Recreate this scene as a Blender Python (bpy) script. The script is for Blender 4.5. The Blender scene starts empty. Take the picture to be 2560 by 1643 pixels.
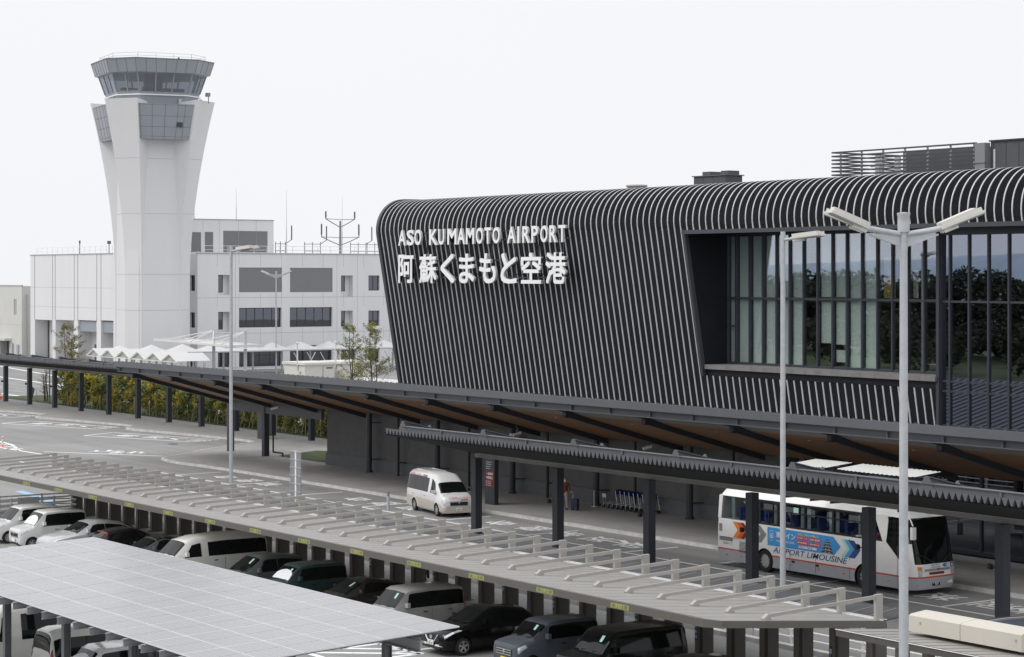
import bpy, bmesh, math, random
from mathutils import Vector, Matrix
R = math.radians
SC = bpy.context.scene
COL = SC.collection

# ---------------------------------------------------------------- camera
HEAD = 35.0645                      # angle between the view axis and the terminal's long axis
cam_data = bpy.data.cameras.new('camera')
cam = bpy.data.objects.new('camera', cam_data)
COL.objects.link(cam)
cam.location = (0, 0, 13.0)
cam.rotation_euler = (R(90), 0, R(90 - HEAD))
cam_data.sensor_width = 36.0
cam_data.lens = 5300 / 2560 * 36
cam_data.shift_y = -(821.5 - 690) / 2560
cam_data.clip_start = 1.0
cam_data.clip_end = 5000
SC.camera = cam

# ---------------------------------------------------------------- sky, sun, exposure
SUN_EL, SUN_AZ = R(48), R(200)      # azimuth measured from +Y towards +X
world = bpy.data.worlds.new('World')
SC.world = world
world.use_nodes = True
nt = world.node_tree
nt.nodes.clear()
out = nt.nodes.new('ShaderNodeOutputWorld')
bg = nt.nodes.new('ShaderNodeBackground')
sky = nt.nodes.new('ShaderNodeTexSky')
sky.sky_type = 'NISHITA'
sky.sun_disc = False
sky.sun_elevation = SUN_EL
sky.sun_rotation = SUN_AZ
sky.air_density = 1.0
sky.dust_density = 6.0
bg.inputs['Strength'].default_value = 0.10
tc = nt.nodes.new('ShaderNodeTexCoord')
sep = nt.nodes.new('ShaderNodeSeparateXYZ')
nt.links.new(tc.outputs['Generated'], sep.inputs[0])
ramp = nt.nodes.new('ShaderNodeValToRGB')      # overcast cloud deck: brighter overhead than at the horizon
ramp.color_ramp.elements[0].position = 0.0
ramp.color_ramp.elements[0].color = (9.5, 9.55, 9.95, 1)
ramp.color_ramp.elements[1].position = 1.0
ramp.color_ramp.elements[1].color = (13.6, 13.7, 14.1, 1)
e = ramp.color_ramp.elements.new(0.14)
e.color = (9.6, 9.65, 10.0, 1)
nt.links.new(sep.outputs['Z'], ramp.inputs['Fac'])
cn = nt.nodes.new('ShaderNodeTexNoise')
cn.inputs['Scale'].default_value = 2.2
cn.inputs['Detail'].default_value = 4
nt.links.new(tc.outputs['Generated'], cn.inputs['Vector'])
mr = nt.nodes.new('ShaderNodeMapRange')
mr.inputs['To Min'].default_value = 0.965
mr.inputs['To Max'].default_value = 1.03
nt.links.new(cn.outputs['Fac'], mr.inputs['Value'])
mul = nt.nodes.new('ShaderNodeVectorMath')
mul.operation = 'SCALE'
nt.links.new(ramp.outputs['Color'], mul.inputs[0])
nt.links.new(mr.outputs['Result'], mul.inputs['Scale'])
mixw = nt.nodes.new('ShaderNodeMix')
mixw.data_type = 'RGBA'
mixw.inputs['Factor'].default_value = 0.96
nt.links.new(sky.outputs['Color'], mixw.inputs['A'])
nt.links.new(mul.outputs['Vector'], mixw.inputs['B'])
nt.links.new(mixw.outputs['Result'], bg.inputs['Color'])
nt.links.new(bg.outputs['Background'], out.inputs['Surface'])

sd = bpy.data.lights.new('sun', 'SUN')
sd.energy = 1.2
sd.angle = R(25)
sd.color = (1.0, 0.97, 0.93)
sun = bpy.data.objects.new('sun', sd)
COL.objects.link(sun)
sdir = Vector((math.sin(SUN_AZ) * math.cos(SUN_EL), math.cos(SUN_AZ) * math.cos(SUN_EL), math.sin(SUN_EL)))
sun.rotation_euler = (-sdir).to_track_quat('-Z', 'Y').to_euler()
sun.location = (0, 0, 80)

SC.view_settings.view_transform = 'Standard'
SC.view_settings.look = 'None'
SC.view_settings.exposure = 0.0
SC.view_settings.gamma = 1.0
try:
    SC.cycles.max_bounces = 8
    SC.cycles.transparent_max_bounces = 16
except Exception:
    pass

# ---------------------------------------------------------------- materials
MAT = {}
def mat(name, col, rough=0.6, metal=0.0, var=0.0, vs=3.0, bump=0.0, bs=20.0, spec=0.5, coat=0.0, streak=False):
    m = bpy.data.materials.new(name)
    m.use_nodes = True
    n = m.node_tree
    b = n.nodes['Principled BSDF']
    b.inputs['Base Color'].default_value = (*col, 1)
    b.inputs['Roughness'].default_value = rough
    b.inputs['Metallic'].default_value = metal
    b.inputs['Specular IOR Level'].default_value = spec
    b.inputs['Coat Weight'].default_value = coat
    b.inputs['Coat Roughness'].default_value = 0.05
    if var or bump:
        t = n.nodes.new('ShaderNodeTexCoord')
    if var:
        mp = n.nodes.new('ShaderNodeMapping')
        if streak:
            mp.inputs['Scale'].default_value = (1, 1, 0.12)
        n.links.new(t.outputs['Object'], mp.inputs['Vector'])
        nz = n.nodes.new('ShaderNodeTexNoise')
        nz.inputs['Scale'].default_value = vs
        nz.inputs['Detail'].default_value = 8
        nz.inputs['Roughness'].default_value = 0.62
        n.links.new(mp.outputs['Vector'], nz.inputs['Vector'])
        mr = n.nodes.new('ShaderNodeMapRange')
        mr.inputs['From Min'].default_value = 0.25
        mr.inputs['From Max'].default_value = 0.75
        mr.inputs['To Min'].default_value = 1 - var
        mr.inputs['To Max'].default_value = 1 + var
        n.links.new(nz.outputs['Fac'], mr.inputs['Value'])
        vm = n.nodes.new('ShaderNodeVectorMath')
        vm.operation = 'SCALE'
        vm.inputs[0].default_value = col
        n.links.new(mr.outputs['Result'], vm.inputs['Scale'])
        n.links.new(vm.outputs['Vector'], b.inputs['Base Color'])
    if bump:
        nb = n.nodes.new('ShaderNodeTexNoise')
        nb.inputs['Scale'].default_value = bs
        nb.inputs['Detail'].default_value = 4
        n.links.new(t.outputs['Object'], nb.inputs['Vector'])
        bp = n.nodes.new('ShaderNodeBump')
        bp.inputs['Strength'].default_value = bump
        bp.inputs['Distance'].default_value = 0.02
        n.links.new(nb.outputs['Fac'], bp.inputs['Height'])
        n.links.new(bp.outputs['Normal'], b.inputs['Normal'])
    MAT[name] = m
    return m

def glass(name, refl, tint, refl_col=(0.85, 0.9, 1.0), rough=0.01):
    """coated window glass: a mirror share over a tinted see-through pane"""
    m = bpy.data.materials.new(name)
    m.use_nodes = True
    n = m.node_tree
    n.nodes.clear()
    o = n.nodes.new('ShaderNodeOutputMaterial')
    tr = n.nodes.new('ShaderNodeBsdfTransparent')
    tr.inputs['Color'].default_value = (*tint, 1)
    gl = n.nodes.new('ShaderNodeBsdfGlossy')
    gl.inputs['Color'].default_value = (*refl_col, 1)
    gl.inputs['Roughness'].default_value = rough
    t = n.nodes.new('ShaderNodeTexCoord')
    nz = n.nodes.new('ShaderNodeTexNoise')
    nz.inputs['Scale'].default_value = 0.35
    n.links.new(t.outputs['Object'], nz.inputs['Vector'])
    bp = n.nodes.new('ShaderNodeBump')
    bp.inputs['Strength'].default_value = 0.04
    bp.inputs['Distance'].default_value = 0.03
    n.links.new(nz.outputs['Fac'], bp.inputs['Height'])
    n.links.new(bp.outputs['Normal'], gl.inputs['Normal'])
    mx = n.nodes.new('ShaderNodeMixShader')
    mx.inputs['Fac'].default_value = refl
    n.links.new(tr.outputs[0], mx.inputs[1])
    n.links.new(gl.outputs[0], mx.inputs[2])
    n.links.new(mx.outputs[0], o.inputs['Surface'])
    MAT[name] = m
    return m

mat('road_paint', (0.86, 0.86, 0.85), 0.75, var=0.13, vs=2.5)
mat('blue_paint', (0.30, 0.48, 0.66), 0.75, var=0.1, vs=2)
mat('kerb', (0.56, 0.55, 0.53), 0.85, var=0.28, vs=1.6)
mat('grass', (0.055, 0.075, 0.022), 0.9, var=0.45, vs=2.5, bump=0.6, bs=14)
mat('dark_steel', (0.038, 0.043, 0.054), 0.42, var=0.1, vs=2)
mat('mid_steel', (0.115, 0.118, 0.132), 0.45, var=0.08, vs=1.5)
mat('roof_grey', (0.085, 0.088, 0.097), 0.5, var=0.1, vs=1)
mat('gutter', (0.24, 0.235, 0.22), 0.6, var=0.15, vs=2, streak=False)
mat('cladding', (0.013, 0.0145, 0.018), 0.5, var=0.25, vs=0.6, spec=0.22)
mat('rib_alloy', (0.60, 0.60, 0.61), 0.42, var=0.14, vs=1.2)
mat('edge_metal', (0.055, 0.058, 0.068), 0.38, var=0.08, vs=1)
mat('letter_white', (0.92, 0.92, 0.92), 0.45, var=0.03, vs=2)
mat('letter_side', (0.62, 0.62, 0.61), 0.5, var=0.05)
mat('wall_dark', (0.125, 0.123, 0.124), 0.85, var=0.14, vs=1.3, bump=0.3, bs=14)
mat('plinth', (0.125, 0.134, 0.142), 0.8, var=0.1, vs=1)
mat('wood', (0.23, 0.12, 0.058), 0.55, var=0.2, vs=4)
mat('soffit_grey', (0.21, 0.21, 0.205), 0.7, var=0.08)
mat('blind', (0.84, 0.92, 0.87), 0.8, var=0.04)
mat('poster_pale', (0.62, 0.60, 0.52), 0.8, var=0.1)
mat('poster_yellow', (0.55, 0.36, 0.05), 0.8, var=0.2, vs=3)
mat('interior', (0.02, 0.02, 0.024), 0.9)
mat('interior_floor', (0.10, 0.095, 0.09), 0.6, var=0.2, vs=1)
mat('concrete_ledge', (0.20, 0.195, 0.19), 0.8, var=0.2, vs=1.5)
mat('white_wall', (0.74, 0.74, 0.75), 0.8, var=0.035, vs=0.5, streak=True)
mat('white_fin', (0.70, 0.70, 0.705), 0.8, var=0.035, vs=0.25, streak=True)
mat('tower_grey', (0.30, 0.325, 0.36), 0.42, var=0.05, vs=0.5)
mat('joint', (0.16, 0.17, 0.18), 0.8)
mat('joint_light', (0.42, 0.42, 0.43), 0.8)
mat('beige_wall', (0.60, 0.60, 0.57), 0.85, var=0.05, vs=0.5)
mat('cabin_beige', (0.66, 0.65, 0.60), 0.7, var=0.04)
mat('louvre', (0.24, 0.245, 0.255), 0.6, var=0.05)
mat('tent_white', (0.72, 0.72, 0.72), 0.7, var=0.03)
mat('tent_shade', (0.42, 0.42, 0.38), 0.8, var=0.06)  # white tent cloth with its shade put into the colour
mat('link_sheet', (0.55, 0.55, 0.52), 0.6, var=0.05)
mat('tent_under', (0.74, 0.74, 0.70), 0.8, var=0.05)
mat('galvanised', (0.46, 0.48, 0.50), 0.5, 0.15, var=0.12, vs=5)
mat('lamp_body', (0.62, 0.61, 0.57), 0.5, var=0.05)
mat('lens', (0.32, 0.32, 0.30), 0.3)
mat('canopy_alloy', (0.38, 0.363, 0.337), 0.5, var=0.05, vs=1.5)
mat('canopy_fascia', (0.12, 0.113, 0.10), 0.5, var=0.1, vs=1)
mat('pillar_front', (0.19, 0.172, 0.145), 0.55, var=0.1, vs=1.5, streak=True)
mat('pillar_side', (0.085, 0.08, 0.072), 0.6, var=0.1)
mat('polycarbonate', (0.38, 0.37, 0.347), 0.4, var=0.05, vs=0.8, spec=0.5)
mat('polycarbonate_dark_reflection', (0.05, 0.052, 0.056), 0.45, var=0.3, vs=1.2, spec=0.15)  # same plastic, with the dark building's reflection put into the colour
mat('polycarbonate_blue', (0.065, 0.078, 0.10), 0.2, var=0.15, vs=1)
mat('seam', (0.30, 0.29, 0.27), 0.6)
mat('white_trim', (0.80, 0.80, 0.80), 0.5, var=0.04)
mat('beige_box', (0.56, 0.53, 0.465), 0.55, var=0.04, vs=0.6)
mat('white_rail', (0.82, 0.82, 0.82), 0.45, var=0.05)
mat('tape_yellow', (0.36, 0.37, 0.13), 0.6, var=0.2, vs=3)
mat('ink', (0.02, 0.02, 0.02), 0.7)
mat('sign_blue', (0.03, 0.06, 0.20), 0.5)
mat('red_paint', (0.55, 0.05, 0.03), 0.5, var=0.1)
mat('orange', (0.80, 0.14, 0.03), 0.5)
mat('white_plastic', (0.85, 0.85, 0.85), 0.4)
mat('tyre', (0.018, 0.018, 0.018), 0.85, var=0.15, vs=8)
mat('alloy', (0.60, 0.60, 0.61), 0.28, 0.75)
mat('chrome', (0.80, 0.80, 0.82), 0.12, 1.0)
mat('dark_trim', (0.012, 0.012, 0.013), 0.5)
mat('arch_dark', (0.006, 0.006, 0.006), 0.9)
mat('car_glass', (0.006, 0.008, 0.008), 0.04, spec=0.28, var=0.35, vs=0.7)
mat('headlamp', (0.62, 0.64, 0.66), 0.12, 0.3, var=0.3, vs=9, coat=1)
mat('amber', (0.75, 0.25, 0.03), 0.3)
mat('tail_red', (0.30, 0.012, 0.012), 0.25)
mat('plate_white', (0.85, 0.85, 0.85), 0.5)
mat('plate_yellow', (0.85, 0.60, 0.03), 0.5)
mat('plate_green_ink', (0.02, 0.12, 0.06), 0.6)
mat('tag_green', (0.42, 0.66, 0.58), 0.6)
mat('sunshade', (0.74, 0.76, 0.78), 0.5, var=0.06)
mat('panel_cell', (0.27, 0.27, 0.285), 0.18, spec=0.9, var=0.05, vs=0.9)
mat('panel_line', (0.66, 0.66, 0.68), 0.4)
mat('panel_thin', (0.42, 0.42, 0.44), 0.3)
mat('purlin', (0.30, 0.31, 0.32), 0.45, 0.3, var=0.08)
mat('post_steel', (0.12, 0.128, 0.135), 0.5, var=0.1)
for nm, c, ro in (('paint_white', (0.70, 0.70, 0.69), 0.25), ('paint_pearl', (0.66, 0.66, 0.62), 0.25), ('paint_silver', (0.50, 0.515, 0.53), 0.28),
                  ('paint_black', (0.006, 0.006, 0.007), 0.16), ('paint_slate', (0.10, 0.115, 0.115), 0.25), ('paint_teal', (0.035, 0.06, 0.06), 0.22),
                  ('paint_bronze', (0.035, 0.032, 0.028), 0.2), ('paint_navy', (0.075, 0.088, 0.105), 0.22), ('paint_grey', (0.36, 0.36, 0.35), 0.28),
                  ('paint_champagne', (0.52, 0.47, 0.41), 0.3), ('paint_maroon', (0.10, 0.018, 0.014), 0.2), ('paint_dark', (0.016, 0.015, 0.016), 0.18)):
    mat(nm, c, ro, coat=0.6 if c[0] > .2 else 0.15, spec=0.5 if c[0] > .2 else 0.3, var=0.02, vs=0.6)
mat('bus_white', (0.88, 0.87, 0.85), 0.25, coat=0.5, var=0.02)
mat('bus_grey', (0.42, 0.435, 0.47), 0.3, coat=0.4, var=0.03)
mat('bus_red', (0.62, 0.07, 0.03), 0.4)
mat('seat_blue', (0.02, 0.06, 0.30), 0.8, var=0.15, vs=6)
mat('curtain', (0.50, 0.55, 0.55), 0.9, var=0.2, vs=8)
for nm, c in (('g_orange', (0.80, 0.24, 0.04)), ('g_redorange', (0.68, 0.11, 0.03)), ('g_maroon', (0.17, 0.022, 0.022)), ('g_greygreen', (0.23, 0.26, 0.26)),
              ('g_banner', (0.055, 0.33, 0.72)), ('g_mint', (0.45, 0.72, 0.70)), ('g_blue', (0.09, 0.37, 0.66)), ('g_navy', (0.035, 0.075, 0.25)),
              ('g_redbox', (0.62, 0.035, 0.03)), ('g_yellow', (0.85, 0.70, 0.12)), ('g_white', (0.85, 0.85, 0.85)), ('g_dark', (0.03, 0.03, 0.035)),
              ('g_stone', (0.42, 0.42, 0.40)), ('g_text', (0.10, 0.12, 0.20)), ('g_red', (0.55, 0.04, 0.05))):
    mat(nm, c, 0.45)
mat('skin', (0.58, 0.38, 0.28), 0.6)
mat('hair', (0.012, 0.010, 0.010), 0.7)
mat('jacket_rust', (0.17, 0.045, 0.025), 0.85, var=0.15, vs=9)
mat('sleeve_dark', (0.035, 0.02, 0.018), 0.85)
mat('trousers', (0.36, 0.36, 0.37), 0.85, var=0.08, vs=9)
mat('case_blue', (0.025, 0.035, 0.075), 0.35, var=0.1)
mat('leaf_dark', (0.10, 0.13, 0.05), 0.7, var=0.5, vs=1.3)
mat('leaf_mid', (0.20, 0.215, 0.07), 0.7, var=0.45, vs=1.3)
mat('leaf_yellow', (0.40, 0.34, 0.06), 0.7, var=0.4, vs=1.3)
mat('leaf_brown', (0.27, 0.21, 0.10), 0.7, var=0.4, vs=1.3)
mat('bark', (0.10, 0.085, 0.07), 0.9, var=0.3, vs=9)
mat('bamboo', (0.45, 0.38, 0.27), 0.8, var=0.15)
mat('wood_far', (0.028, 0.038, 0.018), 0.9, var=0.4, vs=.2)
mat('hill', (0.34, 0.40, 0.47), 0.95, var=0.25, vs=0.02)  # distance haze is put into this blue-grey
glass('window_glass', 0.28, (0.95, 0.97, 0.96))
glass('curtain_glass', 0.36, (0.2, 0.22, 0.26), (0.78, 0.85, 1.0))
glass('cab_glass', 0.26, (0.40, 0.43, 0.47))
glass('bus_glass', 0.16, (0.62, 0.66, 0.66), (0.9, 0.95, 0.95))
glass('lobby_glass', 0.22, (0.25, 0.27, 0.3))
glass('plain_glass', 0.16, (0.10, 0.11, 0.125), (0.8, 0.85, 0.95))

def asphalt_material():
    m = bpy.data.materials.new('asphalt'); m.use_nodes = True; n = m.node_tree
    b = n.nodes['Principled BSDF']; b.inputs['Roughness'].default_value = 0.9; b.inputs['Specular IOR Level'].default_value = 0.3
    t = n.nodes.new('ShaderNodeTexCoord')
    def noise(scale, sc=(1, 1, 1), lo=0.3, hi=0.7, a=0.9, c=1.1, det=6):
        mp = n.nodes.new('ShaderNodeMapping'); mp.inputs['Scale'].default_value = sc
        n.links.new(t.outputs['Object'], mp.inputs['Vector'])
        z = n.nodes.new('ShaderNodeTexNoise'); z.inputs['Scale'].default_value = scale; z.inputs['Detail'].default_value = det
        n.links.new(mp.outputs['Vector'], z.inputs['Vector'])
        r = n.nodes.new('ShaderNodeMapRange'); r.inputs['From Min'].default_value = lo; r.inputs['From Max'].default_value = hi
        r.inputs['To Min'].default_value = a; r.inputs['To Max'].default_value = c
        n.links.new(z.outputs['Fac'], r.inputs['Value']); return r.outputs['Result']
    def mulv(p, q):
        k = n.nodes.new('ShaderNodeMath'); k.operation = 'MULTIPLY'; n.links.new(p, k.inputs[0]); n.links.new(q, k.inputs[1]); return k.outputs[0]
    f = mulv(noise(0.10, a=0.88, c=1.12), noise(0.9, (0.06, 1.0, 1.0), a=0.86, c=1.08))     # wide patches, tyre tracks along the lanes
    f = mulv(f, noise(7.0, a=0.93, c=1.07, det=2))
    f = mulv(f, noise(0.35, (1, 1, 1), lo=0.30, hi=0.38, a=0.84, c=1.0))                     # oil stains and repairs
    vm = n.nodes.new('ShaderNodeVectorMath'); vm.operation = 'SCALE'; vm.inputs[0].default_value = (0.275, 0.275, 0.27)
    n.links.new(f, vm.inputs['Scale']); n.links.new(vm.outputs['Vector'], b.inputs['Base Color'])
    MAT['asphalt'] = m
asphalt_material()
def let_light_through(name, share, col):
    """thin plastic sheet: part of the light is scattered through to the other side"""
    m = MAT[name]; n = m.node_tree
    b = n.nodes['Principled BSDF']; o = n.nodes['Material Output']
    t = n.nodes.new('ShaderNodeBsdfTranslucent'); t.inputs['Color'].default_value = (*col, 1)
    x = n.nodes.new('ShaderNodeMixShader'); x.inputs['Fac'].default_value = share
    n.links.new(b.outputs[0], x.inputs[1]); n.links.new(t.outputs[0], x.inputs[2]); n.links.new(x.outputs[0], o.inputs['Surface'])
let_light_through('polycarbonate', 0.2, (0.9, 0.88, 0.84))
for k_ in ('leaf_dark', 'leaf_mid', 'leaf_yellow', 'leaf_brown'):
    let_light_through(k_, 0.3, tuple(c * 1.3 for c in MAT[k_].node_tree.nodes['Principled BSDF'].inputs['Base Color'].default_value[:3]))
let_light_through('tent_white', 0.2, (0.8, 0.8, 0.8))

def pavement_material():
    m = bpy.data.materials.new('pavement')
    m.use_nodes = True
    n = m.node_tree
    b = n.nodes['Principled BSDF']
    b.inputs['Roughness'].default_value = 0.88
    t = n.nodes.new('ShaderNodeTexCoord')
    br = n.nodes.new('ShaderNodeTexBrick')
    br.inputs['Scale'].default_value = 1.0
    br.inputs['Brick Width'].default_value = 0.6
    br.inputs['Row Height'].default_value = 0.3
    br.inputs['Mortar Size'].default_value = 0.008
    br.inputs['Color1'].default_value = (0.365, 0.36, 0.35, 1)
    br.inputs['Color2'].default_value = (0.335, 0.33, 0.32, 1)
    br.inputs['Mortar'].default_value = (0.29, 0.287, 0.278, 1)
    n.links.new(t.outputs['Object'], br.inputs['Vector'])
    nz = n.nodes.new('ShaderNodeTexNoise')
    nz.inputs['Scale'].default_value = 0.4
    nz.inputs['Detail'].default_value = 8
    n.links.new(t.outputs['Object'], nz.inputs['Vector'])
    mr = n.nodes.new('ShaderNodeMapRange')
    mr.inputs['To Min'].default_value = 0.78
    mr.inputs['To Max'].default_value = 1.2
    n.links.new(nz.outputs['Fac'], mr.inputs['Value'])
    vm = n.nodes.new('ShaderNodeVectorMath')
    vm.operation = 'SCALE'
    n.links.new(br.outputs['Color'], vm.inputs[0])
    n.links.new(mr.outputs['Result'], vm.inputs['Scale'])
    n.links.new(vm.outputs['Vector'], b.inputs['Base Color'])
    MAT['pavement'] = m
pavement_material()

# ---------------------------------------------------------------- mesh helpers
OFF = {}
def origin_of(o):
    return OFF.get(o.name, Vector((0, 0, 0))) if o is not None else Vector((0, 0, 0))

class MB:
    def __init__(s):
        s.v = []; s.f = []; s.mi = []; s.cur = 0
    def add(s, verts, faces):
        k = len(s.v)
        s.v += [tuple(p) for p in verts]
        for f in faces:
            s.f.append([i + k for i in f]); s.mi.append(s.cur)
    def quad(s, *p):
        s.add(p, [list(range(len(p)))])
    def box(s, x0, x1, y0, y1, z0, z1):
        s.add([(x0, y0, z0), (x1, y0, z0), (x1, y1, z0), (x0, y1, z0), (x0, y0, z1), (x1, y0, z1), (x1, y1, z1), (x0, y1, z1)],
              [[0, 3, 2, 1], [4, 5, 6, 7], [0, 1, 5, 4], [1, 2, 6, 5], [2, 3, 7, 6], [3, 0, 4, 7]])
    def bar(s, p, q, w, h, up=(0, 0, 1)):
        p = Vector(p); q = Vector(q); d = (q - p).normalized(); up = Vector(up)
        a = d.cross(up)
        if a.length < 1e-4: a = d.cross(Vector((1, 0, 0)))
        a = a.normalized() * (w / 2); b = a.cross(d).normalized() * (h / 2)
        vs = []
        for c in (p, q):
            vs += [c - a - b, c + a - b, c + a + b, c - a + b]
        s.add(vs, [[0, 1, 2, 3], [7, 6, 5, 4], [0, 4, 5, 1], [1, 5, 6, 2], [2, 6, 7, 3], [3, 7, 4, 0]])
    def cyl(s, p, q, r0, r1=None, n=10, cap=True):
        if r1 is None: r1 = r0
        p = Vector(p); q = Vector(q); d = (q - p).normalized()
        a = d.cross(Vector((0, 0, 1)))
        if a.length < 1e-3: a = Vector((1, 0, 0))
        a.normalize(); b = d.cross(a)
        vs = []
        for c, r in ((p, r0), (q, r1)):
            for i in range(n):
                t = 2 * math.pi * i / n
                vs.append(c + a * (r * math.cos(t)) + b * (r * math.sin(t)))
        fs = [[i, (i + 1) % n, n + (i + 1) % n, n + i] for i in range(n)]
        if cap: fs += [list(range(n))[::-1], list(range(n, 2 * n))]
        s.add(vs, fs)
    def tube(s, pts, r, n=8):
        for a, b in zip(pts[:-1], pts[1:]): s.cyl(a, b, r, n=n)
    def prism(s, poly, fn, t0, t1):
        n = len(poly)
        vs = [fn(a, b, t0) for a, b in poly] + [fn(a, b, t1) for a, b in poly]
        fs = [list(range(n))[::-1], list(range(n, 2 * n))] + [[i, (i + 1) % n, n + (i + 1) % n, n + i] for i in range(n)]
        s.add(vs, fs)
    def grid(s, fn, nu, nv):
        vs = [fn(i / nu, j / nv) for i in range(nu + 1) for j in range(nv + 1)]
        w = nv + 1
        s.add(vs, [[i * w + j, (i + 1) * w + j, (i + 1) * w + j + 1, i * w + j + 1] for i in range(nu) for j in range(nv)])
    def lathe(s, prof, c, n=16, axis='z', cap=True):
        vs = []
        for r, h in prof:
            for i in range(n):
                t = 2 * math.pi * i / n
                a, b = r * math.cos(t), r * math.sin(t)
                vs.append((c[0] + a, c[1] + b, c[2] + h) if axis == 'z' else (c[0] + h, c[1] + a, c[2] + b))
        m = len(prof)
        fs = [[k * n + i, k * n + (i + 1) % n, (k + 1) * n + (i + 1) % n, (k + 1) * n + i] for k in range(m - 1) for i in range(n)]
        if cap: fs += [list(range(n))[::-1], [(m - 1) * n + i for i in range(n)]]
        s.add(vs, fs)
    def build(s, name, mats, parent=None, local=False, smooth=None, fix=True):
        if isinstance(mats, str): mats = [mats]
        me = bpy.data.meshes.new(name)
        off = Vector((0, 0, 0)) if (local or parent is None) else origin_of(parent)
        me.from_pydata([(x - off.x, y - off.y, z - off.z) for x, y, z in s.v], [], s.f)
        for m in mats: me.materials.append(MAT[m])
        if len(mats) > 1: me.polygons.foreach_set('material_index', s.mi)
        if fix:
            bm = bmesh.new(); bm.from_mesh(me)
            bmesh.ops.recalc_face_normals(bm, faces=bm.faces)
            bm.to_mesh(me); bm.free()
        if smooth:
            me.polygons.foreach_set('use_smooth', [True] * len(me.polygons))
            me.set_sharp_from_angle(angle=R(smooth))
        me.update()
        o = bpy.data.objects.new(name, me)
        COL.objects.link(o)
        if parent is not None:
            o.parent = parent
            OFF[o.name] = off if not local else Vector((0, 0, 0))
        return o

def tag(o, label, cat, group=None):
    o['label'] = label; o['category'] = cat
    if group: o['group'] = group
    return o
def thing(name, label, cat, loc=(0, 0, 0), rotz=0.0, group=None):
    o = bpy.data.objects.new(name, None)
    COL.objects.link(o)
    o.empty_display_size = 0.3
    o.location = loc; o.rotation_euler = (0, 0, R(rotz))
    OFF[o.name] = Vector(loc)
    return tag(o, label, cat, group)
def struct(o, kind='structure'):
    o['kind'] = kind
    return o
def kids(o):
    return [c for c in bpy.data.objects if c.parent == o]
def copy_tree(o, loc=None, rotz=None, label=None, parent=None, group=None):
    c = o.copy(); COL.objects.link(c)
    if parent is not None: c.parent = parent
    if loc is not None: c.location = loc; OFF[c.name] = Vector(loc)
    if rotz is not None: c.rotation_euler = (0, 0, R(rotz))
    if label: c['label'] = label
    if group: c['group'] = group
    for k in kids(o): copy_tree(k, parent=c)
    return c

TXT = {}
def text_geo(s, depth=0.0, bold=0.0):
    """outline of a string as mesh data (x right, y up), unscaled"""
    key = (s, depth, bold)
    if key not in TXT:
        cu = bpy.data.curves.new('lettering', 'FONT')
        cu.body = s; cu.size = 1.0; cu.extrude = depth; cu.offset = bold; cu.resolution_u = 3
        ob = bpy.data.objects.new('lettering', cu)
        COL.objects.link(ob)
        dg = bpy.context.evaluated_depsgraph_get()
        me = bpy.data.meshes.new_from_object(ob.evaluated_get(dg))
        v = [tuple(p.co) for p in me.vertices]; f = [list(p.vertices) for p in me.polygons]
        nz = [abs(p.normal.z) for p in me.polygons]
        bpy.data.objects.remove(ob); bpy.data.curves.remove(cu); bpy.data.meshes.remove(me)
        x0 = min(p[0] for p in v); x1 = max(p[0] for p in v); y0 = min(p[1] for p in v); y1 = max(p[1] for p in v)
        TXT[key] = (v, f, nz, x0, x1, y0, y1)
    return TXT[key]
def put_text(mb, s, o, ux, uy, w, h, depth=0.0, bold=0.0, slant=0.0, m_front=None, m_side=None):
    """fit a string into a w x h box whose lower left corner is o; thickness goes along ux x uy"""
    v, f, nz, x0, x1, y0, y1 = text_geo(s, 0.5 if depth else 0.0, bold)
    o = Vector(o); ux = Vector(ux).normalized(); uy = Vector(uy).normalized(); n = ux.cross(uy)
    pts = []
    for x, y, z in v:
        b = (y - y0) / (y1 - y0) * h
        pts.append(o + ux * ((x - x0) / (x1 - x0) * w + slant * b) + uy * b + n * (z * depth))
    k = len(mb.v); mb.v += [tuple(p) for p in pts]
    for fc, q in zip(f, nz):
        mb.f.append([i + k for i in fc])
        mb.mi.append(mb.cur if m_front is None else (m_front if q > 0.5 else m_side))
# ================================================================ ground
def sheet(name, poly, z, m, kind='structure'):
    b = MB(); b.add([(x, y, z) for x, y in poly], [list(range(len(poly)))])
    return struct(b.build(name, m), kind)

def ground_fn(u, v):                    # flat apron that falls away beyond the airfield plateau
    x = -900 + 1500 * u; y = -500 + 1400 * v
    d = math.hypot(x + 200, y - 80)
    z = 0.0 if d < 330 else -0.10 * (d - 330)
    return (x, y, z)
b = MB(); b.grid(ground_fn, 90, 84)
struct(b.build('ground', 'asphalt', smooth=30))

KERB = [(-38, 65.9), (-80, 65.9), (-104, 65.7), (-122.8, 65.75), (-130, 65.6), (-132.6, 65.3), (-134.8, 65.4), (-136.7, 65.8), (-137.6, 66.6), (-138.1, 67.6),
        (-141.6, 71.5), (-144.6, 76.2), (-145.6, 77.7), (-146.6, 78.35), (-148.4, 78.5), (-151, 78.3), (-158, 77.3), (-164.4, 76.3), (-165.6, 76.4), (-168.0, 78.1), (-170, 78.0), (-177, 76.8), (-182.6, 75.75),
        (-184, 75.9), (-186.8, 78.0), (-189, 77.8), (-196, 76.0), (-201.5, 75.2), (-203, 75.4), (-206, 77.6), (-212, 79.4), (-224, 81.5)]
BACK = [(-224, 84.4), (-150, 84.0), (-126, 84.0), (-126, 73.0), (-38, 73.0)]
b = MB(); b.prism(KERB + BACK, lambda x, y, t: (x, y, t), 0.0, 0.15)
struct(b.build('pavement', 'pavement'))
b = MB()
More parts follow.
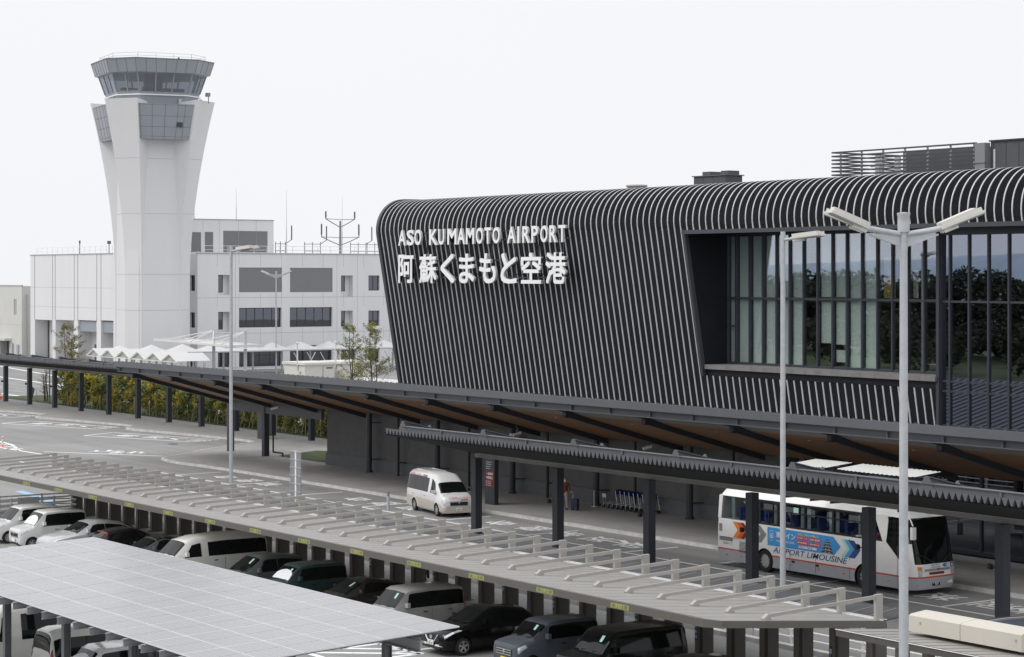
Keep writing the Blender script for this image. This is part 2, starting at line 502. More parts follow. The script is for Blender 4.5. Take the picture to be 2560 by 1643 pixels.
for p, q in zip(KERB[:-1], KERB[1:]):
    p = Vector((*p, 0)); q = Vector((*q, 0)); d = (q - p).normalized(); n = Vector((-d.y, d.x, 0))
    if n.y > 0: n = -n
    n = n * 0.10
    a0 = p + n; a1 = q + n; c0 = p - n * 0.9; c1 = q - n * 0.9
    b.add([(a0.x, a0.y, 0), (a1.x, a1.y, 0), (a1.x, a1.y, .165), (a0.x, a0.y, .165), (c0.x, c0.y, .165), (c1.x, c1.y, .165)], [[0, 1, 2, 3], [3, 2, 5, 4]])
struct(b.build('kerb', 'kerb', fix=False))
sheet('lawn', [(-133.3, 73.2), (-135.7, 77.7), (-131, 80.5), (-126.1, 80.5), (-126.1, 73.3)], 0.18, 'grass')
sheet('verge', [(-216, 84.45), (-150, 84.05), (-127, 84.05), (-127, 90), (-216, 92)], 0.16, 'grass')
b = MB(); b.box(-108, -30, 50.2, 50.5, 0, 0.16)
struct(b.build('island_kerb', 'kerb'))

# painted lines and lettering on the asphalt
RM = MB()
def line(p, q, w=0.15, z=0.006):
    p = Vector((*p, z)); q = Vector((*q, z)); d = (q - p).normalized(); n = Vector((-d.y, d.x, 0)) * (w * .68)
    RM.quad(p - n, q - n, q + n, p + n)
def road_text(ch, o, ux, uy, w, h):
    for k, (du, dv) in enumerate(((0, 0), (.07, 0), (0, .07), (.07, .07))):
        put_text(RM, ch, Vector(o) + Vector(ux).normalized() * du + Vector(uy).normalized() * dv + Vector((0, 0, .0015 * k)), ux, uy, w, h)
def poly(pts, w=0.15, close=True):
    for a, c in zip(pts, pts[1:] + ([pts[0]] if close else [])): line(a, c, w)
poly([(-178.7, 70.5), (-180.4, 73.9), (-168.5, 77.0), (-167.4, 74.5)], 0.16)
poly([(-161.2, 70.6), (-163.0, 74.0), (-151.0, 77.6), (-150.3, 74.8)], 0.16)
poly([(-196.5, 70.6), (-198.2, 73.9), (-186.5, 77.0), (-185.4, 74.5)], 0.16)
for ox, oy in ((0, 0), (17.5, 0.1), (-18, 0)):
    ux = Vector((0.93, 0.36, 0)); uy = Vector((-0.36, 0.93, 0))
    c = Vector((-178.0 + ox, 71.3 + oy, 0.006))
    road_text('専', c + ux * 3.2 + uy * 0.4, uy, -ux, 1.7, 2.0)
    road_text('用', c + ux * 6.2 + uy * 0.4, uy, -ux, 1.7, 1.8)
    line((c + ux * 8.0 + uy * 2.2).xy, (c + ux * 6.9 + uy * 1.3).xy, 0.22); line((c + ux * 6.9 + uy * 1.3).xy, (c + ux * 8.4 + uy * 0.5).xy, 0.22)
    for k in range(3): line((c + ux * 9.2 + uy * (0.6 + 0.55 * k)).xy, (c + ux * 11.2 + uy * (0.6 + 0.55 * k)).xy, 0.15)
line((-148.1, 61.7), (-139.6, 67.2), 0.18)
road_text('止', (-146.4, 64.4, 0.006), (0.55, 0.83, 0), (-0.83, 0.55, 0), 2.6, 1.3)
road_text('まれ', (-143.9, 64.9, 0.006), (0.55, 0.83, 0), (-0.83, 0.55, 0), 2.6, 1.8)
# hatched splitter nose
poly([(-162, 62.9), (-158.6, 62.65), (-155.5, 62.2), (-150.2, 60.6)], 0.2, False)
line((-163, 60.2), (-150.2, 60.6), 0.2); line((-150.2, 60.6), (-141.4, 60.8), 0.18)
for k in range(5): line((-161.5 + 2.3 * k, 60.3), (-160.0 + 2.1 * k, 62.8 - .33 * k), 0.28)
line((-141.9, 57.05), (-139.4, 57.05), 0.15)
# taxi and pick-up lane in front of the building
line((-128.5, 61.5), (-50, 61.6), 0.14)
for x in (-126, -118, -110.2, -102.5, -94.5, -86.6, -78.6, -66, -58.5, -50.5): line((x, 61.6), (x, 64.9), 0.14)
for x0, s in ((-123.6, '身障者'), (-107, '身障者'), (-92.4, '身障者'), (-84, '送迎'), (-73.2, '送迎'), (-61.2, '送迎'), (-56.6, '送迎')):
    for k, ch in enumerate(s): road_text(ch, (x0 + 2.9 * k, 64.4, 0.006), (0, -1, 0), (1, 0, 0), 1.6, 1.7)
line((-82.2, 64.3), (-80.6, 63.5), 0.22); line((-80.6, 63.5), (-80.1, 64.2), 0.22); line((-82.9, 63.6), (-80.6, 63.5), 0.12)
# car park bay lines
for x in (-101.2, -99.9, -97, -93.4, -90.2, -86.8, -83.0, -78.2, -74.2, -70.7, -66.6, -62.2, -58.2, -54.4, -50.6): line((x, 38.6), (x, 44.0), 0.14)
poly([(-64.0, 36.2), (-64.0, 39.2), (-61.5, 39.4), (-61.5, 36.2)], 0.18)
line((-64, 36.2), (-61.5, 39.3), 0.2); line((-64, 37.6), (-62.6, 39.3), 0.2); line((-62.7, 36.2), (-61.5, 37.7), 0.2)
# far apron beyond the hedge
for x0, y0, x1, y1 in ((-300, 106, -215, 99), (-310, 118, -226, 104), (-268, 88, -236, 93), (-247, 86.5, -226, 87.5), (-262, 91.5, -238, 90), (-228, 88.4, -212, 88.0), (-300, 128, -240, 117)):
    line((x0, y0), (x1, y1), 0.35)
for k in range(9): line((-206 + 9 * k, 96), (-206 + 9 * k, 102), 0.2)
struct(RM.build('road_markings', 'road_paint', fix=False))
RM = MB()
poly([(-122, 49.2), (-116, 48.6), (-110.5, 46.9), (-107.6, 45.2), (-106, 43.4)], 0.42, False)
struct(RM.build('blue_guide_line', 'blue_paint', fix=False))
b = MB(); b.lathe([(0.42, 0.0), (0.42, 0.012), (0.3, 0.014)], (-149.2, 72.7, 0), 20)
tag(b.build('manhole_cover', 'dark_steel'), 'round dark manhole cover in the asphalt near the curved kerb', 'manhole cover')
# ================================================================ airport terminal
T = thing('airport_terminal', 'black ribbed airport terminal with rounded roof edge and tall recessed windows', 'building', (-90, 78.8, 0))
CY, CZ, CR = 78.85, 16.18, 2.03
NX, NZ = -0.985, -0.1708
def prof_line(z, off=0.0):              # leaning face: y at height z, pushed outward by off
    p = (CY + NX * (CR + off), CZ + NZ * (CR + off))
    return p[0] + 0.1734 * (p[1] - z)
def prof_arc(t, off=0.0):               # t 0..1 from the top of the leaning face to the crown
    a = math.atan2(NZ, NX) % (2 * math.pi)
    a = a + (math.pi / 2 - a) * t
    return (CY + (CR + off) * math.cos(a), CZ + (CR + off) * math.sin(a))
TOPZ = CZ + NZ * CR
def profile(z0, off, top=True, n=14, z1=None):
    pts = [(prof_line(z0, off), z0)]
    if not top:
        return pts + [(prof_line(z1, off), z1)]
    pts += [prof_arc(i / n, off) for i in range(n + 1)]
    pts += [(CY + 4, CZ + CR + off + 0.05)]
    return pts
def skin(mb, x0, x1, pts):
    for (a, c), (d, e_) in zip(pts[:-1], pts[1:]):
        mb.quad((x0, a, c), (x1, a, c), (x1, d, e_), (x0, d, e_))
XL, XW, XC, XR = -125.45, -92.35, -74.5, -46.0
ZS, ZT, ZB = 7.35, 15.45, 3.8
b = MB()
skin(b, XL, XW, profile(ZB, 0)); skin(b, XW, XR, profile(ZT, 0)); skin(b, XW, XC, profile(ZB, 0, False, z1=ZS))
for i in range(15):                      # fine horizontal ribbing of the cladding over the curve
    for k in range(4):
        t = (i + k / 4) / 15
        y, z = prof_arc(t, 0.02)
        b.bar((XL, y, z), (XR, y, z), 0.035, 0.035)
b.quad((XL, CY + 4, CZ + CR), (XR, CY + 4, CZ + CR), (XR, 112, 18.2), (XL, 112, 18.2))
b.quad((XL + .05, prof_line(0), 0), (XL + .05, 112, 0), (XL + .05, 112, 18.2), (XL + .05, CY, 18.2), (XL + .05, CY - 1.95, 16))
b.build('cladding', 'cladding', T, smooth=25, fix=False)
b = MB()
def rib(x, pts):
    w = 0.044
    for j in range(len(pts) - 1):
        (a, c), (d, e_) = pts[j], pts[j + 1]
        v = Vector((0, d - a, e_ - c)).normalized(); nrm = Vector((0, -v.z, v.y)) * 0.022
        P0 = Vector((x, a, c)); P1 = Vector((x, d, e_)); s = Vector((w, 0, 0))
        c4 = [-s - nrm, -s * 0.8 + nrm, s * 0.8 + nrm, s - nrm]
        b.add([P0 + q for q in c4] + [P1 + q for q in c4], [[0, 1, 5, 4], [1, 2, 6, 5], [2, 3, 7, 6], [0, 4, 7, 3]])
x = XL + 0.32
while x < XR:
    if x < XW - 0.25:
        rib(x, profile(ZB, 0.035))
    else:
        rib(x, profile(ZT + 0.12, 0.035))
        if x < XC - 0.15: rib(x, profile(ZB, 0.035, False, z1=ZS))
    x += 0.557
b.build('facade_rib', 'rib_alloy', T, smooth=40, fix=False)
# dark metal end frame that closes the left end
b = MB()
outer = profile(ZB - .4, 0.14); inner = profile(ZB - .4, -0.35)
for j in range(len(outer) - 1):
    o0, o1, i0, i1 = outer[j], outer[j + 1], inner[j], inner[j + 1]
    xa, xb = XL - 0.22, XL + 0.10
    b.add([(xa, *o0), (xb, *o0), (xa, *o1), (xb, *o1), (xa, *i0), (xb, *i0), (xa, *i1), (xb, *i1)], [[0, 1, 3, 2], [4, 5, 7, 6], [0, 2, 6, 4], [1, 3, 7, 5]])
b.build('end_frame', 'edge_metal', T, smooth=25)
# recess: jamb, head, ledge
YG = 80.0
b = MB()
b.quad((XW, prof_line(ZS), ZS), (XW, YG + .2, ZS), (XW, YG + .2, ZT), (XW, prof_line(ZT), ZT))
b.quad((XW, prof_line(ZT), ZT), (XR, prof_line(ZT), ZT), (XR, YG + .2, ZT), (XW, YG + .2, ZT))
b.build('recess_lining', 'cladding', T, fix=False)
b = MB()
b.bar((XW - .05, prof_line(ZS, .16), ZS), (XW - .05, prof_line(ZT, .16), ZT + .1), 0.26, 0.22, up=(1, 0, 0))
b.bar((XW - .2, prof_line(ZT, .12), ZT + .02), (XR, prof_line(ZT, .12), ZT + .02), 0.30, 0.22)
b.build('recess_frame', 'edge_metal', T)
b = MB()
for k in range(17):
    xa = XW - .1 + k * 1.055
    b.box(xa + .008, xa + 1.047, prof_line(7.85) - .12, YG, 7.72, 7.97)
b.build('sill_ledge', 'concrete_ledge', T)
b = MB(); b.box(XW, XC, prof_line(7.4) - .02, YG, 7.36, 7.715)
b.build('sill_band', 'cladding', T)
# window wall in the recess
MUL = [-92.35, -91.61, -90.45, -89.34, -88.21, -87.13, -86.01, -84.9, -83.74, -82.64, -81.49, -80.36, -79.25, -78.13, -76.98, -75.86, -74.6]
b = MB()
for x in MUL: b.box(x - .05, x + .05, YG - .14, YG + .03, 7.98, ZT)
for z in (8.04, 11.73, ZT - .09): b.box(MUL[0], MUL[-1], YG - .11, YG + .02, z - .06, z + .06)
b.box(MUL[0], MUL[1], YG - .115, YG + .02, 10.1, 10.2)
W = b.build('window_wall', 'dark_steel', T)
for i in range(len(MUL) - 1):
    p = MB(); p.box(MUL[i] + .05, MUL[i + 1] - .05, YG - .035, YG - .012, 8.1, ZT - .15)
    p.build('glass_pane', 'window_glass', W)
for i, zt, zb in ((0, ZT - .2, 11.8), (0, 11.66, 8.1)) + tuple((i, a, c) for i in (1, 2, 3, 4, 5, 9, 10) for a, c in ((ZT - .2, 11.8), (11.66, 8.1))) + ((7, ZT - .2, 11.85), (7, 11.6, 9.35), (8, ZT - .2, 11.85), (8, 11.6, 9.3), (8, 9.0, 8.35)):
    p = MB(); p.box(MUL[i] + .09, MUL[i + 1] - .07, YG + .12, YG + .14, zb, zt)
    p.build('roller_blind', 'blind', W)
p = MB(); p.cur = 0; p.box(MUL[11] + .2, MUL[12] - .08, YG + .2, YG + .22, 11.85, 14.0)
p.cur = 1
for k in range(4):
    p.prism([(0, 0), (.8, .0 + .1 * k), (.8, .22 + .1 * k), (.4, .32), (0, .2)], lambda a, c, t, k=k: (MUL[11] + .22 + a, YG + t, 11.9 + .27 * k + c), .185, .195)
p.build('poster', ['poster_pale', 'poster_yellow'], W)
p = MB(); p.box(MUL[13] + .1, MUL[13] + .45, YG + .2, YG + .22, 11.85, 13.3); p.build('poster', 'poster_pale', W)
p = MB(); p.box(MUL[0], XR, YG + .3, 87, 7.6, 7.7); p.box(MUL[0], XR, YG + .3, 87, 11.6, 11.8)
p.build('floor_slab', 'interior_floor', T)
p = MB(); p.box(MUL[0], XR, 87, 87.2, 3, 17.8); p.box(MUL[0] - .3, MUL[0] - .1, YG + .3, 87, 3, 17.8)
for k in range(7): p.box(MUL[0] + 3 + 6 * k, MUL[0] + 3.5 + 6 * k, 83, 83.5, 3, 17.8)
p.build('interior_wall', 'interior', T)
p = MB(); p.box(-77.6, -76.9, 81.5, 82.1, 7.7, 8.9); p.box(-79, -76.4, 82.4, 82.5, 8.3, 8.36)
p.build('counter', 'poster_pale', T)
# curtain wall to the right
YC = 78.55
CM = [-74.45, -73.86, -72.59, -71.32, -70.02, -68.7, -67.4, -66.1, -64.8, -63.5, -62.2, -60.9, -59.6, -56, -52, XR]
b = MB()
for x in CM: b.box(x - .05, x + .05, YC - .13, YC + .03, 3.9, ZT)
for z in (4.4, 5.55, 7.25, 7.75, 11.72, ZT - .1): b.box(CM[0], XR, YC - .1, YC + .02, z - .05, z + .05)
b.box(CM[0] - .05, XR, YC - .2, YC + .05, ZT - .42, ZT + .02)
b.box(CM[0] - .14, CM[0] + .06, YC - .3, YG, ZB, ZT)
CW = b.build('curtain_wall', 'dark_steel', T)
for i in range(len(CM) - 1):
    p = MB(); p.box(CM[i] + .05, CM[i + 1] - .05, YC - .035, YC - .012, 3.95, ZT - .2)
    p.build('glass_pane', 'curtain_glass', CW)
# ground floor
b = MB()
b.box(-125.6, -80.2, 72.75, 73.3, 0.95, 4.6)
b.box(-125.6, -125.1, 73.3, 79.5, 0.95, 4.6)
b.build('lower_wall', 'wall_dark', T)
b = MB(); b.box(-125.66, -80.15, 72.66, 73.3, 0.15, 0.95); b.box(-125.66, -125.1, 73.3, 79.5, 0.15, 0.95)
b.build('plinth', 'plinth', T)
b = MB()
for k in range(14): b.box(-80.2 + 2.6 * k - .06, -80.2 + 2.6 * k + .06, 73.4, 73.6, .15, 4.6)
b.box(-80.2, -46, 73.42, 73.58, 2.6, 2.72); b.box(-80.2, -46, 73.41, 73.59, 4.3, 4.6); b.box(-80.2, -46, 73.41, 73.59, .15, .35)
LF = b.build('lobby_front', 'dark_steel', T)
for k in range(13):
    p = MB(); p.box(-80.2 + 2.6 * k + .06, -80.2 + 2.6 * k + 2.54, 73.48, 73.51, .35, 4.3); p.build('glass_pane', 'lobby_glass', LF)
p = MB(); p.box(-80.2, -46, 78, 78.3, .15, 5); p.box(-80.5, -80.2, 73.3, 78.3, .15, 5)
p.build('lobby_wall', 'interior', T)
p = MB(); p.box(-125.4, -46, 73.4, 79.6, 4.62, 4.8); p.build('lower_roof', 'roof_grey', T)

# lettering on the facade
S = thing('airport_name_sign', 'raised white letters naming the airport in English and Japanese on the ribbed facade', 'sign', (-112.6, 76.4, 14.3))
def letter(ch, x0, x1, z0, z1, bold):
    m = MB()
    if ch < '\u0100':
        put_text(m, ch, (x0, 76.40, z0), (1, 0, 0), (0, 0, 1), x1 - x0, z1 - z0, 0.16, bold, 0, 0, 1)
    else:                                   # heavy strokes: the same glyph laid over itself a stroke width apart
        g = 0.085
        for k, (du, dv) in enumerate(((0, 0), (g, 0), (0, g), (g, g), (g / 2, g / 2))):
            put_text(m, ch, (x0 + du, 76.40 + .004 * k, z0 + dv), (1, 0, 0), (0, 0, 1), x1 - x0 - g, z1 - z0 - g, 0.16, 0.0, 0, 0, 1)
    m.build('letter', ['letter_white', 'letter_side'], S, fix=False)
LAT = [(-122.18, -121.25), (-121.11, -120.21), (-120.13, -119.32), (-118.32, -117.29), (-117.21, -116.51), (-116.12, -115.04), (-114.96, -114.05), (-113.93, -113.0), (-112.78, -112.0), (-111.82, -111.08), (-110.91, -110.1),
       (-109.28, -108.38), (-108.17, -107.96), (-107.63, -106.85), (-106.66, -105.98), (-105.72, -104.98), (-104.77, -104.05), (-103.83, -103.13)]
for ch, (a, c) in zip('ASOKUMAMOTOAIRPORT', LAT): letter(ch, a, c, 15.05, 16.09, 0.022 if ch != 'I' else 0.0)
JP = [(-122.18, -120.25), (-119.56, -117.45), (-116.94, -115.3), (-114.74, -113.0), (-112.41, -110.55), (-110.0, -108.25), (-107.77, -105.65), (-105.18, -103.1)]
for ch, (a, c) in zip('阿蘇くまもと空港', JP):
    letter(ch, a, c, 12.52, 14.44, 0.03 if ch in 'くまもと空' else 0.022)
b = MB()
for z in (15.3, 15.85, 12.9, 14.0):
    b.box(-122.3, -103.0, 76.56, 76.62, z - .035, z + .035)
for k in range(8):
    x = -121.6 + 2.55 * k
    b.box(x - .025, x + .025, 76.63, 76.68, 12.86, 15.9)
    for z in (13.1, 15.6): b.bar((x, 76.68, z), (x, prof_line(z) + .1, z), .05, .05)
b.build('mounting_rail', 'dark_steel', S)

# roof plant
V = thing('roof_louvre_screen', 'open horizontal slat screen round the plant on the terminal roof', 'roof screen', (-86.6, 88, 18.3))
b = MB()
for k in range(7):
    z = 18.98 + k * .222
    b.box(-92.2, -80.8, 87.9, 87.98, z - .045, z + .045); b.box(-92.2, -92.12, 88, 96, z - .045, z + .045); b.box(-92.2, -81, 95.9, 95.98, z - .045, z + .045)
b.build('slat', 'edge_metal', V)
for k in range(7):
    for y in (88.0, 95.7):
        b = MB(); b.box(-91.6 + 1.75 * k, -91.52 + 1.75 * k, y, y + .1, 18.2, 20.34); b.build('screen_post', 'galvanised', V)
b = MB()
for x in (-91.3, -90.6, -87.9, -87.2, -84.6, -83.9, -82.9): b.cyl((x, 90 + (x * 7) % 2, 18.2), (x, 90 + (x * 7) % 2, 20.2), .2, n=10)
b.bar((-92, 91, 19.6), (-82, 91, 19.6), .12, .12); b.bar((-92, 91.6, 19.2), (-82, 91.6, 19.2), .1, .1)
b.build('pipe', 'galvanised', V)
b = MB(); b.box(-88.0, -80.3, 89.6, 89.8, 18.2, 20.2); b.build('backing_panel', 'roof_grey', V)
P = thing('roof_plant_house', 'dark grey flat plant house on the terminal roof beside the slat screen', 'roof house', (-70, 90, 18.3))
b = MB(); b.box(-80.1, -46, 88.3, 96, 18.2, 20.36)
b.build('wall', 'roof_grey', P)
b = MB()
for k in range(30): b.box(-79.9 + .9 * k, -79.88 + .9 * k, 88.285, 88.3, 18.3, 20.3)
b.box(-80.15, -46, 88.2, 96.1, 20.36, 20.44); b.build('panel_joint', 'dark_steel', P)
b = MB(); b.box(-80.85, -80.12, 87.85, 88.28, 18.2, 20.3); b.box(-80.9, -80.1, 87.8, 88.29, 19.2, 19.28); b.build('duct', 'louvre', P)
b = MB(); b.cyl((-78.2, 86.5, 18.2), (-78.2, 86.5, 19.8), .05); tag(b.build('vent_pipe', 'lamp_body'), 'thin pale vent pipe on the terminal roof in front of the dark plant house', 'vent pipe')
U = thing('roof_cooling_unit', 'small dark grey cooling unit with two fan boxes on the terminal roof', 'cooling unit', (-103.4, 88, 18.3))
b = MB(); b.box(-105.0, -101.9, 88, 89.4, 18.2, 19.36); b.build('casing', 'roof_grey', U)
b = MB(); b.box(-105.1, -101.8, 87.9, 89.5, 19.36, 19.42); b.build('lid', 'mid_steel', U)
for x in (-104.5, -102.7):
    b = MB(); b.box(x, x + .75, 88.3, 89.2, 19.42, 19.68); b.build('fan_box', 'roof_grey', U)
b = MB(); b.box(-104.1, -104.08, 87.99, 88, 18.2, 19.36); b.box(-103.1, -103.08, 87.99, 88, 18.2, 19.36); b.build('panel_joint', 'dark_steel', U)
b = MB(); b.lathe([(.55, 0), (.55, .6), (.72, .78), (.72, .86), (.3, .9)], (-110.9, 88, 18.2), 20)
tag(b.build('roof_vent', 'lamp_body', smooth=30), 'round pale mushroom vent on the terminal roof', 'vent')

# ================================================================ entrance canopy
K = thing('entrance_canopy', 'long dark canopy with timber soffit along the terminal kerb side', 'canopy', (-90, 68, 0))
CX0, CX1, Y0, Y1 = -139.4, -46.0, 63.4, 72.4
ZN, ZF = 6.25, 3.75                       # soffit height at the kerb edge and at the wall
SL = (ZF - ZN) / (Y1 - Y0)
zs = lambda y: ZN + SL * (y - Y0)
b = MB(); b.box(CX0, CX1, Y0 - .12, Y0 + .06, 6.58, 6.94); b.prism([(Y0 + .06, 6.5), (Y0 + .06, 6.92), (Y1, 4.76), (Y1, 4.4)], lambda a, c, t: (t, a, c), CX0 - .02, CX0 + .18)
b.build('fascia', 'mid_steel', K)
b = MB(); b.box(CX0 + .2, CX1, Y0 + .22, Y0 + .30, 6.24, 6.56)
b.box(CX0 + .2, CX1, Y0 + .08, Y0 + .32, 6.52, 6.57); b.box(CX0 + .2, CX1, Y0 + .08, Y0 + .32, 6.22, 6.26)
x = CX0 + .5
while x < CX1:
    b.box(x - .04, x + .04, Y0 + .10, Y0 + .26, 6.22, 6.56); x += 3.15
b.build('edge_channel', 'mid_steel', K)
b = MB(); b.prism([(Y0, 6.95), (Y1 + .3, 4.75), (Y1 + .3, 4.62), (Y0, 6.80)], lambda a, c, t: (t, a, c), CX0, CX1)
b.build('roof_slab', 'dark_steel', K)
b = MB()
x = CX0 + .3
while x < CX1:
    b.bar((x, Y0 + .1, 6.96), (x, Y1 + .3, 4.77), .03, .05); x += .6
b.build('roof_seam', 'mid_steel', K)
b = MB(); b.prism([(Y0 + .3, ZN + .22), (Y0 + 2.3, zs(Y0 + 2.3) + .18), (Y0 + 2.3, zs(Y0 + 2.3) + .26), (Y0 + .3, ZN + .3)], lambda a, c, t: (t, a, c), CX0 + .1, CX1)
b.build('edge_soffit', 'soffit_grey', K)
b = MB()
ny = 26
for k in range(ny):                       # timber battens run along the canopy
    y = Y0 + 2.3 + (Y1 - Y0 - 2.35) * k / ny
    z = zs(y) + .15
    b.prism([(y, z), (y + .20, z + SL * .20), (y + .20, z + SL * .20 + .06), (y, z + .06)], lambda a, c, t: (t, a, c), CX0 + .1, CX1)
b.build('timber_soffit', 'wood', K)
b = MB(); b.prism([(Y0 + 1.5, zs(Y0 + 1.5) + .26), (Y1, zs(Y1) + .26), (Y1, zs(Y1) + .3), (Y0 + 1.5, zs(Y0 + 1.5) + .3)], lambda a, c, t: (t, a, c), CX0 + .12, CX1)
b.build('soffit_backing', 'interior', K)
bx = [-139.15] + [-132.9 + 6.5 * k for k in range(14)]
for x in bx:
    b = MB(); b.prism([(Y0 + 1.2, zs(Y0 + 1.2) + .26), (Y0 + 1.2, zs(Y0 + 1.2) - .12), (Y1, zs(Y1) - .12), (Y1, zs(Y1) + .26)], lambda a, c, t: (t, a, c), x - .14, x + .14)
    b.box(x - .2, x + .2, Y0 + 1.1, Y0 + 1.5, zs(Y0 + 1.3) - .15, zs(Y0 + 1.3) - .12)
    b.prism([(Y0 + .3, 6.5), (Y0 + .3, 6.25), (Y0 + 1.3, zs(Y0 + 1.3) + .1), (Y0 + 1.3, zs(Y0 + 1.3) + .3)], lambda a, c, t: (t, a, c), x - .1, x + .1)
    b.build('beam', 'dark_steel', K)
for x in bx[1:]:
    for y in (66.5,):
        b = MB(); b.lathe([(.07, -.02), (.07, 0)], (x + 3.2, y, zs(y) + .13), 10); b.build('downlight', 'lamp_body', K)
b = MB(); b.prism([(CX0, 3.2), (-125.7, 3.2), (-125.7, 4.25), (CX0, 4.25)], lambda a, c, t: (a, t, c), Y1 - .05, Y1 + .2)
b.build('edge_beam', 'roof_grey', K)
for x in (-139.25, -133.9):
    b = MB(); b.box(x - .2, x + .2, 72.3, 72.7, .15, 3.9); b.build('post', 'dark_steel', K)
b = MB(); b.tube([(-133.5, 72.9, 3.6), (-133.5, 72.9, .45), (-132.1, 72.9, .45), (-132.1, 72.9, .2)], .06); b.build('drain_pipe', 'dark_trim', K)
for k in range(8):
    x = -118.85 + 8.15 * k
    if x < -80:
        b = MB(); b.cyl((x, 72.0, .15), (x, 72.0, 4.5), .19, n=14); b.lathe([(.24, 0), (.24, .12)], (x, 72.0, .15), 14)
        for z in (1.0, 3.4): b.bar((x, 72.0, z), (x + .3, 72.7, z), .09, .09)
        b.build('round_column', 'dark_steel', K, smooth=40)
        b = MB(); b.cyl((x + 3.2, 72.25, .15), (x + 3.2, 72.25, 4.4), .085, n=10); b.bar((x + 3.2, 72.25, 1.0), (x + 3.4, 72.7, 1.0), .08, .08)
        b.build('drain_pipe', 'dark_trim', K, smooth=40)
for x in (-129.0, -100, -88, -76.0):
    q = thing('security_camera', 'small white camera hanging under the timber canopy ' + {-129.0: 'near its left end', -100: 'above the white shuttle van', -88: 'above the luggage carts', -76.0: 'above the coach'}[x], 'camera', (x, 70.6, 0), group='cameras under the entrance canopy')
    b = MB(); b.bar((x, 70.5, zs(70.6) + .1), (x, 70.7, zs(70.6) - .3), .07, .07); b.build('bracket', 'mid_steel', q)
    b = MB(); b.cyl((x - .05, 70.3, zs(70.6) - .42), (x + .1, 70.75, zs(70.6) - .30), .085, n=10); b.build('housing', 'white_plastic', q)
for i, (xa, xb) in enumerate(((-66.4, -64.2), (-63.6, -59.2))):
    h = thing('link_roof', ('shorter' if i == 0 else 'longer') + ' white sheet roof bridging the two dark canopies above the coach', 'roof', ((xa + xb) / 2, 61.5, 0), group='white link roofs above the coach')
    b = MB(); b.grid(lambda u, v: (xa + (xb - xa) * u, 60.7 + 1.7 * v + .4 * (abs(u - .5) ** 3) * (1 - v) * 4, 5.08 + .13 * v + .015 * math.sin(u * 110)), 60, 6)
    b.build('roof', 'link_sheet', h, smooth=50)
    for x in (xa + .3, xb - .3):
        b = MB(); b.box(x - .05, x + .05, 62.2, 62.3, 3.7, 5.2); b.build('bracket', 'dark_steel', h)
        b = MB(); b.bar((x, 62.3, 3.75), (x, 60.3, 3.75), .08, .08); b.build('arm', 'dark_steel', h)

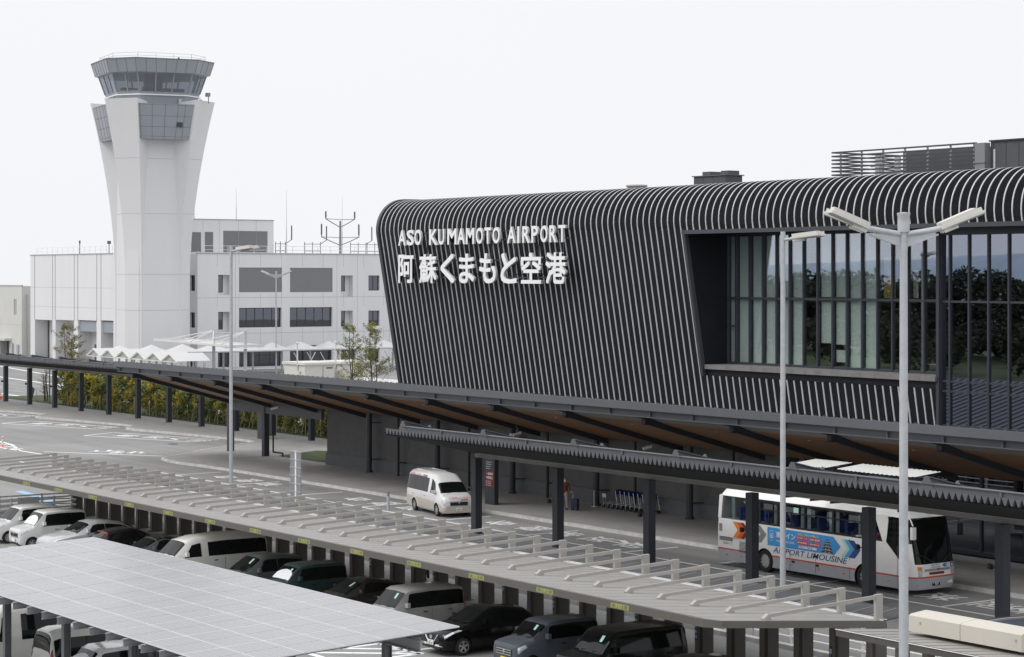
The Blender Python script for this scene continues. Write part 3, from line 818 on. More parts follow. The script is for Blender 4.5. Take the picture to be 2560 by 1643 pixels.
# ================================================================ folded plate canopies on posts
def folded_canopy(name, label, x0, x1, ye, yg, zg, ze, posts, tri_step, group, tri0=1.55):
    t = thing(name, label, 'canopy', ((x0 + x1) / 2, yg, 0), group=group)
    sl = (ze - zg) / (ye - yg)
    zz = lambda y: zg + sl * (y - yg)
    y2 = yg + .35
    b = MB()
    n = int((x1 - x0) / .30)
    def rf(dy, z):
        for i in range(n):
            xa = x0 + i * .30
            p = [(xa, 0.0), (xa + .12, -.26), (xa + .18, -.26), (xa + .30, 0.0)]
            for (u0, h0), (u1, h1) in zip(p[:-1], p[1:]):
                b.quad((u0, ye, zz(ye) + h0), (u1, ye, zz(ye) + h1), (u1, y2, zz(y2) + h1), (u0, y2, zz(y2) + h0))
            b.quad((p[0][0], ye + .002, zz(ye) + .02), (p[1][0], ye + .002, zz(ye) + p[1][1]), (p[2][0], ye + .002, zz(ye) + p[2][1]), (p[3][0], ye + .002, zz(ye) + .02))
    rf(0, 0)
    b.build('folded_roof', 'mid_steel', t, fix=False)
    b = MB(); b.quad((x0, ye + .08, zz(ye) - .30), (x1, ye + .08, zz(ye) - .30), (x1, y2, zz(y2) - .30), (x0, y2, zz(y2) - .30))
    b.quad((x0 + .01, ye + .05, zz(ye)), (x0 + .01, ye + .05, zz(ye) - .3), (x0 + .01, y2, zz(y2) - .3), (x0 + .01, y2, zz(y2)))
    b.build('underside', 'arch_dark', t, fix=False)  # near-black colour stands in for the shade beneath the folded roof
    b = MB(); b.box(x0 + tri0 - .1, x1, ye + .04, ye + .16, ze + .02, ze + .19); b.box(x0 + tri0 - .1, x1, ye - .04, ye + .24, ze + .19, ze + .215)
    x = x0 + tri0 + tri_step / 2
    while x < x1:
        b.box(x - .05, x + .05, ye - .03, ye + .16, ze + .02, ze + .19); x += tri_step
    b.build('edge_channel', 'mid_steel', t)
    x = x0 + tri0
    while x < x1:
        b = MB()
        b.prism([(ye + .1, zz(ye) + .05), (ye + .1, ze + .44), (yg - .4, zz(yg - .4) + .36), (yg - .4, zz(yg - .4) + .05)], lambda a, c, tt: (tt, a, c), x - .03, x + .03)
        b.prism([(ye + .08, ze + .42), (yg - .4, zz(yg - .4) + .34), (yg - .4, zz(yg - .4) + .38), (ye + .08, ze + .46)], lambda a, c, tt: (tt, a, c), x - .13, x + .13)
        b.prism([(x - .36, ze + .02), (x + .36, ze + .02), (x + .09, ze + .44), (x - .09, ze + .44)], lambda a, c, tt: (a, tt, c), ye + .02, ye + .045)
        for yy in (ye + 1.6, ye + 3.4):
            b.lathe([(.04, 0), (.1, .1), (.04, .2)], (x, yy, zz(yy) + .40 - (yy - ye) * .03), 6)
        b.build('roof_beam', 'mid_steel' if name != 'x' else 'dark_steel', t); x += tri_step
    zu = zz(y2) - .30
    b = MB(); b.box(x0 + .2, x1, y2 - .05, y2 + .28, zu - .2, zu - .01)
    b.build('gutter', 'gutter', t)
    for x in posts:
        b = MB(); b.box(x - .2, x + .2, yg - .2, yg + .2, 0.02, zu - .2)
        b.box(x - .24, x + .24, yg - .24, yg + .24, 0.0, .03)
        pp = b.build('post', 'dark_steel', t)
        b = MB(); b.cyl((x - .26, yg + .05, .1), (x - .26, yg + .05, zu - .25), .055, n=8); b.build('drain_pipe', 'dark_trim', pp)
        b = MB(); b.bar((x - .18, yg - .18, 2.2), (x - .32, yg - .26, 2.22), .04, .04); b.prism([(x - .44, 2.1), (x - .30, 2.12), (x - .30, 2.28), (x - .44, 2.32)], lambda a, c, tt: (a, tt, c), yg - .32, yg - .18); b.build('loudspeaker', 'dark_trim', pp)
    return t
folded_canopy('bus_stop_canopy', 'dark folded plate canopy with sawtooth edge over the coach lane', -89.4, -46.0, 55.1, 60.0, 4.38, 5.45, [-88.6 + 6.95 * k for k in range(7)], 6.97, 'folded plate canopies on dark posts')
folded_canopy('bus_stop_canopy', 'dark folded plate canopy in front of the hedge at the left', -216.0, -137.5, 77.4, 82.3, 4.34, 5.15, [-207.5 + 6.3 * k for k in range(12)], 6.5, 'folded plate canopies on dark posts', 1.1)
# ================================================================ operations building
def wall_holes(mb, fn, a0, a1, c0, c1, holes, depth, reveal=True):
    """wall on the (a,c) plane with rectangular openings; fn(a, c, d) -> point, d = depth behind the face"""
    A = sorted({a0, a1} | {h[0] for h in holes} | {h[1] for h in holes}); Cc = sorted({c0, c1} | {h[2] for h in holes} | {h[3] for h in holes})
    for p, q in zip(A[:-1], A[1:]):
        for r, s in zip(Cc[:-1], Cc[1:]):
            m, n = (p + q) / 2, (r + s) / 2
            if any(h[0] < m < h[1] and h[2] < n < h[3] for h in holes): continue
            mb.quad(fn(p, r, 0), fn(q, r, 0), fn(q, s, 0), fn(p, s, 0))
    for h in holes:
        d = h[4] if len(h) > 4 else depth
        for (p, r), (q, s) in (((h[0], h[2]), (h[1], h[2])), ((h[1], h[2]), (h[1], h[3])), ((h[1], h[3]), (h[0], h[3])), ((h[0], h[3]), (h[0], h[2]))):
            mb.quad(fn(p, r, 0), fn(q, s, 0), fn(q, s, d), fn(p, r, d))

O = thing('operations_building', 'white three storey office block with louvred openings beside the control tower', 'building', (-280, 131.2, 0))
XF, YF, ZR = -261.7, 131.2, 16.05
FX = lambda a, c, d: (XF - d, a, c)
FY = lambda a, c, d: (a, YF + d, c)
win = [(134.35, 136.28, 10.35, 13.14, 1.1), (134.35, 136.28, 5.24, 8.05, 1.1), (137.55, 144.3, 10.73, 14.16, .35), (145.58, 152.48, 10.7, 14.13, .35),
       (137.55, 144.25, 5.83, 8.57, .4), (145.55, 152.45, 5.8, 8.56, .4), (153.86, 155.82, 10.02, 13.06, 1.1), (153.86, 155.82, 4.98, 8.03, 1.1), (158.43, 160.31, 10.89, 13.06, .3),
       (134.32, 136.22, .42, 2.9, .4), (137.58, 144.3, .39, 3.2, .4), (145.58, 152.45, .37, 3.2, .4), (153.86, 156.3, .4, 2.9, .4), (158.4, 160.3, .5, 2.9, .4), (158.43, 160.31, 5.8, 8.0, .3)]
sidew = [(-264.05, -262.45, 10.95, 13.1, .3), (-264.05, -262.45, 5.9, 8.0, .3), (-264.3, -262.45, .58, 2.5, .3)]
low = [(-318.6, -311.6, 0, 6.1, 2.2), (-310.4, -303.3, 0, 6.2, 2.2), (-301.8, -295.0, 0, 6.3, 2.2), (-293.4, -289.0, 0, 6.4, 2.2)]
b = MB()
wall_holes(b, FX, YF, 200, 0, ZR, win, .3)
wall_holes(b, FY, -289, XF, 0, ZR, sidew, .3)
wall_holes(b, FY, -320.4, -289, 0, ZR + .2, low, 4.0)
b.quad((-320.4, YF, 0), (-320.4, 190, 0), (-320.4, 190, ZR + .2), (-320.4, YF, ZR + .2))
b.quad((-320.4, YF, ZR), (XF, YF, ZR), (XF, 200, ZR), (-320.4, 200, ZR))
b.build('wall', 'white_wall', O, fix=False)
b = MB()
def window_x(h, n, m='plain_glass', split=None):
    f = MB(); y0, y1, z0, z1, d = h
    xx = XF - d
    f.box(xx - .06, xx, y0, y1, z0, z0 + .1); f.box(xx - .06, xx, y0, y1, z1 - .1, z1); f.box(xx - .059, xx + .001, y0, y0 + .1, z0, z1); f.box(xx - .059, xx + .001, y1 - .1, y1, z0, z1)
    for k in range(1, n):
        y = y0 + (y1 - y0) * k / n
        f.box(xx - .059, xx + .002, y - .06, y + .06, z0 + .1, z1 - .1)
    if split: f.box(xx - .058, xx + .003, y0, y1, split - .05, split + .05)
    w = f.build('window', 'dark_steel', O)
    g = MB(); g.box(xx - .05, xx - .03, y0 + .05, y1 - .05, z0 + .05, z1 - .05); g.build('glass_pane', m, w)
    g = MB(); g.box(xx - .9, xx - .85, y0 - .3, y1 + .3, z0 - .2, z1 + .2); g.build('interior', 'interior', w)
    return w
for h in (win[0], win[1], win[6], win[7]):
    y0, y1, z0, z1, d = h
    zl = z0 + (.35 if h in win[:2] else .75)
    window_x((y0, y0 + (y1 - y0) * .66, zl, z1, d), 1)
    f = MB(); f.box(XF - d - .05, XF - d, y0 + (y1 - y0) * .66, y1, z0, z1); f.box(XF - d - .05, XF - d, y0, y0 + (y1 - y0) * .66, z0, zl)
    f.build('niche', 'white_wall', O)
for h in (win[4], win[5]):
    w = window_x(h, 5)
    y0, y1, z0, z1, d = h
    for k in range(5):
        g = MB(); c = (.5, .25, .3, .95, .9)[k] if h is win[4] else (.3, .4, .2, .5, .45)[k]
        g.box(XF - d - .30, XF - d - .28, y0 + .15 + (y1 - y0) * k / 5, y0 - .15 + (y1 - y0) * (k + 1) / 5, z1 - .1 - (z1 - z0) * .95 * min(1, c + .3), z1 - .1)
        g.build('roller_blind', 'poster_pale' if c > .8 else 'mid_steel', w)
window_x(win[8], 2)
w = window_x(win[14], 2)
for h in win[9:14]: window_x(h, 4 if h[1] - h[0] > 4 else 1, split=1.9 if h[1] - h[0] > 4 else None)
for h in sidew:
    f = MB(); f.box(h[0], h[1], YF + .3, YF + .34, h[2], h[3]); f.build('window', 'car_glass', O)
for h in (win[2], win[3]):
    f = MB(); y0, y1, z0, z1, d = h
    n = 26
    for k in range(n):
        z = z0 + (z1 - z0) * k / n
        f.prism([(0, z), (.16, z + .02), (.16, z + .05), (0, z + (z1 - z0) / n * .86)], lambda a, c, t, d=d: (XF - d + .28 - a, t, c), y0 + .02, y1 - .02)
    for k in range(9): f.box(XF - d + .02, XF - d + .08, y0 + (y1 - y0) * k / 8 - .02, y0 + (y1 - y0) * k / 8 + .02, z0, z1)
    f.build('louvre_grille', 'louvre', O)
    f = MB(); f.box(XF - d - .1, XF - d, y0, y1, z0, z1); f.build('louvre_backing', 'mid_steel', O)
b = MB()                                   # panel joints and parapet cap
for z in (5.05, 10.0, .3):
    b.box(XF, XF + .012, YF, 200, z - .025, z + .025)
for y in [134.2 + 3.35 * k for k in range(20)]:
    for z0, z1 in ((8.7, 10.0), (10.05, 10.6), (14.25, ZR), (3.3, 5.0), (5.1, 5.7)):
        b.box(XF, XF + .01, y - .018, y + .018, z0, z1)
for y in (137.0, 153.2, 156.6, 162): b.box(XF, XF + .012, y - .018, y + .018, 0, ZR)
b.build('panel_joint', 'joint_light', O)
b = MB()
for x0 in (-318.7, -311.5, -310.5, -303.2, -301.9, -294.9, -293.4): b.box(x0 - .07, x0 + .07, YF - .015, YF, 6.2 if x0 != -318.7 else 6.1, ZR + .2)
b.build('wall_groove', 'joint', O)
b = MB()
for z in (11.2, 8.2): b.box(-320.4, -289, YF - .01, YF, z - .02, z + .02)
b.build('panel_joint', 'joint_light', O)
b = MB(); b.box(XF - .3, XF + .1, YF - .1, 200, ZR, ZR + .14); b.box(-320.5, XF + .1, YF - .1, YF + .3, ZR + .21, ZR + .33)
b.build('parapet_cap', 'joint_light', O)
b = MB(); b.box(-318, -289, YF + 2.2, YF + 2.4, 0, 6.3); b.build('recessed_wall', 'white_wall', O)
b = MB(); b.box(-316.5, -314.8, YF + 2.1, YF + 2.2, .1, 3.2); b.box(-300.5, -297, YF + 2.1, YF + 2.2, .1, 2.6); b.build('doorway', 'mid_steel', O)
b = MB(); b.box(-302, -289, YF + .3, YF + .5, 4.6, 6.2); b.build('grey_panel', 'tower_grey', O)
# penthouse
XP = -265.0
PX = lambda a, c, d: (XP - d, a, c)
ph = [(136.82, 143.81, 16.3, 19.3, .25), (133.97, 135.27, 16.3, 19.1, .25), (131.9, 133.4, 16.3, 19.05, .25)]
b = MB(); wall_holes(b, PX, 131.5, 144.77, ZR, 20.8, ph, .25)
b.quad((XP, 131.5, ZR), (-285, 131.5, ZR), (-285, 131.5, 20.8), (XP, 131.5, 20.8)); b.quad((XP, 131.5, 20.8), (XP, 144.77, 20.8), (-285, 144.77, 20.8), (-285, 131.5, 20.8)); b.quad((XP, 144.77, ZR), (XP, 144.77, 20.8), (-285, 144.77, 20.8), (-285, 144.77, ZR))
b.build('penthouse', 'white_wall', O, fix=False)
for h in ph:
    f = MB(); n = 22
    for k in range(n):
        z = h[2] + (h[3] - h[2]) * k / n
        f.prism([(0, z), (.12, z + .02), (.12, z + .05), (0, z + (h[3] - h[2]) / n * .8)], lambda a, c, t: (XP - .02 - a, t, c), h[0], h[1])
    f.build('louvre_grille', 'louvre', O)
    f = MB(); f.box(XP - .3, XP - .25, h[0], h[1], h[2], h[3]); f.build('louvre_backing', 'mid_steel', O)
b = MB()
for y in (133.7, 136.2, 139.2, 142.0): b.box(XP, XP + .012, y - .02, y + .02, ZR, 20.8)
b.box(XP - .2, XP + .08, 131.4, 144.85, 20.8, 20.92)
b.build('panel_joint', 'joint_light', O)
def railing(mb, pts, h, r=.025, step=2.0, mid=True):
    for p, q in zip(pts[:-1], pts[1:]):
        p = Vector(p); q = Vector(q); L = (q - p).length; n = max(1, int(L / step))
        for z in ((h, h * .5) if mid else (h,)): mb.bar(p + Vector((0, 0, z)), q + Vector((0, 0, z)), r * 2, r * 2)
        for i in range(n + 1):
            a = p.lerp(q, i / n); mb.bar(a, a + Vector((0, 0, h)), r * 2, r * 2)
b = MB(); railing(b, [(-318.5, YF + .3, ZR + .2), (-290, YF + .3, ZR + .2)], 1.15, .03); railing(b, [(XF - .4, 132, ZR), (XF - .4, 199, ZR)], 1.1, .03)
b.build('roof_railing', 'white_trim', O)
# rooftop aerials
def whip(y, z0, z1, x, lab):
    m = MB(); m.cyl((x, y, z0), (x, y, z0 + (z1 - z0) * .4), .06, .05, 8); m.cyl((x, y, z0 + (z1 - z0) * .4), (x, y, z1), .035, .012, 6)
    tag(m.build('whip_aerial', 'galvanised'), lab, 'aerial', 'whip aerials on the white office block')
whip(139.9, 20.8, 25.4, -267, 'thin whip aerial on the penthouse of the white office block')
whip(146.3, ZR, 25.2, -264, 'tall whip aerial right of the penthouse on the white office block')
whip(156.6, ZR, 24.6, -266, 'whip aerial beside the branching aerial mast on the roof')
whip(133.4, 20.8, 22.0, -267, 'shortest whip aerial, on the penthouse close to the tower')
am = thing('aerial_mast', 'grey aerial mast with branching arms on the white office roof', 'aerial mast', (-264, 155.1, ZR))
b = MB(); b.cyl((-264, 155.1, ZR), (-264, 155.1, 20.9), .2, .15, 10); b.build('pole', 'louvre', am)
b = MB()
for z, w, up in ((17.4, 3.1, 2.6), (20.0, 2.4, 1.6)):
    for s in (-1, 1):
        b.tube([(-264, 155.1, z), (-264, 155.1 + s * w * .5, z + .55), (-264, 155.1 + s * w, z + 1.2)], .07, 6)
        b.cyl((-264, 155.1, z + 1.1), (-264, 155.1 + s * w, z + 1.2), .05, n=6)
b.build('arm', 'louvre', am)
for z, w, h in ((18.5, 3.1, 2.0), (21.1, 2.4, 1.2)):
    for s in (-1, 1):
        b = MB(); b.cyl((-264, 155.1 + s * w, z), (-264, 155.1 + s * w, z + h), .06, n=6); b.cyl((-264, 155.1 + s * w, z + h * .2), (-264, 155.1 + s * w, z + h * .95), .12, n=8); b.build('antenna', 'mid_steel', am)
for y, lab in ((150.8, 'low bracket aerial frame left of the branching mast'), (158.4, 'low bracket aerial frame right of the branching mast'), (145.6, 'small bracket aerial frame on the roof beside the penthouse'), (161.2, 'bracket aerial frame partly behind the terminal roof edge')):
    f = thing('bracket_aerial', lab, 'aerial', (-264.5, y, ZR), group='bracket aerials on the white office roof')
    b = MB(); w = 2.6 if y != 145.6 else 1.6
    for z in (.5, 1.5): b.cyl((-264.5, y - w / 2, ZR + z), (-264.5, y + w / 2, ZR + z), .05, n=6)
    for s in (-1, 0, 1): b.cyl((-264.5, y + s * w / 2, ZR), (-264.5, y + s * w / 2, ZR + 1.8), .06, n=6)
    b.build('frame', 'louvre', f)
    b = MB(); b.tube([(-264.5, y + w / 2, ZR + 1.5), (-264.5, y + w / 2 + 1, ZR + 2.1)], .05, 6); b.cyl((-264.5, y + w / 2 + 1, ZR + 2.1), (-264.5, y + w / 2 + 1, ZR + 4.1), .09, n=6); b.build('antenna', 'mid_steel', f)
for x, h, lab in ((-303, 1.9, 'thin roof beacon post in the middle of the low white wing'), (-292.3, 1.7, 'stubby roof beacon beside the control tower')):
    f = thing('roof_beacon', lab, 'beacon', (x, YF + .8, ZR + .2))
    b = MB(); b.cyl((x, YF + .8, ZR + .2), (x, YF + .8, ZR + h), .07, n=8); b.build('post', 'mid_steel', f)
    b = MB(); b.cyl((x, YF + .8, ZR + h), (x, YF + .8, ZR + h + .45), .14 if h > 1.8 else .3, n=8); b.build('lamp', 'mid_steel', f)

# ================================================================ control tower
TX, TY = -262.6, 124.9
CT = thing('control_tower', 'white air traffic control tower with flaring fins and dark glazed cab', 'control tower', (TX, TY, 0), rotz=-10.5)
S_ = 1.0
def ring(a, c, z):                          # chamfered square, half width a, half face length c
    return [(a, -c, z), (a, c, z), (c, a, z), (-c, a, z), (-a, c, z), (-a, -c, z), (-c, -a, z), (c, -a, z)]
def loft(mb, rings, cap=True):
    n = len(rings[0])
    vs = [p for r in rings for p in r]
    fs = [[k * n + i, k * n + (i + 1) % n, (k + 1) * n + (i + 1) % n, (k + 1) * n + i] for k in range(len(rings) - 1) for i in range(n)]
    if cap: fs += [list(range(n))[::-1], [(len(rings) - 1) * n + i for i in range(n)]]
    mb.add(vs, fs)
def oct_(a): return (a * S_, a * S_ * .577)
b = MB(); a = 4.55
loft(b, [ring(a, a * .70, -1), ring(a, a * .70, 32.5)]); b.build('shaft', 'white_fin', CT, local=True)
def fin_r(z):                                # fin reach from the axis
    t = max(0, (z - 13.0) / 24.9); return 5.35 + 3.35 * t ** 1.75
def fin_w(z):
    t = max(0, (z - 13.0) / 24.9); return 1.35 + 1.25 * t ** 1.6
for k in range(4):
    an = R(45 + 90 * k); d = Vector((math.cos(an), math.sin(an), 0)); p = Vector((-d.y, d.x, 0))
    b = MB(); zs_ = [-1, 6, 13] + [13 + 24.9 * i / 12 for i in range(1, 13)]
    rr = []
    for z in zs_:
        r, w = fin_r(z), fin_w(z)
        ri = 3.2 + max(0, (z - 33) * .12)
        rr.append([tuple(d * ri - p * w * .9 + Vector((0, 0, z))), tuple(d * r - p * w + Vector((0, 0, z))), tuple(d * r + p * w + Vector((0, 0, z))), tuple(d * ri + p * w * .9 + Vector((0, 0, z)))])
    rr[-1] = [(x, y, z - (.5 if i in (0, 3) else 0)) for i, (x, y, z) in enumerate(rr[-1])]
    loft(b, rr); b.build('fin', 'white_fin', CT, local=True, smooth=20)
b = MB()
for z in (8.1, 13.2, 21.8, 29.6):
    r, w = fin_r(z) + .012, fin_w(z) + .01
    for k in range(4):
        an = R(45 + 90 * k); d = Vector((math.cos(an), math.sin(an), z)); p = Vector((-math.sin(an), math.cos(an), 0)); dd = Vector((math.cos(an), math.sin(an), 0))
        c0 = dd * r - p * w; c1 = dd * r + p * w
        b.quad((c0.x, c0.y, z), (c1.x, c1.y, z), (c1.x, c1.y, z + .05), (c0.x, c0.y, z + .05))
    loft(b, [ring(4.565, 4.56 * .70, z), ring(4.565, 4.56 * .70, z + .05)], False)
b.build('panel_joint', 'joint_light', CT, local=True, fix=False)
# grey flaring box under the cab
b = MB(); q0, q1 = 6.72, 7.72
loft(b, [ring(q0, q0 * .5, 32.3), ring(q1, q1 * .5, 37.2)])
b.build('lower_deck', 'tower_grey', CT, local=True)
b = MB()
for z in (32.65, 34.0, 35.5, 37.05):
    q = q0 + (q1 - q0) * (z - 32.3) / 4.9 + .012; loft(b, [ring(q, q * .5, z - .025), ring(q, q * .5, z + .025)], False)
for sx, sy in ((1, 0), (0, -1)):
    for t in (-.5, -.27, -.02, .22, .36, .55):
        pts = []
        for z, q in ((32.3, q0 + .014), (37.2, q1 + .014)):
            c = t * q
            pts.append((q * sx if sx else c, c if sx else q * sy, z))
        b.bar(pts[0], pts[1], .05 if t != .45 else .09, .02, up=(sx, sy, 0))
b.build('panel_joint', 'joint', CT, local=True, fix=False)
b = MB(); q = q0 + (q1 - q0) * .45 + .02; b.box(q - .02, q + .02, .22 * q, .34 * q, 34.0, 35.2); b.build('hatch', 'dark_steel', CT, local=True)
b = MB(); loft(b, [ring(*oct_(5.6), 37.2), ring(*oct_(5.85), 38.5)]); b.build('cab_base', 'tower_grey', CT, local=True)
b = MB(); loft(b, [ring(*oct_(6.15), 38.5), ring(*oct_(6.15), 38.66)]); b.build('walkway_ledge', 'white_trim', CT, local=True)
b = MB(); loft(b, [ring(*oct_(5.9), 38.66), ring(*oct_(6.02), 39.0)]); b.build('cab_sill', 'tower_grey', CT, local=True)
ring0, ring1 = ring(*oct_(6.02), 39.0), ring(*oct_(6.85), 41.6)
b = MB()
loft(b, [ring0, ring1], False)
b.build('cab_glazing', 'cab_glass', CT, local=True, fix=False)
b = MB()
for i in range(8):
    p0, p1, r0, r1 = Vector(ring0[i]), Vector(ring0[(i + 1) % 8]), Vector(ring1[i]), Vector(ring1[(i + 1) % 8])
    n = 3 if (p1 - p0).length > 5.5 else 2
    for k in range(n):
        c0, c1 = p0.lerp(p1, k / n), r0.lerp(r1, k / n)
        b.bar(c0 * 1.001, c1 * 1.001, .16, .16)
b.build('cab_mullion', 'tower_grey', CT, local=True)
b = MB(); loft(b, [ring(*oct_(5.7), 38.9), ring(*oct_(5.7), 39.0)]); b.build('cab_floor', 'interior_floor', CT, local=True)
b = MB()
for i in range(8):
    an = R(22.5 + 45 * i); b.box(3.6 * math.cos(an) - .8, 3.6 * math.cos(an) + .8, 3.6 * math.sin(an) - .8, 3.6 * math.sin(an) + .8, 39.0, 39.7 + .15 * (i % 3))
b.build('console_desk', 'dark_trim', CT, local=True)
b = MB(); loft(b, [ring(*oct_(6.9), 41.55), ring(*oct_(6.9), 41.6)]); b.box(-1.2, 1.0, -1, 1.2, 39, 41.6)
b.box(-3.4, -2.6, 1.5, 2.2, 40.6, 41.6); b.box(1.6, 2.3, -3, -2.2, 40.8, 41.6)
b.build('cab_ceiling', 'mid_steel', CT, local=True)
b = MB(); loft(b, [ring(*oct_(6.8), 41.5), ring(*oct_(7.3), 41.65), ring(*oct_(7.85), 43.55)]); b.build('roof_band', 'tower_grey', CT, local=True)
b = MB()
ra, rb = ring(*oct_(7.3), 41.65), ring(*oct_(7.85), 43.55)
for i in range(8):
    p0, p1, r0, r1 = Vector(ra[i]), Vector(ra[(i + 1) % 8]), Vector(rb[i]), Vector(rb[(i + 1) % 8])
    n = 6 if (p1 - p0).length > 6 else 3
    for k in range(n):
        c0, c1 = p0.lerp(p1, k / n), r0.lerp(r1, k / n); o = Vector((c0.x, c0.y, 0)).normalized() * .012
        b.bar(c0 + o, c1 + o, .05, .03, up=o)
loft(b, [ring(7.87 * S_, 7.87 * S_ * .577, 43.45), ring(7.87 * S_, 7.87 * S_ * .577, 43.59)], False)
b.build('panel_joint', 'joint', CT, local=True, fix=False)
b = MB(); rr = ring(*oct_(6.7), 43.55); railing(b, rr + [rr[0]], .85, .02, 2.4); b.build('roof_railing', 'galvanised', CT, local=True)
b = MB(); b.cyl((4.6, 2.6, 43.5), (4.6, 2.6, 44.1), .13, n=8); b.build('beacon', 'dark_trim', CT, local=True)
b = MB(); b.cyl((6.9, 6.3, 37.5), (6.9, 6.3, 38.5), .07, n=6); b.box(6.3, 7.2, 6.0, 6.5, 38.5, 39.0); b.box(5.6, 6.1, 5.2, 5.6, 37.6, 38.1); b.build('camera_unit', 'louvre', CT, local=True)
b = MB(); q = oct_(5.75)[0] + .03; b.box(q, q + .25, 2.2, 2.6, 37.4, 38.1); b.build('wall_box', 'galvanised', CT, local=True)

for o_ in kids(CT):                          # tower shrunk about the camera point to stand in front of the office block
    for vt in o_.data.vertices:
        vt.co = Vector((vt.co.x * .94, vt.co.y * .94, vt.co.z * .94 + .78))

# ================================================================ cream building at the far left
F = thing('cream_building', 'low cream two storey building at the far left edge', 'building', (-328.2, 132.9, -.8))
b = MB(); X2, Y2 = -328.2, 132.9
h = [(-331.6, -331.2, 6.6, 9.2, .2), (-330.9, -330.5, 6.6, 9.2, .2), (-337.5, -333.6, -.8, 2.3, 1.2)]
wall_holes(b, lambda a, c, d: (a, Y2 + d, c), -370, X2, -1, 11.35, h, .2)
h2 = [(134.8, 136.4, 6.9, 8.0, .25)]
wall_holes(b, lambda a, c, d: (X2 - d, a, c), Y2, 165, -1, 11.35, h2, .25)
b.quad((-370, Y2, 11.35), (X2, Y2, 11.35), (X2, 165, 11.35), (-370, 165, 11.35))
b.build('wall', 'beige_wall', F, fix=False)
for q in h[:2]:
    b = MB(); b.box(q[0], q[1], Y2 + .2, Y2 + .25, q[2], q[3]); b.build('window', 'mid_steel', F)
b = MB(); b.box(X2 - .3, X2 - .25, 134.8, 136.4, 6.9, 8.0); b.build('window', 'car_glass', F)
b = MB(); b.box(-337.5, -333.6, Y2 + 1.2, Y2 + 1.3, -.8, 2.3); b.build('doorway', 'mid_steel', F)
b = MB(); b.box(-339, -332.6, Y2 - 1.2, Y2, 2.35, 2.75); b.build('door_hood', 'beige_wall', F)
for x, z0, z1 in ((-332, .3, 2.0), (-329.6, .3, 1.8)):
    b = MB(); b.box(x - .35, x + .35, Y2 - .3, Y2, z0, z1); b.build('meter_box', 'galvanised', F)
b = MB(); b.box(-370, X2 + .08, Y2 - .08, Y2 + .2, 11.35, 11.5); b.build('parapet_cap', 'joint_light', F)
b = MB(); b.cyl((X2 + .15, 133.7, -1), (X2 + .15, 133.7, 10), .09, n=8); b.box(-370, X2 + .01, Y2 - .01, Y2, 5.0, 5.05); b.build('drain_pipe', 'joint_light', F)

# ================================================================ white walkway canopies
def tent(y, i):
    t = thing('tent_canopy', '', 'tent canopy', (-252, y, 0), group='white pyramid tents over the walkway')
    b = MB(); w, d = 2.2, 2.0
    n = 8
    def f(u, v):
        x, yy = (u * 2 - 1), (v * 2 - 1); m = max(abs(x), abs(yy)); return (-252 + x * d, y + yy * w, 3.06 + (1 - m) ** 1.25 * 1.0 + .05)
    b.grid(f, n * 2, n * 2); b.build('roof', 'tent_white', t, smooth=60)
    for s in (-1, 1):
        b = MB(); b.cyl((-252 + s * d, y - 2.2, 3.0), (-252 + s * d, y + 2.2, 3.0), .09, n=8); b.build('eaves_rail', 'galvanised', t)
    b = MB(); b.cyl((-252 - d * .6, y + w, 0), (-252 - d * .6, y + w, 3.0), .14, n=8); b.build('post', 'galvanised', t)
    return t
TL = ['pyramid tent partly behind the thin tree at the left', 'pyramid tent just right of the thin left tree', 'pyramid tent behind the middle gable tents', 'pyramid tent behind the right gable tents', 'pyramid tent under the left mast of the cable canopy', 'pyramid tent right of the tall lamp post', 'pyramid tent below the left louvred opening', 'pyramid tent below the right louvred opening', 'pyramid tent left of the thin tree by the terminal', 'pyramid tent closest to the terminal end']
for i in range(10):
    tent(115.3 + 4.42 * i, i)['label'] = 'white ' + TL[i]
gl = ['leftmost white gable tent of the row, half hidden by the tree', 'second white gable tent from the tree', 'third white gable tent from the tree', 'fourth white gable tent from the tree', 'fifth white gable tent from the tree', 'rightmost white gable tent of the row with its long side showing']
for i in range(6):
    x = -249.7 + 4.33 * i
    t = thing('gable_tent', gl[i], 'tent canopy', (x, 112, 0), group='white gable tents in a row')
    def f(u, v):
        a = (u * 2 - 1); return (x + a * 2.12, 110.6 + 4.4 * v, 3.85 - abs(a) ** 1.15 * .88)
    b = MB(); b.grid(f, 12, 4); b.build('roof', 'tent_white', t, smooth=40)
    b = MB()
    b.tube([(x - 2.1, 110.62, 2.9), (x, 110.62, 3.78), (x + 2.1, 110.62, 2.9)], .07, 6); b.tube([(x - 2.1, 110.62, 2.86), (x + 2.1, 110.62, 2.86)], .05, 6)
    b.tube([(x - 2.1, 114.9, 2.9), (x, 114.9, 3.78), (x + 2.1, 114.9, 2.9)], .07, 6)
    b.build('frame', 'tent_under', t)
    b = MB(); b.quad((x - 1.95, 110.8, 2.95), (x + 1.95, 110.8, 2.95), (x, 110.8, 3.72)); b.build('gable_shade_sheet', 'tent_shade', t, fix=False)  # sheet added across the open gable, imitating the shaded underside of the roof
    b = MB(); b.cyl((x + 2.1, 111.2, 0), (x + 2.1, 111.2, 2.8), .15, n=8); b.cyl((x + 2.1, 114.2, 0), (x + 2.1, 114.2, 2.8), .15, n=8); b.build('post', 'galvanised', t)
cb = thing('cable_stayed_canopy', 'white flat canopy hung from two masts with white stays', 'canopy', (-232, 118, 0))
b = MB(); b.grid(lambda u, v: (-243.9 + 21.1 * u, 116.2 + 4.2 * v, 4.92 - .28 * u + .1 * math.sin(u * 160) * .3 - .25 * math.sin(v * math.pi)), 100, 6); b.build('roof', 'tent_white', cb, smooth=60)
b = MB()
for y in (116.15, 120.45): b.bar((-243.9, y, 5.0), (-222.8, y, 4.72), .1, .25)
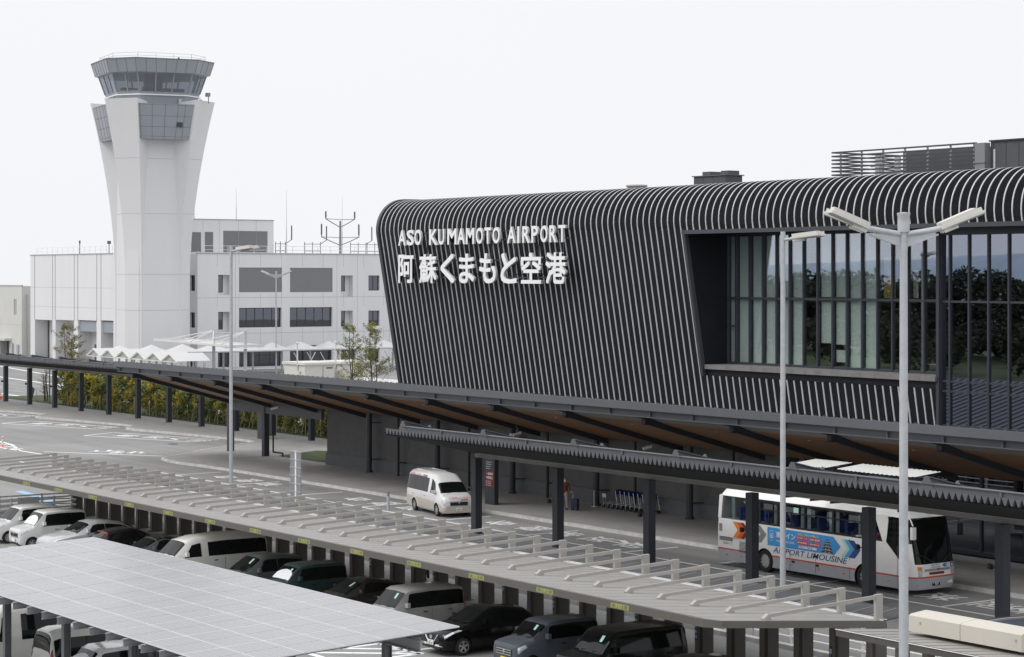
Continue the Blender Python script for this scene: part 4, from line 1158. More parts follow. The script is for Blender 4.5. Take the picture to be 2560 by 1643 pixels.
b.bar((-243.9, 116.2, 5.0), (-243.9, 120.4, 5.0), .12, .3); b.bar((-222.8, 116.2, 4.72), (-222.8, 120.4, 4.72), .12, .3)
b.build('edge_beam', 'tent_white', cb)
for x in (-232.2, -224.05):
    b = MB(); b.cyl((x, 118.6, 0), (x, 118.6, 6.5), .2, n=10); b.build('mast', 'galvanised', cb)
    b = MB()
    for dx, yy in ((-9.5, 116.3), (-4.5, 116.3), (-2.2, 116.3), (4.2, 116.3)):
        if -243.9 < x + dx < -222.8: b.cyl((x, 118.6, 6.35), (x + dx, yy, 5.0 - .28 * (x + dx + 243.9) / 21.1), .07, n=6)
    b.build('stay', 'tent_white', cb)

# ================================================================ plant cabins, low roof and security fence
lo = thing('low_white_roof', 'low white shed with ribbed roof below the beige plant cabins', 'shed', (-166, 101, 0))
b = MB(); b.box(-176, -158, 97, 106, 0, 2.75); b.build('wall', 'beige_wall', lo)
b = MB(); b.grid(lambda u, v: (-176.4 + 18.8 * u, 96.4 + 10 * v, 2.8 + .35 * v + .05 * math.sin(u * 280)), 120, 2); b.build('roof', 'tent_white', lo)
for i, (y0, y1, lab) in enumerate(((101.6, 104.9, 'beige plant cabin with thin vent pipe, left of the pair'), (105.9, 109.4, 'beige plant cabin nearest the thin tree, right of the pair'))):
    q = thing('plant_cabin', lab, 'plant cabin', (-181.5, (y0 + y1) / 2, 0), group='beige plant cabins on the low roof')
    b = MB(); b.box(-183.8, -179.7, y0, y1, 0, 4.35); b.build('casing', 'cabin_beige', q)
    b = MB(); b.box(-184, -179.5, y0 - .15, y1 + .15, 4.35, 4.58); b.build('lid', 'cabin_beige', q)
    b = MB(); b.box(-179.7, -179.67, y0 + 2, y0 + 2.04, 2.6, 4.2); b.box(-179.7, -179.67, y0 + 2.4, y0 + 3.1, 3.95, 4.1); b.build('door_seam', 'joint', q)
    b = MB(); b.cyl((-181, y0 - .1, 3.8), (-181, y0 - .1, 6.4), .07, n=6); b.lathe([(.13, 0), (.18, .1), (.1, .25)], (-181, y0 - .1, 6.35), 8); b.build('vent_pipe', 'tent_white', q)
    b = MB(); b.lathe([(.18, 0), (.16, .15), (.05, .2)], (-180.6, y0 - .12, 3.6), 8); b.build('wall_lamp', 'lamp_body', q)
sf = thing('security_fence', 'grey post fence with outward cranked tops behind the plant cabins', 'fence', (-200, 115, 0))
for k in range(10):
    b = MB(); y = 110 + 1.6 * k; b.cyl((-196, y, 0), (-196, y, 4.1), .06, n=6); b.tube([(-196, y, 4.1), (-196, y - .5, 4.9)], .05, 6)
    if k % 2: b.tube([(-196, y, 4.1), (-196, y + .5, 4.9)], .05, 6)
    b.build('post', 'galvanised', sf)
b = MB()
for z in (1.5, 2.8, 4.0): b.cyl((-196, 110, z), (-196, 124.4, z), .025, n=5)
b.build('rail', 'galvanised', sf)
# ================================================================ cantilever canopy over the car park edge
Wk = thing('car_park_canopy', 'long pale translucent canopy with cantilever tie beams between car park and coach lane', 'canopy', (-80, 47.3, 0))
YN, ZN2, YP, ZP = 40.42, 2.92, 47.3, 2.28
XA, XB = -112.9, -47.3
slw = (ZP - ZN2) / (YP - YN)
zw = lambda y: ZN2 + slw * (y - YN)
b = MB(); b.prism([(XA, YN), (XB - .36, YN), (XB, YN + .24), (XB, YP), (XA, YP)], lambda a, c, t: (a, c, zw(c) + t), -.03, 0)
b.build('roof_sheet', 'polycarbonate', Wk)
b = MB(); b.box(XA, XB - .35, YN - .14, YN, ZN2 - .22, ZN2 + .02)
b.build('edge_fascia', 'canopy_fascia', Wk)
b = MB()
b.prism([(YN + .2, zw(YN + .2) - .2), (YP, ZP - .2), (YP, ZP + .01), (YN + .2, zw(YN + .2) + .01)], lambda a, c, t: (t, a, c), XB, XB + .12)
b.add([(XB - .35, YN - .14, ZN2 - .22), (XB + .12, YN + .2, zw(YN + .2) - .2), (XB + .12, YN + .2, zw(YN + .2) + .01), (XB - .35, YN - .14, ZN2 + .02), (XB - .35, YN, ZN2 - .22), (XB, YN + .2, ZN2 - .2), (XB, YN + .2, ZN2), (XB - .35, YN, ZN2 + .02)],
      [[0, 1, 2, 3], [4, 7, 6, 5], [0, 4, 5, 1], [3, 2, 6, 7]])
b.build('end_fascia', 'canopy_fascia', Wk)
b = MB()
x = XA + .4
k = 0
while x < XB - .1:
    b.bar((x, YN + .02, zw(YN) + .006), (x, YP, zw(YP) + .006), .012, .004); x += .825; k += 1
b.build('roof_seam', 'seam', Wk)
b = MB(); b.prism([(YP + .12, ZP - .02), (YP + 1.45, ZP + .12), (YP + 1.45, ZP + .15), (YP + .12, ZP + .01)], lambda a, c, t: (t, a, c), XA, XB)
b.build('rear_roof', 'polycarbonate_dark_reflection', Wk)
b = MB()
x = XA + .4
while x < XB - .1:
    b.bar((x, YP + .14, ZP + .018), (x, YP + 1.45, ZP + .158), .02, .012); x += .825
b.build('rear_roof_seam', 'seam', Wk)
b = MB(); b.box(XA, XB, YP - .02, YP + .02, ZP + .0, ZP + .03); b.box(XA, XB, YP + .13, YP + .16, ZP + .0, ZP + .035)
b.build('valley_trim', 'white_trim', Wk)
b = MB(); b.box(XA, XB, YP + .02, YP + .13, ZP - .12, ZP - .02); b.build('valley_gutter', 'dark_trim', Wk)
PB = 1.655
NB = 40
pillar = {}
for k in range(NB):
    x = XB + .10 - .32 - PB * k
    if x < XA: break
    if x > -109.8:
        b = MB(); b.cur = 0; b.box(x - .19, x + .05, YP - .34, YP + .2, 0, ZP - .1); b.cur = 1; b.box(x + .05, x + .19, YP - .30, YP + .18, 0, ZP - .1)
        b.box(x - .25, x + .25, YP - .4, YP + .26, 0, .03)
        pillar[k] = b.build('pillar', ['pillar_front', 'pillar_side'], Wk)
    b = MB(); b.box(x - .06, x + .06, YP - .14, YP + .14, ZP - .1, ZP + .80)
    b.build('post_head', 'canopy_alloy', Wk)
    yb = YP - 4.6
    b = MB(); b.prism([(YP - .13, ZP + .66), (YP - .13, ZP + .78), (yb, zw(yb) + .17), (yb, zw(yb) + .07)], lambda a, c, t: (t, a, c), x - .03, x + .03)
    b.build('tie_beam', 'canopy_alloy', Wk)
    b = MB(); b.prism([(yb + .08, zw(yb) + .01), (yb + .06, zw(yb) + .13), (yb - .02, zw(yb) + .19), (yb - .22, zw(yb) + .06), (yb - .20, zw(yb) + .01)], lambda a, c, t: (t, a, c), x - .075, x + .075)
    b.build('tie_bracket', 'canopy_alloy', Wk)
for k in range(14):
    x = -51.6 - 3.94 * k
    if x < XA + 1: break
    b = MB(); b.cur = 0; b.box(x - .45, x + .45, YN - .150, YN - .142, ZN2 - .19, ZN2 - .04)
    b.cur = 1; put_text(b, '頭上注意', (x - .40, YN - .1515, ZN2 - .17), (1, 0, 0), (0, 0, 1), .80, .11)
    b.build('warning_strip', ['tape_yellow', 'ink'], Wk, fix=False)
def pillar_sign(k, z0, z1, chars, badge=False):
    x = XB + .10 - .32 - PB * k
    b = MB(); b.cur = 0; b.box(x - .17, x - .04, YP - .352, YP - .343, z0, z1)
    b.cur = 1
    n = len(chars); s = (z1 - z0 - .06) / n
    for i, ch in enumerate(chars):
        zz_ = z1 - .03 - s * (i + 1) + s * .12
        put_text(b, ch, (x - .155, YP - .3535, zz_), (1, 0, 0), (0, 0, 1), .10, s * .76, bold=.03)
    b.build('pillar_sign', ['sign_blue', 'g_white'], pillar[k], fix=False)
for k, z0, z1, s in ((1, .45, 1.25, '優先'), (5, .50, 1.28, '一般車両'), (7, .5, 1.2, '一般車両'), (10, .5, 1.2, '一般車両'), (12, .7, 1.2, '一般'), (15, .5, 1.2, '一般車両'), (18, .6, 1.3, '一般車両')):
    if k in pillar: pillar_sign(k, z0, z1, s)

# shelter at the right with the beige roof box
Z = thing('beige_box_shelter', 'translucent shelter with a long cream box beam along its roof at the lower right', 'shelter', (-40, 46.3, 0))
XS, XE = -43.9, -28.0
zr = lambda y: 2.95 - .093 * (y - 42.1)
b = MB(); b.add([(XS, 42.1, zr(42.1)), (XE, 42.1, zr(42.1)), (XE, 46.2, zr(46.2)), (XS, 46.2, zr(46.2)), (XS, 42.1, zr(42.1) + .03), (XE, 42.1, zr(42.1) + .03), (XE, 46.2, zr(46.2) + .03), (XS, 46.2, zr(46.2) + .03)],
      [[0, 3, 2, 1], [4, 5, 6, 7], [0, 1, 5, 4], [1, 2, 6, 5], [2, 3, 7, 6], [3, 0, 4, 7]]); b.build('roof_sheet', 'polycarbonate', Z)
b = MB()
for k in range(28): b.bar((XS + .55 * k, 42.12, zr(42.1) + .036), (XS + .55 * k, 46.1, zr(46.1) + .036), .022, .016)
b.build('roof_seam', 'seam', Z)
b = MB(); b.box(XS, XE, 42.02, 42.1, 2.8, 3.0); b.build('edge_fascia', 'pillar_side', Z)
b = MB(); b.box(XS, XE, 41.99, 42.02, 2.985, 3.0); b.build('edge_trim', 'white_trim', Z)
for xa, xb in ((-42.75, -40.81), (-40.79, -38.6)):
    b = MB(); b.prism([(43.75, 2.93), (43.75, 3.38), (43.85, 3.42), (44.45, 3.47), (44.9, 2.75)], lambda a, c, t: (t, a, c), xa, xb); b.build('box_beam', 'beige_box', Z, smooth=20)
for xx in (-42.3, -38.8):
    b = MB(); b.lathe([(.03, 0), (.03, .05)], (xx, 43.73, 3.2), 8); b.build('bolt', 'galvanised', Z)
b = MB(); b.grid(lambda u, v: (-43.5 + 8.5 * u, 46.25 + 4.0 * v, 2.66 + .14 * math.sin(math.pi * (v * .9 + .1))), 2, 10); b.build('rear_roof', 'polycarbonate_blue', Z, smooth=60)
b = MB()
for k in range(7):
    pts = [(-43.2 + 1.4 * k, 46.25 + 4.0 * v / 8, 2.672 + .14 * math.sin(math.pi * (v / 8 * .9 + .1))) for v in range(9)]
    b.tube(pts, .018, 5)
b.tube([(-43.5, 50.25, 2.66), (-35, 50.25, 2.66)], .03, 6)
b.build('rear_roof_seam', 'canopy_alloy', Z)
for xx, w in ((-42.6, .14), (-41.6, .10), (-38.9, .1), (-35.5, .14)):
    b = MB(); b.box(xx - w, xx + w, 43.2, 43.5, 0, 2.8); b.build('pillar', 'pillar_front', Z)

# ================================================================ white guard rail along the island
GR = thing('white_guard_rail', 'white tubular guard rail with four rails along the traffic island', 'guard rail', (-70, 51, 0))
b = MB()
for z in (.28, .56, .84, 1.1): b.cyl((-98.5, 51, z), (-30, 51, z), .03, n=8)
b.build('rail', 'white_rail', GR, smooth=40)
for k in range(19):
    x = -98 + 3.54 * k
    b = MB(); b.cyl((x, 51.02, 0), (x, 51.02, 1.16), .055, n=10); b.lathe([(.07, 0), (.07, .05), (.03, .08)], (x, 51.02, 1.15), 10)
    for z in (.28, .56, .84, 1.1): b.lathe([(.075, -.05), (.075, .05)], (x, 51.02, z), 10)
    b.build('post', 'white_rail', GR, smooth=40)
GC = thing('curved_guard_rail', 'white guard rail with a rounded end behind the leftmost white box car', 'guard rail', (-107.5, 45, 0))
b = MB()
for z in (.40, .66, .93, 1.2):
    pts = [(-108.3, 30, z), (-108.3, 45.7, z), (-108.15, 46.2, z), (-107.8, 46.5, z), (-107.4, 46.55, z), (-106.95, 46.35, z), (-106.7, 45.9, z), (-106.65, 45.4, z), (-106.65, 30, z)]
    b.tube(pts, .04, 8)
b.build('rail', 'white_rail', GC, smooth=50)
for x, y in [(-108.3, 45.0 - 2.4 * k) for k in range(6)] + [(-106.65, 45.0 - 2.4 * k) for k in range(6)]:
    b = MB(); b.cyl((x, y, 0), (x, y, 1.27), .055, n=8); b.build('post', 'white_rail', GC)
b = MB(); b.box(-108.25, -108.22, 43.6, 44.8, .75, 1.1); b.build('plate', 'white_plastic', GC)

# ================================================================ solar panel carport
SP = thing('solar_carport', 'carport roofed with pale reflective solar panels in the lower left', 'carport', (-54, 25.5, 0))
sx0, sx1, sy0, sy1, sz0, sz1 = -65.1, -43.35, 22.3, 28.85, 4.10, 4.40
def sp(x, y, h=0.0):
    return (x, y, sz0 + (sz1 - sz0) * (y - sy0) / (sy1 - sy0) + h)
nx, ny = 11, 6
dx, dy = (sx1 - sx0) / nx, (sy1 - sy0) / ny
for i in range(nx):
    for j in range(ny):
        xa, xb, ya, yb = sx0 + dx * i, sx0 + dx * (i + 1), sy0 + dy * j, sy0 + dy * (j + 1)
        b = MB(); b.cur = 1
        b.add([sp(xa, ya, -.03), sp(xb, ya, -.03), sp(xb, yb, -.03), sp(xa, yb, -.03), sp(xa, ya), sp(xb, ya), sp(xb, yb), sp(xa, yb)], [[0, 3, 2, 1], [4, 5, 6, 7], [0, 1, 5, 4], [1, 2, 6, 5], [2, 3, 7, 6], [3, 0, 4, 7]])
        b.cur = 0
        xm = (xa + xb) / 2
        for p, q in ((xa + .028, xm - .012), (xm + .012, xb - .028)):
            b.quad(sp(p, ya + .018, .003), sp(q, ya + .018, .003), sp(q, yb - .018, .003), sp(p, yb - .018, .003))
        b.cur = 2
        for k in range(1, 6):
            y = ya + (yb - ya) * k / 6
            b.quad(sp(xa + .03, y - .002, .0045), sp(xb - .03, y - .002, .0045), sp(xb - .03, y + .002, .0045), sp(xa + .03, y + .002, .0045))
        b.build('solar_panel', ['panel_cell', 'panel_line', 'panel_thin'], SP, fix=False)
for k in range(22):
    x = sx0 + .5 + 1.02 * k
    if x > sx1: break
    b = MB()
    p0, p1 = Vector(sp(x, sy0 - .12, -.14)), Vector(sp(x, sy1 - .1, -.14))
    b.bar(p0, p1, .02, .18); b.bar(p0 + Vector((0, 0, .09)), p1 + Vector((0, 0, .09)), .10, .02); b.bar(p0 - Vector((0, 0, .09)), p1 - Vector((0, 0, .09)), .10, .02)
    b.build('purlin', 'purlin', SP)
for y in (23.3, 27.9):
    b = MB(); z = sp(0, y)[2] - .40
    b.bar((sx0 + .3, y, z), (sx1 - .3, y, z), .03, .26); b.bar((sx0 + .3, y, z + .13), (sx1 - .3, y, z + .13), .18, .025); b.bar((sx0 + .3, y, z - .13), (sx1 - .3, y, z - .13), .18, .025)
    b.build('main_beam', 'purlin', SP)
for y in (23.3, 27.9):
    for x in (-62.9, -58.65, -54.4, -50.1, -45.2):
        z = sp(0, y)[2] - .53
        b = MB(); b.box(x - .09, x + .09, y - .1, y - .08, 0, z); b.box(x - .09, x + .09, y + .08, y + .1, 0, z); b.box(x - .012, x + .012, y - .08, y + .08, 0, z); b.box(x - .2, x + .2, y - .2, y + .2, 0, .03)
        b.build('post', 'post_steel', SP)

# ================================================================ street lamps
def lamp(x, y, H, r0, r1, ang, both, label):
    t = thing('street_lamp', label, 'street lamp', (x, y, 0), rotz=ang, group='tall galvanised street lamps')
    b = MB(); b.cyl((0, 0, 0), (0, 0, H - 1.0), r0, r1, 18); b.lathe([(r0 * 2, 0), (r0 * 2, .03), (r0 * 1.3, .05)], (0, 0, 0), 16); b.build('pole', 'galvanised', t, local=True, smooth=40)
    b = MB(); b.cyl((0, 0, H - 1.0), (0, 0, H - .05), r1 * 1.05, n=16)
    if both: b.lathe([(r1 * 1.55, 0), (r1 * 1.6, .25), (r1 * 1.6, .42), (r1 * 1.75, .44), (r1 * 1.75, .5), (.02, .52)], (0, 0, H - .5), 18)
    b.build('pole_cap', 'galvanised', t, local=True, smooth=40)
    for s in ((1, -1) if both else (1,)):
        for sp_ in (14, -14):
            d = Vector((s * math.cos(R(sp_)), s * math.sin(R(sp_)) , 0)); z0 = H - .55
            p0 = d * r1 + Vector((0, 0, z0)); p1 = d * .65 + Vector((0, 0, z0 + .08)); p2 = d * (1.08 if both else .55) + Vector((0, 0, z0 + .16))
            b = MB()
            if both: b.tube([p0, p1, p2], .075, 10)
            else: b.tube([d * r1 + Vector((0, 0, H - .35)), d * .6 + Vector((0, 0, H - .30))], .05, 8); p2 = d * .5 + Vector((0, 0, H - .30))
            if both: b.prism([(r1, -.32), (.9, -.02), (.9, .02), (r1, .02)], lambda a, c, tt, d=d, z0=z0: tuple(d * a + Vector((-d.y, d.x, 0)) * tt + Vector((0, 0, z0 + c - .02))), -.012, .012)
            b.build('arm', 'galvanised', t, local=True, smooth=40)
            up = .40 if both else .10
            e = (d + Vector((0, 0, up))).normalized(); sd_ = Vector((-d.y, d.x, 0)); n_ = sd_.cross(e) * -1 if sd_.cross(e).z < 0 else sd_.cross(e)
            hb = MB()
            def L(u, v, w): return tuple(p2 + e * (u * 1.06) + sd_ * (v * 1.0) + n_ * (w * 1.05))
            outline = [(-.1, .10), (.12, .17), (.95, .19), (1.02, .17), (1.02, -.17), (.95, -.19), (.12, -.17), (-.1, -.10)]
            hb.prism(outline, lambda a, c, tt: L(a, c, tt), -.02, .05)
            hb.prism([(a * .93 + .03, c * .78) for a, c in outline], lambda a, c, tt: L(a, c, tt), .05, .15)
            hb.prism([(-.05, .07), (.3, .09), (.3, -.09), (-.05, -.07)], lambda a, c, tt: L(a, c, tt), -.12, -.02)
            hd = hb.build('lamp_head', 'lamp_body', t, local=True, smooth=30)
            g = MB(); g.prism([(.15, .15), (.97, .16), (.97, -.16), (.15, -.15)], lambda a, c, tt: L(a, c, tt), -.045, -.022); g.build('lens', 'lens', hd, local=True)
    return t
lamp(-39.56, 40.3, 14.65, .135, .10, 90 - 35, True, 'tall galvanised street lamp with four heads, nearest, in front of the coach')
lamp(-58.7, 53.5, 14.7, .115, .085, 90 - 60, False, 'tall galvanised street lamp in front of the middle of the coach')
lamp(-102.7, 53.5, 14.7, .11, .08, 90 - 60, False, 'tall galvanised street lamp in front of the canopy at the left')
lamp(-250.8, 137.4, 13.6, .12, .09, 90 - 35, True, 'street lamp with heads on both sides in front of the white office block')
# ================================================================ vehicles
class Body:
    """lofted car body: local -Y is the nose; stations of (y, half width, underside, shoulder z, half roof width, top z, corner radius)"""
    def __init__(s, st):
        s.st = st; s.rings = [s.half(*q) for q in st]
    def half(s, y, w, zb, zsh, wt, zt, cr):
        zm = zb + (zsh - zb) * .5
        h = [(0, zb), (w * .90, zb), (w * .975, zb + .09), (w, zm), (w * .985, zsh), (wt, zt - cr), (wt - cr * .8, zt - cr * .28), (wt * .5, zt - .012), (0, zt)]
        return [(x, y, z) for x, z in h]
    def P(s, u, t):
        if t > 8: x, y, z = s.P(u, 16 - t); return (-x, y, z)
        u = max(0, min(u, len(s.st) - 1.0001)); i = int(u); f = u - i
        t = max(0, min(t, 7.9999)); j = int(t); g = t - j
        def mixp(a, b, k): return tuple(a[n] + (b[n] - a[n]) * k for n in range(3))
        return mixp(mixp(s.rings[i][j], s.rings[i][j + 1], g), mixp(s.rings[i + 1][j], s.rings[i + 1][j + 1], g), f)
    def mesh(s):
        b = MB(); full = [r + [(-x, y, z) for x, y, z in r[7:0:-1]] for r in s.rings]
        n = 16; vs = [p for r in full for p in r]
        fs = [[k * n + i, k * n + (i + 1) % n, (k + 1) * n + (i + 1) % n, (k + 1) * n + i] for k in range(len(full) - 1) for i in range(n)]
        fs += [list(range(n))[::-1], [(len(full) - 1) * n + i for i in range(n)]]
        b.add(vs, fs); return b
    def patch(s, mb, c, nu=8, nv=6, eps=.008, mirror=False):
        """four (station, ring) corners in order -> skin patch just above the body"""
        def uv(a, b):
            p = [c[0][k] * (1 - a) * (1 - b) + c[1][k] * a * (1 - b) + c[2][k] * a * b + c[3][k] * (1 - a) * b for k in range(2)]
            return p
        def f(a, b):
            u, t = uv(a, b); p = Vector(s.P(u, t)); d = .02
            tu = Vector(s.P(u + d, t)) - Vector(s.P(u - d, t)); tv = Vector(s.P(u, t + d)) - Vector(s.P(u, t - d))
            n = tu.cross(tv)
            if n.length < 1e-9: n = Vector((0, 0, 1))
            n.normalize()
            ctr = Vector((0, p.y * .6 + 1.0, .7))
            if n.dot(p - ctr) < 0: n = -n
            p += n * eps
            return (-p.x if mirror else p.x, p.y, p.z)
        mb.grid(f, nu, nv)

def wheel(parent, x, y, r, w=.19, rim='alloy', spokes=5, twin=False):
    s = 1 if x > 0 else -1
    b = MB(); b.lathe([(r * .62, -w / 2), (r * .93, -w / 2), (r, -w * .32), (r, w * .32), (r * .93, w / 2), (r * .62, w / 2)], (x, y, r), 28, 'x', False)
    wl = b.build('wheel', 'tyre', parent, local=True, smooth=40)
    b = MB(); b.lathe([(.001, s * w * .18), (r * .64, s * w * .18), (r * .66, s * w * .52), (r * .60, s * w * .50), (r * .58, s * w * .2)], (x, y, r), 28, 'x', False); b.build('rim_well', 'dark_trim', wl, local=True)
    b = MB()
    xo = x + s * w * .36
    for k in range(spokes):
        a = 2 * math.pi * k / spokes + .3
        for da in (-.11, .11):
            b.bar((xo + s * .012, y + r * .12 * math.cos(a + da * 3), r + r * .12 * math.sin(a + da * 3)), (xo, y + r * .62 * math.cos(a + da), r + r * .62 * math.sin(a + da)), r * .12, .03, up=(1, 0, 0))
    b.lathe([(r * .17, -.02), (r * .17, .025), (.02, .03)], (xo, y, r), 12, 'x')
    b.lathe([(r * .60, s * .0), (r * .65, s * .03), (r * .65, s * .05), (r * .585, s * .05)], (xo - s * .015, y, r), 28, 'x', False)
    b.build('rim', rim, wl, local=True)
    return wl

def carve(body, wheels, r, depth=.34):
    """cut round wheel arches out of a body mesh"""
    b = MB()
    for x, y in wheels:
        s = 1 if x > 0 else -1
        b.cyl((x + s * .35, y, r), (x - s * depth, y, r), r + .055, n=28)
    k = b.build('cutter', 'arch_dark'); k.parent = body.parent
    md = body.modifiers.new('arches', 'BOOLEAN'); md.operation = 'DIFFERENCE'; md.object = k; md.solver = 'EXACT'
    try: md.material_mode = 'TRANSFER'
    except Exception: pass
    dg = bpy.context.evaluated_depsgraph_get()
    me = bpy.data.meshes.new_from_object(body.evaluated_get(dg))
    body.modifiers.clear(); old = body.data; body.data = me
    bpy.data.objects.remove(k)
    me.polygons.foreach_set('use_smooth', [True] * len(me.polygons)); me.set_sharp_from_angle(angle=R(38))

def car(name, label, cat, loc, rotz, paint, L, Wd, H, kind, r=.29, rim='alloy', spokes=5, face='plain', plate='white', plate_no='', tag_on=False, shade=False, roofpaint=None, group='cars parked nose out under the car park canopy', details=True):
    t = thing(name, label, cat, loc, rotz, group)
    w = Wd / 2
    gp = .19
    if kind == 'kei':            # tall box, short bonnet
        st = [(.0, w * .88, .30, .74, w * .82, .88, .04), (.05, w * .95, .24, .80, w * .88, .96, .045), (.22, w * .99, gp, .86, w * .91, 1.01, .045), (.52, w, gp, .93, w * .91, 1.06, .045), (.70, w, gp, .96, w * .89, 1.09, .04),
              (1.22, w, gp, .98, w * .86, H - .09, .07), (1.42, w, gp, .99, w * .85, H - .02, .07), (L * .62, w, gp, 1.0, w * .85, H, .07), (L - .26, w, gp, 1.0, w * .845, H - .03, .07), (L - .08, w * .985, .24, 1.0, w * .83, H - .09, .07), (L - .03, w * .965, .30, .98, w * .82, H - .24, .07), (L, w * .94, .36, .95, w * .80, 1.05, .05)]
        ws, sd_end, bk = (4, 5), 9.0, (9, 11)
    elif kind == 'van':          # cab-over van with a high roof
        st = [(.0, w * .84, .32, .66, w * .78, .84, .05), (.05, w * .92, .25, .74, w * .84, .98, .05), (.22, w * .98, .22, .90, w * .88, 1.10, .05), (.52, w, .22, 1.04, w * .88, 1.22, .05), (.62, w, .22, 1.07, w * .86, 1.25, .04),
              (1.20, w, .22, 1.10, w * .80, 1.84, .12), (1.75, w, .22, 1.10, w * .79, H - .06, .20), (L * .6, w, .22, 1.10, w * .79, H, .20), (L - .35, w, .22, 1.10, w * .79, H - .01, .20), (L - .10, w * .99, .26, 1.08, w * .78, H - .08, .20), (L - .03, w * .97, .32, 1.05, w * .77, H - .3, .16), (L, w * .94, .38, 1.0, w * .76, 1.20, .06)]
        ws, sd_end, bk = (4, 5), 9.0, (9, 11)
    elif kind == 'hatch':
        st = [(.0, w * .78, .30, .58, w * .70, .70, .05), (.07, w * .90, .22, .66, w * .80, .80, .06), (.34, w * .98, gp, .78, w * .88, .90, .07), (.80, w, gp, .86, w * .88, .98, .06), (1.05, w, gp, .90, w * .85, 1.03, .05),
              (1.82, w, gp, .93, w * .74, H - .07, .09), (2.15, w, gp, .94, w * .72, H, .10), (L * .66, w, gp, .95, w * .71, H - .02, .10), (L - .62, w, gp, .97, w * .69, H - .12, .09), (L - .22, w * .97, .24, .98, w * .72, 1.10, .07), (L - .06, w * .92, .30, .92, w * .74, .98, .06), (L, w * .84, .36, .82, w * .70, .90, .05)]
        ws, sd_end, bk = (4, 5), 8.6, (8, 9)
    elif kind == 'suv':
        st = [(.0, w * .76, .34, .60, w * .66, .74, .06), (.09, w * .90, .25, .70, w * .78, .86, .08), (.45, w * .98, .22, .84, w * .86, .97, .10), (1.0, w, .22, .94, w * .87, 1.06, .09), (1.32, w, .22, .98, w * .84, 1.10, .07),
              (2.05, w, .22, 1.02, w * .72, H - .08, .10), (2.45, w, .22, 1.03, w * .70, H, .11), (L * .66, w, .22, 1.04, w * .68, H - .03, .11), (L - .85, w, .22, 1.06, w * .66, H - .16, .10), (L - .30, w * .97, .28, 1.06, w * .72, 1.20, .08), (L - .08, w * .92, .34, .98, w * .76, 1.06, .06), (L, w * .82, .40, .86, w * .70, .94, .05)]
        ws, sd_end, bk = (4, 5), 8.7, (8, 9)
    else:                        # low liftback
        st = [(.0, w * .76, .28, .54, w * .66, .62, .05), (.08, w * .90, .20, .62, w * .78, .72, .06), (.42, w * .98, .16, .74, w * .87, .83, .08), (.90, w, .16, .82, w * .86, .92, .07), (1.20, w, .16, .86, w * .82, .97, .06),
              (2.05, w, .16, .90, w * .70, H - .08, .09), (2.40, w, .16, .91, w * .67, H, .10), (L * .62, w, .16, .93, w * .65, H - .04, .10), (L - .95, w, .16, .96, w * .64, H - .18, .09), (L - .28, w * .96, .24, .98, w * .70, 1.06, .06), (L - .06, w * .90, .3, .90, w * .74, .98, .05), (L, w * .82, .36, .80, w * .7, .9, .05)]
        ws, sd_end, bk = (4, 5), 8.6, (8, 9)
    B = Body(st)
    fw, rw = {'kei': (.60, L - .50), 'van': (.98, L - 1.22), 'hatch': (.76, L - .72), 'suv': (.88, L - .95), 'low': (.90, L - .88)}[kind]
    body = B.mesh().build('body', paint, t, local=True, smooth=38)
    ww = [(w - .10, fw), (w - .10, rw), (-w + .10, fw), (-w + .10, rw)]
    carve(body, ww, r)
    for x, y in ww: wheel(t, x, y, r, .18, rim, spokes)
    g = MB(); B.patch(g, [(ws[0] + .06, 5.25), (ws[1] - .05, 5.15), (ws[1] - .05, 10.85), (ws[0] + .06, 10.75)], 8, 16)
    wsc = g.build('windscreen', 'car_glass', t, local=True, smooth=60)
    e_ = 6.0 if kind in ('kei', 'van') else 5.5
    for mirror in (False, True):
        g = MB(); cuts = {'kei': [(ws[0] + .45, 6.35, 6.9), (6.88, 8.0), (7.98, 8.93)], 'van': [(ws[0] + .35, 5.9, 6.1), (6.35, 7.5), (7.47, 8.88)]}.get(kind)
        if cuts:
            (a0, a1, a2), rest = cuts[0], cuts[1:]
            f0 = 5.45 if kind == 'kei' else 5.35
            q = [(f0 - .55, 4.12), (a2, 4.10), (a2, 4.90), (f0 + .12, 4.86)]
            B.patch(g, q, 10, 5, mirror=mirror); g.build('side_window', 'car_glass', t, local=True, smooth=60)
            for p, q_ in rest:
                g = MB(); B.patch(g, [(p, 4.10), (q_, 4.10), (q_, 4.90), (p, 4.90)], 8, 5, mirror=mirror); g.build('side_window', 'car_glass', t, local=True, smooth=60)
        else:
            g = MB(); B.patch(g, [(4.62, 4.14), (6.55, 4.12), (6.55, 4.90), (5.35, 4.88)], 10, 5, mirror=mirror); g.build('side_window', 'car_glass', t, local=True, smooth=60)
            g = MB(); B.patch(g, [(6.6, 4.12), (8.0, 4.12), (7.9, 4.9), (6.6, 4.90)], 8, 5, mirror=mirror); g.build('side_window', 'car_glass', t, local=True, smooth=60)
            g = MB(); B.patch(g, [(8.05, 4.14), (8.62, 4.4), (8.35, 4.8), (7.96, 4.88)], 6, 5, mirror=mirror); g.build('side_window', 'car_glass', t, local=True, smooth=60)
        # door joints, handle, mirror
        g = MB()
        for u in ((5.1, 6.93, 8.02) if cuts else (4.75, 6.58, 8.0)): B.patch(g, [(u, 2.2), (u + .012, 2.2), (u + .012, 4.06), (u, 4.06)], 1, 8, .004, mirror)
        g.build('door_joint', 'dark_trim', t, local=True)
        s = -1 if mirror else 1
        g = MB()
        for u in ((6.6, 7.6) if cuts else (6.25, 7.7)):
            p = B.P(u, 3.75); g.bar((s * (p[0] + .025), p[1] - .09, p[2]), (s * (p[0] + .025), p[1] + .09, p[2]), .03, .035)
        g.build('door_handle', 'chrome' if details else paint, t, local=True, smooth=40)
        p = B.P(5.0 if cuts else 4.8, 4.2); g = MB()
